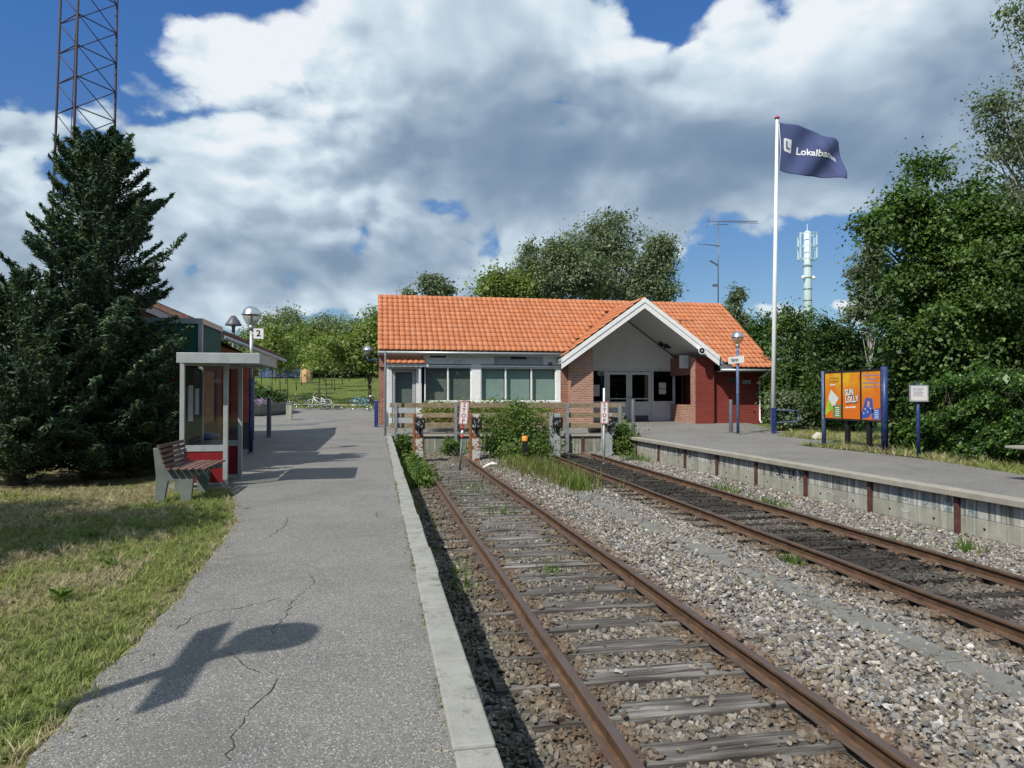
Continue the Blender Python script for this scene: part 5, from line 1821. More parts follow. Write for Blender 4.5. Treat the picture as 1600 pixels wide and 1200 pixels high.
# left poster: a pyramid shaped carton
pn, yc, ya, yb_ = panels[0]
flatprint('carton_white', [(yc + .10, 1.66), (yc - .26, 1.40), (yc - .02, 1.12), (yc + .24, 1.40)], PR['pale'], pn)
flatprint('carton_green', [(yc + .245, 1.40), (yc + .01, 1.135), (yc - .03, 1.11), (yc + .44, .85)], PR['lime'], pn)
flatprint('text_block', [(yb_ + .40, 1.17), (yb_ + .02, 1.22), (yb_ + .02, .83), (yb_ + .40, .83)], PR['green'], pn)
for k in range(5):
    z_ = 1.14 - k * .06
    flatprint('text_line', [(yb_ + .30 - .03 * (k % 2), z_), (yb_ + .10, z_), (yb_ + .10, z_ - .03), (yb_ + .30 - .03 * (k % 2), z_ - .03)], PR['ltext'], pn, XB - .018)
for k in range(3):
    z_ = 2.02 - k * .10
    flatprint('text_line', [(yc + .20, z_), (yc - .30, z_), (yc - .30, z_ - .045), (yc + .20, z_ - .045)], PR['yellow'] if k < 2 else PR['pale'], pn) if k < 2 else flatprint('text_line', [(yc + .16, z_), (yc - .12, z_), (yc - .12, z_ - .04), (yc + .16, z_ - .04)], PR['pale'], pn)
    if k < 2: flatprint('text_words', [(yc + .17, z_ - .008), (yc - .27, z_ - .008), (yc - .27, z_ - .035), (yc + .17, z_ - .035)], PR['dbrown'], pn, XB - .018)
mb = MB(); mb.tube([(XB - .019, yc + .20, 1.16), (XB - .019, yc + .12, 1.22), (XB - .019, yc + .06, 1.12), (XB - .019, yc + .14, 1.07), (XB - .019, yc + .20, 1.16)], .008, 4).build('carton_mark', PR['green'], pn)
# middle poster: SUN LOLLY
pn, yc, ya, yb_ = panels[1]
ex_, ey_ = Vector((0, -1, .06)), Vector((0, .06, 1))
for (txt, dz, sz, dy) in (('SUN', 1.57, .25, .08), ('LOLLY', 1.365, .25, -.03)):
    lettering('poster_outline', txt, pn, M['black'], (XB - .018, yc + dy - .012, dz - .012), ex_, ey_, sz, .024, sx=.74, spacing=1.10)
    lettering('poster_word', txt, pn, M['sign_white'], (XB - .022, yc + dy, dz), ex_, ey_, sz, .009, sx=.74, spacing=1.10)
mb = MB(); mb.lathe((0, 0, 0), [(.0, 0)], 3) if False else None
n_o = 14
ring = [(XB - .0235, yc + .095 - .035 * math.cos(6.283 * k / n_o), 1.352 + .052 * math.sin(6.283 * k / n_o)) for k in range(n_o)]
mb.add(ring, [tuple(range(n_o))]); mb.build('poster_disc', PR['pink'], pn)
[flatprint('text_words', [(yc + a_, 1.165 - a_ * .06), (yc + a_ - w_, 1.165 - (a_ - w_) * .06), (yc + a_ - w_, 1.125 - (a_ - w_) * .06), (yc + a_, 1.125 - a_ * .06)], M['sign_white'], pn, XB - .018) for a_, w_ in ((.27, .15), (.10, .10), (-.02, .17))]
# right poster: a blue wrapper and text bars
pn, yc, ya, yb_ = panels[2]
flatprint('wrapper', [(yc + .22, 1.42), (yc - .05, 1.40), (yc - .10, 1.06), (yc + .12, .86), (yc + .43, .82), (yc + .38, 1.0)], PR['blue'], pn)
flatprint('wrapper_spot', [(yc + .14, 1.34), (yc + .04, 1.30), (yc + .08, 1.14), (yc + .17, 1.18)], PR['pink'], pn, XB - .018)
for (a_, z_) in ((.30, .98), (.14, 1.02), (.24, 1.10), (.02, 1.12)):
    flatprint('wrapper_spot', [(yc + a_ + .02, z_ + .03), (yc + a_ - .02, z_ + .02), (yc + a_ - .015, z_ - .02), (yc + a_ + .02, z_ - .02)], PR['pale'], pn, XB - .018)
flatprint('text_block', [(yb_ + .36, 1.08), (yb_ + .02, 1.14), (yb_ + .02, .82), (yb_ + .36, .82)], PR['blue'], pn)
for k in range(5):
    z_ = 1.08 - k * .05
    flatprint('text_line', [(yb_ + .27 - .03 * (k % 2), z_), (yb_ + .08, z_), (yb_ + .08, z_ - .028), (yb_ + .27 - .03 * (k % 2), z_ - .028)], PR['btext'], pn, XB - .018)
for k in range(4):
    z_ = 2.06 - k * .105; w_ = (.34, .22, .34, .32)[k]
    flatprint('text_words', [(yc + w_, z_), (yc - w_, z_), (yc - w_, z_ - .042), (yc + w_, z_ - .042)], PR['violet'], pn)
# scrap frame seen below the hoarding
sc0 = (14.45, 19.50, 0.27)

# ------------------------------------------------------------------ red shelter on the left platform
sh = thing('waiting_shelter', 'small glazed waiting shelter with red lower panels and flat pale roof', 'shelter', (-2.8, 12.8, 0))
xl_, xr_, yf_, yb2 = -3.08, -2.42, 12.30, 13.9
rl_ = -3.03
MB().box(rl_ + .01, -1.86, 11.86, 13.72, 2.03, 2.045).box(rl_ + .09, -1.94, 11.94, 13.64, 2.046, 2.13).build('roof', M['alu'], sh)
MB().box(rl_, -1.855, 11.83, 11.862, 1.985, 2.145).box(rl_, -1.855, 13.72, 13.75, 1.985, 2.145).box(-1.858, -1.83, 11.83, 13.75, 1.985, 2.145).box(rl_ - .028, rl_ - .001, 11.83, 13.75, 1.985, 2.145).build('roof_fascia', M['alu'], sh, bevel=.004)
for (x_, y_) in ((xl_, yf_), (xr_, yf_), (xl_, yb2 - .35), (xr_, yb2 - .35)):
    MB().box(x_ - .035, x_ + .035, y_ - .035, y_ + .035, -.04, 2.028).build('post', M['alu'], sh, bevel=.004)
yk = yb2 - .35
for yy in (yf_, yk):
    MB().box(xl_ + .037, xr_ - .037, yy - .022, yy + .022, .58, .68).box(xl_ + .037, xr_ - .037, yy - .022, yy + .022, .04, .075).box(xl_ + .037, xr_ - .037, yy - .022, yy + .022, 1.96, 2.02).build('rail', M['alu'], sh)
    MB().box(xl_ + .037, xr_ - .037, yy - .01, yy + .01, .077, .578).build('lower_panel', M['red_panel'], sh)
    MB().box(xl_ + .037, xr_ - .037, yy - .004, yy + .004, .682, 1.958).build('glass_pane', M['glass_clear'], sh)
MB().box(xl_ - .01, xl_ + .01, yf_ + .037, yk - .037, .04, .60).build('lower_panel', M['red_panel'], sh)
MB().box(xl_ - .005, xl_ + .005, yf_ + .037, yk - .037, .602, 1.95).build('dark_back_sheet', M['interior_dark'], sh)  # opaque dark sheet added to darken the shelter's inside
MB().box(xl_ + .02, xl_ + .36, yf_ + .06, yk - .06, .42, .46).build('seat', M['darkgrey'], sh)
MB().box(xl_ + .012, xl_ + .03, yf_ + .25, yf_ + .55, 1.05, 1.65).build('timetable', M['paper'], sh)
MB().box(xl_ + .012, xl_ + .03, yf_ + .70, yf_ + .95, 1.15, 1.6).build('timetable', M['chalk'], sh)
MB().box(-3.3, -2.28, 12.15, 13.75, -.05, -.004).build('plinth', M['kerb'], sh)

# ------------------------------------------------------------------ bench before the shelter
bn = thing('slatted_bench', 'slatted wooden bench on pale concrete legs on the lawn by the shelter', 'bench', (-2.75, 11.0, 0))
y0_, y1_ = 10.75, 12.05
for yy in (10.84, 11.82):
    mb = MB().prism([(-3.10, .74), (-3.03, .74), (-2.93, .43), (-2.38, .41), (-2.38, .36), (-2.56, .33), (-2.60, -.08), (-2.72, -.08), (-2.76, .27), (-2.90, .27), (-2.96, -.08), (-3.08, -.08), (-3.06, .35)], 'y', yy, yy + .07)
    mb.build('end_support', M['bench_conc'], bn, bevel=.008)
for k in range(5):
    zc = .49 + k * .068; xc = -2.925 - k * .020
    MB().bar((xc, y0_, zc), (xc, y1_, zc), .026, .052, up=(-.26, 0, 1)).build('back_slat', M['slat_dark'], bn, bevel=.006)
for k in range(6):
    xc = -2.88 + k * .094
    MB().bar((xc, y0_, .447), (xc, y1_, .447), .074, .028).build('seat_slat', M['slat_dark'], bn, bevel=.006)

# ------------------------------------------------------------------ green kiosk and the left building
kk = thing('green_kiosk', 'tall dark green kiosk with white corner trims behind the shelter', 'kiosk', (-4.6, 17, 0))
kx0, kx1, ky0, ky1, kz = -5.6, -3.56, 15.6, 17.5, 3.02
MB().box(kx0, kx1, ky0, ky1, 2.12, kz).build('upper_box', M['green_panel'], kk)
MB().box(kx0 + .05, kx1 - .05, ky0 + .05, ky1 - .05, -.03, 2.118).build('lower_body', M['maroon'], kk)
MB().box(kx0 - .03, kx1 + .035, ky0 - .035, ky0 - .001, kz - .07, kz + .02).box(kx1 + .001, kx1 + .035, ky0, ky1 + .03, kz - .07, kz + .02).box(kx1 - .05, kx1 + .03, ky0 - .03, ky0 + .05, 2.0, kz - .071).box(kx0 - .03, kx1 + .035, ky0 - .035, ky1 + .03, kz + .021, kz + .04).build('corner_trim', M['alu'], kk)
MB().box(kx1 - .049, kx1 - .03, ky0 + .3, ky1 - .3, .9, 2.0).build('glass_pane', M['glass_dark'], kk)
MB().box(kx1 - .10, kx1 + .0, ky0 + .01, ky0 + .08, -.03, 2.0).build('post', M['alu'], kk)
bb0 = thing('blue_bin', 'dark blue litter bin standing beside the kiosk behind the shelter', 'bin', (-3.35, 15.2, 0))
MB().lathe((-3.35, 15.2, 0), [(.19, .0), (.21, .05), (.22, .62), (.24, .64), (.24, .68), (.12, .74), (0, .75)], 18).build('bin_body', M['blue'], bb0)
MB().lathe((-3.35, 15.2, 0), [(.225, .3), (.228, .3), (.228, .36), (.225, .36)], 18).build('hoop', M['galv'], bb0)

lb = thing('brown_roofed_building', 'low building with brown tiled gable roof and orange red walls behind the conifer', 'building', (-5.9, 23, 0))
BC, BH, BS = -5.92, 2.32, .44
MB().box(-7.75, -4.15, 18.2, 24.6, -.05, 2.80).build('wall', M['orange_wall'], lb)
MB().prism([(-7.75, 2.80), (-4.15, 2.80), (BC, 3.72)], 'y', 18.2, 24.6).build('gable', M['roof_brown'], lb)
for i in range(12):
    ya = 18.5 + i * .5
    MB().box(-4.149, -4.125, ya, ya + .46, .0, 2.7).build('board', M['orange_wall'], lb)
MB().box(-4.2, -4.08, 25.24, 25.36, 0, 2.72).build('veranda_post', M['darkgrey'], lb)
mb = MB()
zr_ = 3.99
for sgn in (-1, 1):
    xe = BC + sgn * BH
    mb.prism([(BC, zr_), (xe, zr_ - BH * BS), (xe, zr_ - BH * BS - .10), (BC, zr_ - .10)], 'y', 17.75, 29.4)
rf = mb.build('roof', M['roof_brown'], lb)
mb = MB()
for k in range(6):
    x_ = BC + BH - .01 - k * .36
    z_ = zr_ - (x_ - BC) * BS
    mb.prism([(x_ - .36, z_ + .36 * BS + .02), (x_, z_ + .045), (x_, z_ + .004), (x_ - .36, z_ + .36 * BS + .004)], 'y', 17.76, 29.38)
o = mb.build('tile_courses', M['roof_brown'], rf); o['kind'] = 'stuff'
mb = MB()
for sgn in (-1, 1):
    xe = BC + sgn * (BH - .04)
    mb.prism([(BC, zr_ - .12), (xe, zr_ - .12 - (BH - .04) * BS), (xe, zr_ - .28 - (BH - .04) * BS), (BC, zr_ - .28)], 'y', 17.70, 17.745)
mb.build('barge_board', M['darkgrey'], lb)
MB().tube([(BC + BH + .03, 17.8, zr_ - BH * BS - .12), (BC + BH + .03, 29.4, zr_ - BH * BS - .12)], .055, 8).build('gutter', M['alu'], lb)
MB().box(-4.10, -3.98, 20.5, 22.0, .3, 2.2).build('door', M['maroon'], lb)
ann = thing('added_board_wall', 'added orange red board wall facing the sun, standing in for the building wall', 'screen', (-3.9, 20.6, 0))  # added wall piece, turned to catch sun that the side wall misses
for k in range(7):
    x_ = -4.36 + k * .135
    MB().box(x_, x_ + .128, 20.9, 20.93, .75, 2.55).build('board', M['orange_wall'], ann)
MB().box(-4.36, -3.42, 20.931, 20.97, .0, .74).build('lower_panel', M['darkgrey'], ann)  # dark grey paints in the unlit foot of the orange wall

# ------------------------------------------------------------------ steel lattice mast
ml0 = thing('lattice_mast', 'tall dark steel lattice mast rising behind the conifer', 'mast', (-11.2, 31.5, 0))
pL0, pL1 = (-12.65, 31.00, 6.97), (-12.40, 31.00, 17.17)
pM0, pM1 = (-11.51, 30.00, 10.27), (-11.39, 30.00, 16.72)
pR0, pR1 = (-10.52, 31.40, 11.55), (-10.47, 31.40, 17.58)
def leg(a_, c_, z_):
    t = (z_ - a_[2]) / (c_[2] - a_[2]); return Vector((a_[0] + (c_[0] - a_[0]) * t, a_[1], z_))
for a_, c_ in ((pL0, pL1), (pM0, pM1), (pR0, pR1)):
    MB().tube([leg(a_, c_, .0), leg(a_, c_, 22)], [.055, .045], 8).build('leg', M['mast'], ml0)
zst = 1.2
nst = 18
for k in range(nst):
    za, zb3 = .6 + k * zst, .6 + (k + 1) * zst
    for fi_, (p_, q_) in enumerate((((pL0, pL1), (pM0, pM1)), ((pM0, pM1), (pR0, pR1)), ((pL0, pL1), (pR0, pR1)))):
        a0_, c0_ = leg(*p_, za), leg(*q_, za)
        a1_, c1_ = leg(*p_, zb3), leg(*q_, zb3)
        if fi_ == 2:
            MB().tube([a0_, c1_], .020, 5).build('brace', M['mast'], ml0)
            continue
        MB().tube([a0_, c0_], .024, 5).build('strut', M['mast'], ml0)
        MB().tube([c0_, a1_], .020, 5).build('brace', M['mast'], ml0)
MB().tube([leg(pL0, pL1, 0) + Vector((.5, 0, 0)), leg(pL0, pL1, 12) + Vector((.55, 0, 0)), leg(pL0, pL1, 22) + Vector((.62, 0, 0))], .015, 5).build('cable', M['mast'], ml0)

# ------------------------------------------------------------------ pale telecom tower
tw = (110.72, 170.00, 26.30); t1 = (110.85, 170.00, 44.49)
D = 170 / .86
tc0 = thing('telecom_tower', 'pale blue telecom tower with antenna cage rising beyond the trees', 'tower', (tw[0], 170, 0))
zt_ = t1[2]
MB().tube([(tw[0], 170, 0), (tw[0], 170, zt_ * .8), (tw[0], 170, zt_ - .3)], [1.35, .95, .85], 18).build('shaft', M['telecom'], tc0)
MB().lathe((tw[0], 170, zt_), [(.85, -.3), (.5, .1), (.08, .3), (.06, 2.0), (0, 2.0)], 12).build('cap', M['telecom'], tc0)
zA, zB_, zC = 43.81, 40.44, 37.07
for zz in (zA, zB_, zC):
    MB().lathe((tw[0], 170, zz), [(2.3, -.1), (2.45, 0), (2.3, .1), (2.2, 0), (2.3, -.1)], 18).tube([(tw[0] - 2.3, 170, zz), (tw[0] + 2.3, 170, zz)], .08, 5).tube([(tw[0], 167.7, zz), (tw[0], 172.3, zz)], .08, 5).build('ring', M['telecom'], tc0)
for k in range(6):
    a_ = k * math.pi / 3 + .2
    x_, y_ = tw[0] + 2.35 * math.cos(a_), 170 + 2.35 * math.sin(a_)
    MB().box(x_ - .17, x_ + .17, y_ - .12, y_ + .12, zB_ + .3, zA - .2).build('antenna_panel', M['telecom'], tc0)
    MB().box(x_ - .17, x_ + .17, y_ - .12, y_ + .12, zC + .3, zB_ - .2).build('antenna_panel', M['telecom'], tc0)
    MB().tube([(x_, y_, zC - .2), (x_, y_, zA + .3)], .07, 5).build('rod', M['telecom'], tc0)
zd = 32.35
for sx in (-1.5, 1.5):
    MB().lathe((tw[0] + sx, 169.6, zd), [(0, -.5), (.35, -.4), (.5, 0), (.35, .4), (0, .5)], 12).build('dish', M['white'], tc0)
for zz in (zd, zd - 3, zd - 6, zd + 3):
    MB().lathe((tw[0], 170, zz), [(1.15, -.1), (1.2, 0), (1.15, .1)], 16).build('band', M['antenna'], tc0)


# ------------------------------------------------------------------ bicycles and planter
def bicycle(label, x, y, z0, rz, tilt, frame_m, basket=False, scale=1.0, group='bicycles left by the park edge'):
    t = thing('bicycle', label, 'bicycle', (x, y, z0), group)
    T_ = Matrix.Translation((x, y, z0)) @ Matrix.Rotation(rad(rz), 4, 'Z') @ Matrix.Rotation(rad(tilt), 4, 'X') @ Matrix.Scale(scale, 4)
    def P(a_, c_, e_=0): return T_ @ Vector((a_, e_, c_))
    for cx_ in (-.53, .55):
        ring_ = [P(cx_ + .33 * math.cos(6.2832 * k / 20), .34 + .33 * math.sin(6.2832 * k / 20)) for k in range(21)]
        w = MB().tube(ring_, .02, 5, caps=False).build('wheel', M['rubber'], t)
        mb = MB()
        for k in range(12):
            mb.tube([P(cx_, .34), P(cx_ + .31 * math.cos(6.2832 * k / 12), .34 + .31 * math.sin(6.2832 * k / 12))], .003, 3)
        ring_ = [P(cx_ + .305 * math.cos(6.2832 * k / 20), .34 + .305 * math.sin(6.2832 * k / 20)) for k in range(21)]
        mb.tube(ring_, .012, 4, caps=False)
        mb.build('rim', M['chrome'], w)
    mb = MB()
    for a_, c_ in (((-.53, .34), (-.08, .30)), ((-.53, .34), (-.20, .82)), ((-.08, .30), (-.20, .92)), ((-.08, .30), (.40, .78)), ((-.17, .72), (.38, .86)), ((.37, .98), (.42, .72)), ((.42, .72), (.55, .34))):
        mb.tube([P(*a_), P(*c_)], .022, 6)
    mb.build('frame', frame_m, t)
    MB().tube([P(.30, 1.05, -.26), P(.42, 1.04, -.12), P(.37, 1.0, 0), P(.42, 1.04, .12), P(.30, 1.05, .26)], .016, 6).build('handlebar', M['chrome'], t)
    s_ = MB()
    s_.bar(P(-.32, .95), P(-.08, .96), .16, .06)
    s_.build('saddle', M['black'], t, bevel=.01)
    for a_, e_ in ((.0, .09), (.0, -.09)):
        pass
    MB().tube([P(-.08, .30, -.12), P(-.08, .30, .12)], .015, 5).tube([P(-.08, .30, .1), P(.06, .22, .1)], .014, 5).tube([P(-.08, .30, -.1), P(-.22, .38, -.1)], .014, 5).build('cranks', M['chrome'], t)
    mg_ = MB()
    for cx_, a0_, a1_ in ((-.53, 20, 190), (.55, 30, 150)):
        mg_.tube([P(cx_ + .37 * math.cos(rad(a0_ + (a1_ - a0_) * k / 8)), .34 + .37 * math.sin(rad(a0_ + (a1_ - a0_) * k / 8))) for k in range(9)], .02, 4)
    mg_.build('mudguard', frame_m, t)
    if basket:
        b_ = MB()
        for k in range(5):
            zz = .78 + k * .07
            b_.tube([P(.45, zz, -.16), P(.78, zz, -.16), P(.78, zz, .16), P(.45, zz, .16), P(.45, zz, -.16)], .008, 4)
        for e_ in (-.16, 0, .16):
            b_.tube([P(.45, .78, e_), P(.45, 1.06, e_)], .008, 4).tube([P(.78, .78, e_), P(.78, 1.06, e_)], .008, 4)
        b_.build('basket', M['darkgrey'], t)
    return t


M['bike_blue'] = simple('sky_blue_bike_paint', (.12, .34, .60), .35)
M['bike_white'] = simple('white_bike_paint', (.75, .75, .72), .35)
M['bike_dark'] = simple('dark_bike_paint', (.03, .035, .04), .35)
YBk = 52.5
zb5 = gzf(-3, 52.5)
b1_ = (-1.21, 52.50, 0.93); b2_ = (-0.35, 51.50, 0.94); b3_ = (-3.97, 52.50, 0.93); b4_ = (-3.19, 52.00, 0.94); b5_ = (-5.38, 53.00, 0.93); b6_ = (-7.63, 49.00, 1.40); b7_ = (-6.79, 49.00, 1.40); b8_ = (-4.16, 53.20, 1.39)
bicycle('sky blue bicycle parked upright left of the station corner', b1_[0], 52.5, zb5, 158, 0, M['bike_blue'])
bicycle('dark bicycle with wire front basket half hidden by the station corner', b2_[0], 51.5, gzf(0, 51.5), 250, 0, M['bike_dark'], basket=True)
bicycle('white framed bicycle leaning on top of the fallen bicycles', b3_[0], 52.5, zb5 + .15, 200, 32, M['bike_white'])
bicycle('dark bicycle lying flat with its wheel to the right', b4_[0], 52.0, zb5 + .05, 170, 78, M['bike_dark'])
bicycle('dark bicycle standing in the weeds left of the fallen bicycles', b5_[0], 53.0, gzf(-5, 53), 185, 12, M['bike_dark'])
bicycle('dark bicycle tipped behind the white framed one', b8_[0], 53.2, gzf(-5, 53.2) + .1, 120, 40, M['bike_dark'])

YP = 50.0
pc = (-8.14, 50.00, 0.54)
pt_ = thing('flower_planter', 'large round grey concrete planter with purple flowers and dark shrubs', 'planter', (pc[0], YP, gzf(pc[0], YP)))
zp_ = gzf(pc[0], YP)
RP = 2.55
MB().lathe((pc[0], YP, zp_), [(RP - .35, -.1), (RP - .15, .15), (RP, .62), (RP, .70), (RP - .18, .70), (RP - .2, .55), (0, .55)], 40, smooth=False).build('bowl', M['trough'], pt_)
bicycle('bicycle with white handlebar propped among the planter shrubs', b6_[0], 49.6, zp_ + .62, 20, 8, M['bike_dark'])
bicycle('pale wheeled bicycle leaning at the planter\'s right side', b7_[0], 49.8, zp_ + .58, 200, -12, M['bike_dark'])
# painted stone standing in the park, low fence beyond
ps = (-9.12, 96.00, 3.96)
o = thing('painted_stone', 'upright pale orange painted stone standing on the park lawn', 'stone', (ps[0], 96, gzf(ps[0], 96)))
zz = gzf(ps[0], 96)
MB().lathe((ps[0], 96, zz), [(.62, -.2), (.70, .7), (.62, 1.8), (.45, 2.25), (0, 2.3)], 9, smooth=False).build('stone_body', simple('orange_cream_paint', (.62, .40, .20), .8, var=.35, scale=1.5), o)
fb = thing('blue_fence', 'long low faded blue fence at the far side of the park', 'fence', (-20, 108, gzf(-20, 108)))
fa_, fb_ = (-16.74, 108.00, 4.06), (-10.43, 108.00, 4.08)
for k in range(12):
    x_ = fa_[0] + (fb_[0] - fa_[0]) * k / 11
    MB().box(x_ - .06, x_ + .06, 107.9, 108.1, gzf(0, 108) - .1, gzf(0, 108) + 1.5).build('post', M['blue_pale'], fb)
    if k < 11:
        x2_ = fa_[0] + (fb_[0] - fa_[0]) * (k + 1) / 11
        MB().box(x_ + .07, x2_ - .07, 107.97, 108.03, gzf(0, 108) + .1, gzf(0, 108) + 1.3).build('fence_panel', M['blue_pale'], fb)

# ------------------------------------------------------------------ foliage
def leaf_quads(C, size, r, out=None, aspect=.55, droop=0.0, fold=.18, jitter=.35, along=None):
    """one folded rhombus per centre"""
    n = len(C)
    N_ = r.normal(0, 1, (n, 3)); N_[:, 2] = np.abs(N_[:, 2]) * .9 + .35
    if out is not None: N_ += out * .8
    N_ /= np.linalg.norm(N_, axis=1)[:, None]
    if along is None:
        D_ = r.normal(0, 1, (n, 3)); D_[:, 2] -= droop
    else:
        D_ = along + r.normal(0, .35, (n, 3))
    D_ -= N_ * np.sum(D_ * N_, 1)[:, None]
    D_ /= np.linalg.norm(D_, axis=1)[:, None] + 1e-9
    S_ = np.cross(N_, D_)
    s = size * np.exp(r.normal(0, jitter, n))[:, None]
    V = np.empty((n, 4, 3))
    V[:, 0] = C - D_ * s * .5
    V[:, 1] = C + S_ * s * aspect * .5 + N_ * s * fold - D_ * s * .05
    V[:, 2] = C + D_ * s * .5
    V[:, 3] = C - S_ * s * aspect * .5 + N_ * s * fold - D_ * s * .05
    return V.reshape(-1, 3)


def crown_points(blobs, n, r, cl=26, spread=.3, shell=2.3, floor=None, depth=1.0):
    vol = np.array([b_[3] * b_[3] * depth * b_[4] for b_ in blobs]) ** .72
    nc = max(4, n // cl)
    bi = r.choice(len(blobs), nc, p=vol / vol.sum())
    B_ = np.array(blobs)[bi]
    d = r.normal(0, 1, (nc, 3)); d /= np.linalg.norm(d, axis=1)[:, None]
    rad_ = r.random(nc) ** (1 / shell)
    rad_ *= r.uniform(.82, 1.12, nc)
    c0 = np.stack([B_[:, 0] + d[:, 0] * B_[:, 3] * rad_, B_[:, 1] + d[:, 1] * B_[:, 3] * depth * rad_, B_[:, 2] + d[:, 2] * B_[:, 4] * rad_], 1)
    sp = spread * np.exp(r.normal(0, .3, nc))
    k = r.integers(0, nc, n)
    P = c0[k] + r.normal(0, 1, (n, 3)) * sp[k][:, None] * np.array([1, 1, .7])
    if floor is not None:
        P[:, 2] = np.where(P[:, 2] < floor, floor + r.random(n) * .3, P[:, 2])
    return P, c0, d[k]


def qidx(n): return np.arange(n * 4).reshape(n, 4)


def tree(name, label, cat, base, blobs, n, size, lm, tr=.12, bark='bark', group=None, seed=1, limbs=14, spread=.3, cl=26, aspect=.6, droop=.0, shell=2.3, depth=1.0, floor=None, trunk_top=None, lean=None):
    r = np.random.default_rng(seed)
    t = thing(name, label, cat, base, group)
    P, c0, out = crown_points(blobs, n, r, cl, spread, shell, floor, depth)
    V = leaf_quads(P, size, r, out, aspect, droop)
    np_mesh('crown', V, qidx(len(P)), L[lm], t)
    if tr:
        mz = np.average([b_[2] for b_ in blobs], weights=[b_[3] ** 2 for b_ in blobs])
        mx_ = np.average([b_[0] for b_ in blobs], weights=[b_[3] ** 2 for b_ in blobs])
        my_ = np.average([b_[1] for b_ in blobs], weights=[b_[3] ** 2 for b_ in blobs])
        top = trunk_top or (mx_, my_, mz + .5 * max(b_[4] for b_ in blobs))
        bx, by_, bz = base
        pts = []
        for k in range(7):
            q_ = k / 6
            pts.append((bx + (top[0] - bx) * q_ ** 1.2 + math.sin(q_ * 5 + seed) * .04 * (top[2] - bz) * .25, by_ + (top[1] - by_) * q_, bz - .15 + (top[2] - bz + .15) * q_))
        mb = MB().tube(pts, [tr * (1.15 if k == 0 else 1) * (1 - .12 * k) for k in range(7)], 9)
        order = r.permutation(len(c0))[:limbs]
        lmb = MB()
        for i in order:
            c = c0[i]
            q_ = float(np.clip(.30 + .55 * r.random(), .25, .95)); j = q_ * 6; j0 = int(j); f_ = j - j0
            s0 = [pts[j0][a_] * (1 - f_) + pts[min(6, j0 + 1)][a_] * f_ for a_ in range(3)]
            if s0[2] > c[2]: s0 = list(pts[max(1, j0 - 2)])
            mid = [(s0[a_] * .5 + c[a_] * .5) + (0, 0, .12 * abs(c[2] - s0[2]))[a_] + r.normal(0, .05) for a_ in range(3)]
            rr_ = tr * (1 - .13 * j) * .5
            lmb.tube([s0, mid, tuple(c)], [rr_, rr_ * .6, rr_ * .18], 5, caps=False)
        tk = mb.build('trunk', M[bark], t)
        if lmb.v: lmb.build('limbs', M[bark], tk)
    return t


def conifer(name, label, base, h, rmax, n, seed, lean=(0, 0), size=.13, prof=None):
    r = np.random.default_rng(seed)
    t = thing(name, label, 'conifer', base, None)
    Ps, Al, Nz = [], [], []
    bm_ = MB()
    nb = int(250 * h / 6)
    for i in range(nb):
        q_ = (i + r.random()) / nb
        z = .12 + q_ * h * .97
        w = rmax * ((1 - q_) ** .62) * (1 - .25 * math.exp(-q_ * 14)) if prof is None else float(np.interp(q_, prof[0], prof[1]))
        a = r.uniform(0, 6.283)
        ln = w * r.uniform(.82, 1.06)
        if r.random() < .10: ln *= 1.28
        up = r.uniform(.1, .9) + q_ * .7
        d0 = np.array([math.cos(a), math.sin(a), up * .6])
        base_ = np.array([base[0] + lean[0] * q_, base[1] + lean[1] * q_, base[2] + z])
        m_ = max(10, int(n / nb * (ln / rmax + .25)))
        s = r.random(m_) ** .62
        side = np.cross(d0, [0, 0, 1]); side /= np.linalg.norm(side)
        lat = r.normal(0, 1, m_) * .19 * (1.15 - s) * (ln ** .5)
        ver = r.normal(0, 1, m_) * .085
        curve = np.outer(s, d0) * ln + np.outer(s ** 2.4, [0, 0, 1]) * ln * r.uniform(-.1, .42)
        P = base_ + curve + np.outer(lat, side); P[:, 2] += ver * (1.15 - s)
        al = d0 * .8 + np.outer(np.sign(lat) * .8, side) + np.array([0, 0, .30])
        Ps.append(P); Al.append(al)
        if ln > .5 and i % 3 == 0:
            bm_.tube([tuple(base_), tuple(base_ + d0 * ln * .5), tuple(base_ + d0 * ln * .9)], [.03, .016, .005], 4, caps=False)
    P = np.concatenate(Ps); Al = np.concatenate(Al)
    Al = Al + r.normal(0, .45, Al.shape)
    V = leaf_quads(P, size, r, None, .26, 0, .05, .4, Al)
    np_mesh('crown', V, qidx(len(P)), L['conifer'], t)
    bx, by_, bz = base
    tk = MB().tube([(bx, by_, bz - .1), (bx + lean[0] * .5, by_ + lean[1] * .5, bz + h * .5), (bx + lean[0], by_ + lean[1], bz + h * .96)], [.16, .10, .015], 9).build('trunk', M['bark'], t)
    bm_.build('limbs', M['bark'], tk)
    return t


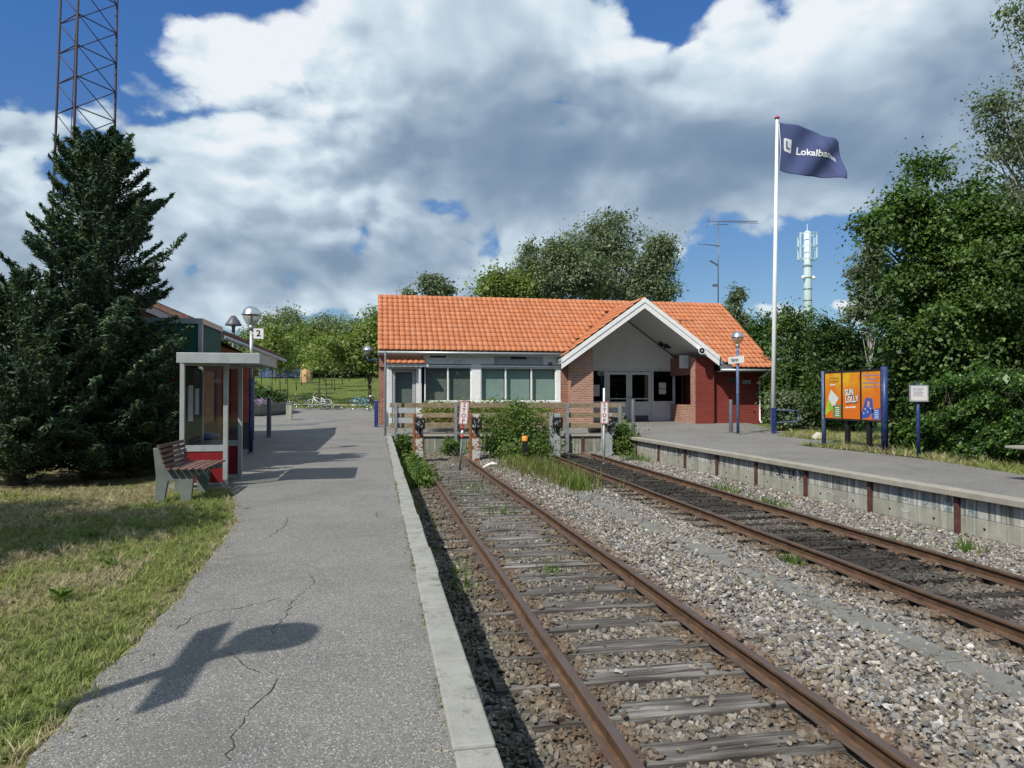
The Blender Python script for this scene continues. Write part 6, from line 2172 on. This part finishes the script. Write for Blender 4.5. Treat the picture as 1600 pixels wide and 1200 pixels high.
c_b = (-5.12, 14.20, -0.05)
conifer('conifer', 'tall dark feathery conifer in front of the lattice mast, left of the shelter', (c_b[0], 14.2, -.05), 6.14 + .05, 1.75, 165000, 21, lean=(-4.93 - c_b[0], 0), size=.078,
        prof=([0, .12, .3, .45, .6, .75, .85, .93, .98, 1.0], [1.5, 1.65, 1.48, 1.26, 1.08, .94, .82, .60, .34, .10]))
c_b2 = (-5.97, 13.40, 0.08)
conifer('conifer', 'lower bushy dark conifer at the left edge of the lawn', (c_b2[0], 13.4, -.05), 3.3, 1.5, 80000, 22, size=.08,
        prof=([0, .2, .5, .8, .95, 1.0], [1.45, 1.6, 1.45, .95, .4, .1]))
c_b3 = (-4.33, 14.60, 0.07)
conifer('conifer', 'small dark conifer filling the gap between the tall conifer and the shelter', (c_b3[0] - .1, 14.4, -.05), 2.7, .9, 50000, 23, size=.08,
        prof=([0, .2, .5, .8, .95, 1.0], [1.0, 1.0, .9, .65, .3, .1]))

# a bushy tree just outside the view that throws the shade on the lawn
tree('shade_tree', 'bushy round tree left of the lawn that casts the broad shadow on the grass', 'tree', (-6.4, 6.4, -.05),
     [(-6.3, 6.2, 2.6, 1.5, 1.0), (-5.3, 6.5, 2.9, 1.0, .8), (-5.3, 7.6, 3.1, .75, .6), (-6.9, 8.0, 3.0, 1.1, .8), (-7.3, 6.4, 3.1, 1.5, .9), (-4.45, 7.15, 2.75, .65, .5), (-8.4, 6.5, 2.6, 1.3, 1.0)], 40000, .10, 'dark', .14, seed=4, spread=.17)

# park: young trees in rows, then a green mass of taller ones
rg = random.Random(12)
young = [(408, 66), (424, 62), (437, 64), (449, 70), (463, 78), (472, 88), (447, 92), (498, 62), (509, 58.5), (518, 84), (523, 76), (535, 92), (488, 100), (459, 104), (430, 100), (545, 98)]
for i, (px_, yy) in enumerate(young):
    x_ = (math.tan(math.atan((px_ - 800) / 1120) + rad(10.62))) * yy
    z_ = gzf(x_, yy)
    h_ = rg.uniform(5.4, 6.6)
    cw = rg.uniform(.9, 1.5)
    tree('young_tree', 'slim young tree on the park lawn, ' + ['nearest the planter', 'behind the planter shrubs', 'just right of the planter', 'behind the stone bollard', 'left of the painted stone', 'directly in front of the painted stone', 'far behind the stone bollard', 'left one of the pair above the fallen bicycles', 'right one of the pair above the fallen bicycles', 'far right of the fallen bicycles', 'between the fallen bicycles and the blue one', 'deep in the park right of the painted stone', 'close beyond the painted stone', 'before the blue fence', 'deep in the park above the planter', 'deepest one left of the blue bicycle'][i], 'tree', (x_, yy, z_),
         [(x_, yy, z_ + h_ - 1.5, cw, 1.5), (x_ + .3, yy, z_ + h_ - .6, cw * .6, 1.0), (x_ - .2, yy, z_ + h_ - 2.3, cw * .9, .8)], 1500, .20, 'spring', .055, group='young trees planted in the park', seed=200 + i, limbs=5, spread=.32, shell=1.6)
c9 = (-0.62, 60.00, 2.43)
tree('park_tree', 'bright green tree with forked trunk left of the station corner above the blue bicycle', 'tree', (-0.62, 60, gzf(0, 60)),
     [(-1.30, 60.00, 5.31, 1.78, 1.57), (-0.01, 60.00, 4.53, 1.58, 1.26), (-2.58, 60.00, 4.93, 1.05, 0.84), (-0.27, 60.00, 6.64, 1.16, 1.05)], 11000, .24, 'spring', .16, seed=31, limbs=10, spread=.4)
back = [(420, 520, 26, 32, 112), (452, 520, 24, 30, 118), (445, 502, 30, 24, 122), (480, 528, 28, 30, 114), (515, 522, 30, 32, 116), (508, 512, 20, 22, 120), (545, 524, 30, 30, 113), (575, 516, 30, 36, 118), (590, 508, 22, 34, 122), (395, 530, 20, 26, 110), (530, 550, 34, 24, 110), (470, 552, 34, 24, 111), (430, 554, 30, 22, 110)]
r_ = np.random.default_rng(99)
n_ = 60000
x_ = -52 + 66 * r_.random(n_); y_ = 121 + 9 * r_.random(n_); z_ = gz(x_, y_) + r_.random(n_) ** .8 * (5.5 + 2.0 * vnoise(x_, y_, .35, 4))
o = np_mesh('far_woods', leaf_quads(np.stack([x_, y_, z_], 1), .7, r_, None, .7), qidx(n_), L['far']); o['kind'] = 'stuff'
poss = ['above the planter', 'left of the tall pale one', 'tallest pale one with thin top', 'above the painted stone', 'in the middle of the park backdrop', 'thin topped one just left of middle', 'right of the middle', 'left of the station roof', 'touching the station roof edge', 'behind the numbered lamp', 'low and wide above the fallen bicycles', 'low and wide above the painted stone', 'low and wide behind the planter']
for i, (a_, c_, rx, ry, yy) in enumerate(back):
    x_ = math.tan(math.atan((a_ - 800) / 1120) + rad(10.62)) * yy
    dp = x_ * .184 + yy * .983
    z_ = 1.48 + (618 - c_) * dp / 1120
    RX, RZ_ = rx * dp / 1120, ry * dp / 1120
    tree('background_tree', 'leafy tree at the back of the park, ' + poss[i], 'tree', (x_, yy, gzf(x_, yy)),
         [(x_, yy, z_, RX, RZ_), (x_ + RX * .5, yy + 1, z_ - RZ_ * .3, RX * .7, RZ_ * .7), (x_ - RX * .5, yy, z_ - RZ_ * .4, RX * .7, RZ_ * .6), (x_ + RX * .1, yy - 1, z_ - RZ_ * .8, RX * .9, RZ_ * .5)],
         5200, .32, ['far', 'grey', 'far', 'spring'][i % 4], .2, group='trees at the back of the park', seed=300 + i, limbs=8, spread=.55, shell=1.8)

# trees behind the station roof
def groupset(name, label, Y_, base_px, blobs, n, size, lm, tr, seed, bark='bark', spread=.4, **kw):
    bx = math.tan(math.atan((base_px - 800) / 1120) + rad(10.62)) * Y_
    return tree(name, label, 'tree', (bx, Y_, gzf(bx, Y_)), blobs, n, size, lm, tr, bark, kw.pop('group', 'trees behind the station roof'), seed, spread=spread, **kw)


groupset('birch_tree', 'tallest birch rising above the middle of the station roof', 52, 930,
         [(17.43, 52.00, 14.43, 1.66, 1.46), (16.16, 52.00, 12.52, 2.03, 2.42), (18.44, 52.00, 12.12, 1.71, 2.44), (14.65, 52.00, 11.98, 1.64, 1.73), (16.41, 52.00, 10.10, 2.91, 1.94), (13.66, 52.00, 10.50, 1.92, 1.63), (18.95, 52.00, 9.69, 1.47, 1.37)], 36000, .155, 'birch', .26, 41, 'bark_birch', droop=.5, limbs=30, spread=.36, shell=1.5, cl=60)
groupset('birch_tree', 'drooping birch just right of the tallest one behind the roof', 50, 1030,
         [(20.47, 50.00, 12.52, 1.14, 0.95), (20.86, 50.00, 11.35, 0.95, 1.61), (19.56, 50.00, 10.59, 1.13, 1.61), (20.71, 50.00, 9.35, 1.23, 1.04), (18.96, 50.00, 9.39, 0.94, 1.13)], 15000, .155, 'birch', .16, 42, 'bark_birch', droop=.8, limbs=14, spread=.32)
groupset('leafy_tree', 'round dark green tree left of the tallest birch behind the roof', 49, 870,
         [(12.87, 49.00, 10.89, 1.54, 1.54), (12.03, 49.00, 9.50, 1.80, 1.35), (14.28, 49.00, 10.03, 1.82, 1.55), (12.31, 49.00, 11.78, 0.54, 0.90), (11.48, 49.00, 8.81, 1.35, 0.90)], 30000, .165, 'birch', .22, 43, limbs=12, cl=45, shell=1.8)
groupset('sparse_tree', 'thin see-through tree left of the leafy mass behind the roof', 50, 828,
         [(10.54, 50.00, 11.22, 0.82, 1.19), (10.68, 50.00, 12.15, 0.46, 0.73), (10.07, 50.00, 10.29, 0.64, 0.82), (11.01, 50.00, 10.09, 0.73, 0.92)], 5200, .14, 'grey', .08, 44, limbs=14, spread=.22)
groupset('low_tree', 'low light green tree peeping over the roof left of the thin tree', 48, 780,
         [(7.89, 48.00, 8.88, 0.96, 0.70), (8.78, 48.00, 9.25, 0.79, 0.70), (7.23, 48.00, 8.51, 0.61, 0.43), (9.53, 48.00, 8.75, 0.88, 0.70), (7.67, 48.00, 9.57, 0.35, 0.52)], 7500, .18, 'spring', .12, 45)
groupset('low_tree', 'small tree peeping over the far left of the station roof', 50, 680,
         [(3.93, 50.00, 8.98, 1.07, 0.54), (3.57, 50.00, 9.41, 0.62, 0.45), (4.60, 50.00, 8.73, 0.72, 0.36), (2.16, 50.00, 8.57, 0.53, 0.22)], 4200, .18, 'grey', .12, 46, spread=.25)
groupset('slender_birch', 'slender drooping birch beside the right gable of the station', 44, 1150,
         [(23.50, 44.00, 8.12, 0.51, 0.68), (23.31, 44.00, 6.92, 0.68, 0.77), (23.95, 44.00, 6.17, 0.68, 0.77), (22.93, 44.00, 5.85, 0.68, 0.85)], 5000, .17, 'grey', .09, 47, 'bark_birch', droop=.8, spread=.2)
groupset('leafy_tree', 'dark rounded tree behind the station\'s right gable', 42, 1190,
         [(24.09, 42.00, 5.48, 0.82, 0.82), (23.64, 42.00, 4.46, 1.22, 0.98), (24.77, 42.00, 6.11, 0.57, 0.57), (22.76, 42.00, 3.84, 1.06, 1.22), (23.41, 42.00, 2.21, 1.47, 1.63)], 11000, .2, 'dark', .2, 48)

# the green wall right of the flagpole
def rtree(name, label, cat, Y_, base_px, blobs, n, size, lm, tr, seed, **kw):
    bx = math.tan(math.atan((base_px - 800) / 1120) + rad(10.62)) * Y_
    return tree(name, label, cat, (bx, Y_, gzf(bx, Y_) - .02), blobs, n, size, lm, tr, kw.pop('bark', 'bark'), kw.pop('group', None), seed, **kw)


rtree('bush', 'dark green bush left behind the orange hoarding, under the telecom tower', 'bush', 30, 1255,
      [(18.98, 30.00, 4.37, 1.00, 1.06), (18.80, 30.00, 2.75, 1.30, 1.30), (20.11, 30.00, 3.20, 1.01, 1.07), (18.31, 30.00, 1.42, 1.17, 1.17), (19.50, 30.00, 0.98, 1.48, 1.18), (18.56, 30.00, 5.19, 0.35, 0.47), (20.76, 30.00, 1.72, 1.49, 1.49)], 40000, .115, 'mid', .10, 51, cl=60, spread=.24, floor=0.0, group='bushes right of the flagpole')
rtree('bush', 'shadowy bush directly behind the orange hoarding', 'bush', 26, 1330,
      [(18.29, 26.00, 3.37, 0.93, 1.03), (19.30, 26.00, 2.99, 1.30, 1.30), (18.56, 26.00, 1.43, 1.55, 1.29), (20.46, 26.00, 2.21, 1.57, 1.57), (17.72, 26.00, 3.75, 0.52, 0.77)], 42000, .105, 'dark', .10, 52, cl=60, spread=.22, floor=0.0, group='bushes right of the flagpole')
rtree('bush', 'low pale flowering bush by the blue barrier', 'bush', 27.5, 1232,
      [(16.78, 27.50, 1.16, 0.70, 0.54), (17.52, 27.50, 0.75, 0.70, 0.43), (17.16, 27.50, 0.48, 0.81, 0.32)], 6000, .11, 'birch', 0, 53, spread=.18, floor=0.0, group='bushes right of the flagpole')
rtree('thin_tree', 'thin pale leaved tree left of the big tree behind the hoarding', 'tree', 24, 1360,
      [(18.30, 24.00, 6.26, 0.63, 0.97), (17.97, 24.00, 5.52, 0.58, 0.82), (18.64, 24.00, 5.06, 0.73, 0.97), (17.69, 24.00, 4.55, 0.48, 0.48), (18.39, 24.00, 7.11, 0.34, 0.48), (17.49, 24.00, 6.11, 0.24, 0.34)], 9000, .115, 'grey', .07, 54, bark='bark_birch', limbs=26, spread=.17, shell=1.5)
rtree('broadleaf_tree', 'big dark broadleaf tree towering over the hedge at right', 'tree', 18, 1500,
      [(15.12, 18.00, 8.02, 0.29, 0.55), (14.77, 18.00, 6.97, 0.73, 0.73), (13.80, 18.00, 6.16, 0.62, 0.47), (15.45, 18.00, 6.23, 1.01, 0.92), (16.00, 18.00, 7.92, 0.26, 0.48), (17.06, 18.00, 7.08, 0.64, 0.82), (17.70, 18.00, 6.51, 0.94, 0.94), (16.39, 18.00, 4.96, 1.48, 1.11), (14.60, 18.00, 4.73, 0.62, 0.55),
       (17.91, 18.00, 5.58, 1.69, 1.50), (17.24, 18.00, 3.68, 2.05, 1.49), (15.32, 18.00, 3.28, 1.28, 1.10), (19.26, 18.00, 6.58, 1.14, 1.52), (19.67, 18.00, 4.11, 1.53, 1.91), (18.09, 18.00, 2.01, 1.69, 1.13), (15.93, 18.00, 2.00, 1.47, 0.92)], 135000, .105, 'mid', .22, 55, limbs=44, spread=.20, cl=75, droop=.5, shell=2.0)
rtree('birch_tree', 'loose birch branches reaching in at the upper right edge', 'tree', 12.5, 1690,
      [(13.12, 12.50, 9.26, 0.45, 0.53), (13.73, 12.50, 8.38, 0.67, 0.80), (12.42, 12.50, 7.32, 0.58, 0.45), (13.09, 12.50, 7.00, 0.66, 0.53), (12.65, 12.50, 6.50, 0.53, 0.45), (13.71, 12.50, 6.50, 0.80, 0.80), (13.91, 12.50, 9.47, 0.80, 0.80), (12.92, 12.50, 5.66, 0.39, 0.39), (14.32, 12.50, 5.33, 0.94, 1.07)], 17000, .060, 'grey', .12, 56, bark='bark_birch', limbs=90, spread=.13, shell=1.6, droop=.9, cl=34)
rtree('dark_tree', 'deep shaded tree between the hedge and the big broadleaf tree', 'tree', 20, 1520,
      [(16.54, 20.00, 1.84, 1.42, 1.22), (18.41, 20.00, 1.64, 1.65, 1.23), (20.34, 20.00, 1.86, 1.88, 1.46), (22.08, 20.00, 2.07, 1.91, 1.70)], 30000, .15, 'dark', .15, 57, spread=.25, floor=0.0)

# clipped hedge along the back of the platform
hr = np.random.default_rng(91)
ht = thing('hedge', 'dense bright green hedge along the back of the right platform', 'hedge', (13.4, 13, -.05))
n_ = 64000
s_ = hr.random(n_)
hy = 17.95 - s_ * 10.8
fx_ = np.interp(hy, [7.0, 11.9, 16.9, 17.4], [11.75, 12.65, 13.75, 13.9]) + .10
top_ = 1.62 + .25 * vnoise(hy, hy * 0, 1.6, 4) + np.clip(14 - hy, 0, 5) * .05
top_ = np.where(hy > 16.4, top_ * np.clip((18.3 - hy) / 1.3, .45, 1), top_)
face = hr.random(n_)
zz = hr.random(n_) ** .85 * top_
dep_ = np.abs(hr.normal(0, .17, n_)) + .55 * (vnoise(hy * 1.3, zz * 1.6, 2.6, 71) - .3) + .35 * (zz / top_) ** 3
tp = face > .74
dep_ = np.where(tp, hr.random(n_) * 1.7 + .1, dep_)
zz = np.where(tp, top_ + hr.normal(0, .07, n_) + .32 * (vnoise(hy * 2, dep_ * 3, 2, 14) - .4), zz)
P = np.stack([fx_ + dep_, hy, zz], 1)
V = leaf_quads(P, .060, hr, np.tile(np.array([-.7, -.3, .5]), (n_, 1)), .55, 0, .18, .5)
np_mesh('foliage', V, qidx(n_), L['hedge'], ht)
mb = MB()
for k in range(46):
    y_ = 17.1 - k * .22
    x_ = float(np.interp(y_, [7.0, 11.9, 16.9, 17.4], [11.75, 12.65, 13.75, 13.9])) + .6
    mb.tube([(x_, y_, -.1), (x_ + rg.uniform(-.2, .2), y_ + rg.uniform(-.2, .2), .8), (x_ + rg.uniform(-.4, .3), y_ + rg.uniform(-.3, .3), 1.55)], [.03, .02, .008], 5, caps=False)
mb.build('stems', M['bark'], ht)
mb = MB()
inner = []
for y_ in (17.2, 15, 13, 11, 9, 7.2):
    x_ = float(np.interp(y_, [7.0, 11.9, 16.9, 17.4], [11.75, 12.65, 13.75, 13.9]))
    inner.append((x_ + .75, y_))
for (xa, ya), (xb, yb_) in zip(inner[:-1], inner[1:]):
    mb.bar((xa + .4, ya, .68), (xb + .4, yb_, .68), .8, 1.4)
mb.build('dark_core', simple('dark_core_fill', (.018, .022, .010), .95, var=.5, scale=9, bump=1.0, obj=False), ht)  # solid core added as occluder, coloured dark for the hedge's inner shade

# ------------------------------------------------------------------ weeds and shrubs round the track ends
rtree('shrub', 'large leafy bush swallowing the middle of the fence between the two tracks', 'shrub', 24.6, 800,
      [(4.61, 24.60, 0.27, 0.71, 0.67), (4.05, 24.60, -0.12, 0.58, 0.58), (5.48, 24.60, 0.09, 0.72, 0.67), (5.07, 24.60, 0.76, 0.67, 0.40), (4.39, 24.60, 0.81, 0.49, 0.27), (5.76, 24.60, -0.37, 0.59, 0.45), (3.71, 24.60, 0.55, 0.31, 0.27), (4.89, 24.60, 1.17, 0.36, 0.18), (3.38, 24.60, -0.33, 0.35, 0.31), (5.28, 23.30, -0.35, 0.51, 0.34), (4.41, 23.30, -0.42, 0.38, 0.30)], 9500, .085, 'weed', .03, 61, spread=.19, shell=1.6, cl=40, floor=-.7, limbs=26)
rtree('shrub', 'yellow green low hedge between the fence and the station windows', 'shrub', 28.6, 780,
      [(2.51, 28.60, 0.92, 0.87, 0.36), (3.79, 28.60, 0.91, 0.87, 0.36), (5.10, 28.60, 0.96, 0.88, 0.36), (6.43, 28.60, 0.90, 0.78, 0.37), (2.38, 28.60, 0.61, 0.76, 0.25), (3.79, 28.60, 0.53, 0.87, 0.26), (5.36, 28.60, 0.52, 1.30, 0.26)], 12000, .075, 'yellowgreen', 0, 62, spread=.14, floor=.05)
rtree('shrub', 'tangled weeds growing at the right end of the fence', 'shrub', 24.6, 980,
      [(8.78, 24.60, -0.18, 0.41, 0.51), (8.95, 24.60, -0.52, 0.41, 0.37), (8.59, 24.60, 0.28, 0.28, 0.28), (9.31, 24.60, -0.69, 0.32, 0.18)], 5200, .075, 'weed', .015, 63, spread=.14, floor=-.7, limbs=14)
rtree('shrub', 'dense green weeds between the near rail and the left platform kerb', 'shrub', 18.6, 655,
      [(0.99, 18.90, -0.59, 0.27, 0.33), (1.19, 18.30, -0.58, 0.19, 0.26), (0.97, 20.50, -0.46, 0.22, 0.25), (1.06, 17.20, -0.71, 0.15, 0.21)], 3600, .07, 'weed', 0, 64, spread=.12, floor=-.74)
rtree('shrub', 'small leafy weed clinging to the fence post left of the leaning STOP sign', 'shrub', 26.4, 690,
      [(2.62, 26.40, -0.31, 0.24, 0.19), (2.84, 26.40, -0.41, 0.19, 0.17), (2.48, 26.40, -0.54, 0.19, 0.14)], 900, .085, 'weed', .01, 65, spread=.10, limbs=8)
rtree('shrub', 'weeds in the dark corner behind the leftmost buffer post', 'shrub', 25.5, 630,
      [(0.89, 25.50, -0.14, 0.20, 0.32), (1.02, 25.50, -0.50, 0.18, 0.23)], 1300, .08, 'weed', 0, 66, spread=.12, floor=-.72)


def tall_grass(name, spots, h, seed, lm='weed', n=60, w=.010):
    r = np.random.default_rng(seed)
    V = []
    for (x0, y0, sx_, sy_, cnt) in spots:
        c = int(cnt)
        bx = r.normal(x0, sx_, c); by_ = r.normal(y0, sy_, c)
        hh = h * np.exp(r.normal(0, .3, c)); a = r.uniform(0, 6.283, c); ln = r.uniform(.1, .65, c) * hh
        z0 = bed_z(bx, by_)
        a2 = a + 1.57
        ww = w * r.uniform(.6, 1.3, c)
        b0 = np.stack([bx - np.cos(a2) * ww, by_ - np.sin(a2) * ww, z0], 1); b1 = np.stack([bx + np.cos(a2) * ww, by_ + np.sin(a2) * ww, z0], 1)
        m_ = np.stack([bx + np.cos(a) * ln * .35, by_ + np.sin(a) * ln * .35, z0 + hh * .62], 1)
        tp_ = np.stack([bx + np.cos(a) * ln, by_ + np.sin(a) * ln, z0 + hh * .95], 1)
        s2 = np.stack([np.cos(a2) * ww * .7, np.sin(a2) * ww * .7, 0 * ww], 1)
        V.append(np.stack([b0, b1, m_ + s2, m_ - s2], 1).reshape(-1, 3))
        V.append(np.stack([m_ - s2, m_ + s2, tp_ + s2 * .15, tp_ - s2 * .15], 1).reshape(-1, 3))
    V = np.concatenate(V)
    o = np_mesh(name, V, qidx(len(V) // 4), L[lm])
    o['kind'] = 'stuff'
    return o


g_1 = (4.26, 20.67, -0.72); g_2 = (4.52, 18.93, -0.72); g_3 = (4.56, 17.09, -0.72); g_4 = (4.37, 23.32, -0.72); g_5 = (4.48, 15.91, -0.72); g_6 = (3.15, 19.67, -0.72)
tall_grass('tall_grass', [(g_1[0] + .1, g_1[1] + .4, .35, .8, 520), (g_2[0] + .15, g_2[1], .4, .8, 420), (g_3[0] + .1, g_3[1], .25, .6, 260), (g_4[0] + .4, g_4[1] + .5, .4, .6, 420), (g_5[0], g_5[1], .15, .4, 120)], .24, 5, 'yellowgreen')
tall_grass('dry_tall_grass', [(g_1[0] + .2, g_1[1], .5, 1.2, 600), (g_2[0] + .2, g_2[1], .5, 1.2, 600), (g_3[0], g_3[1], .4, 1.0, 300), (.75, 16, .12, 2.5, 120), (.8, 11, .12, 2.5, 30)], .22, 6, 'dry')
tall_grass('kerbside_grass', [(.78, 20.0, .14, 1.1, 1100), (.75, 18.2, .10, .7, 500), (1.1, 19.8, .15, .6, 160), (g_5[0], g_5[1] - .3, .10, .2, 120)], .28, 7, 'weed')
tall_grass('track_weeds', [(2.3, 13.2, .15, .15, 50), (2.1, 16.5, .4, .8, 120), (7.6, 13.0, .12, .3, 120), (7.7, 15.0, .12, .3, 120), (8.5, 23, .2, .6, 260), (7.3, 9.2, .08, .3, 60), (5.3, 8.5, .05, .2, 40), (2.1, 8.6, .1, .1, 26), (8.0, 8.6, .1, .1, 50), (.95, 8.2, .08, .5, 60)], .16, 8, 'weed')
# broad leaved weeds in the lawn and at the platform edge
r = np.random.default_rng(55)
for i, (px_, py_, lab) in enumerate(((175, 885, 'broad leaved dock plant in the lawn nearest the path'), (95, 930, 'broad leaved dock plant low in the lawn at left'), (60, 860, 'broad leaved dock plant in the lawn at the left edge'), (150, 835, 'broad leaved dock plant just outside the shaded grass'))):
    C_ = {0: (-2.26, 6.77, 0.00), 1: (-2.27, 5.77, 0.00), 2: (-3.16, 7.53, 0.00), 3: (-2.90, 8.24, 0.00)}[i]
    c = 34
    a = r.uniform(0, 6.283, c)
    P = np.stack([C_[0] + np.cos(a) * r.uniform(.02, .09, c), C_[1] + np.sin(a) * r.uniform(.02, .09, c), r.uniform(.0, .06, c)], 1)
    al = np.stack([np.cos(a), np.sin(a), .5 + 0 * a], 1)
    t = thing('dock_plant', lab, 'plant', (C_[0], C_[1], -.03), 'broad leaved weeds in the lawn')
    V = leaf_quads(P, .075, r, None, .30, 0, .04, .3, al + np.array([0, 0, .5]))
    np_mesh('leaves', V, qidx(c), L['weed'], t)
# planter shrubs and flowers
r = np.random.default_rng(58)
P, c0, out = crown_points([(pc[0] - .6, 49.6, zp_ + 1.2, 1.0, .6), (pc[0] + .8, 49.6, zp_ + 1.1, 1.0, .55), (pc[0] + 1.7, 49.8, zp_ + 1.0, .6, .45), (pc[0], 49.9, zp_ + 1.5, .7, .5)], 3200, r, 20, .16)
np_mesh('shrubs', leaf_quads(P, .14, r, out, .5), qidx(len(P)), L['dark'], pt_)
P, c0, out = crown_points([(pc[0], 49.0, zp_ + .78, 2.3, .10)], 1400, r, 12, .12)
Lp = leaf_mat('purple_petals', (.20, .14, .26), (.34, .24, .42), (.55, .48, .58), .2)
np_mesh('flowers', leaf_quads(P, .10, r, out, .8), qidx(len(P)), Lp, pt_)

# unseen tree belt added behind the camera to darken the pane reflections
r_ = np.random.default_rng(123)
n_ = 26000
x_ = -45 + 110 * r_.random(n_); y_ = -36 - 7 * r_.random(n_); z_ = r_.random(n_) ** .8 * (8 + 4 * vnoise(x_, y_, .3, 4))
o = np_mesh('added_tree_belt', leaf_quads(np.stack([x_, y_, z_], 1), .9, r_, None, .8), qidx(n_), L['mid']); o['kind'] = 'stuff'
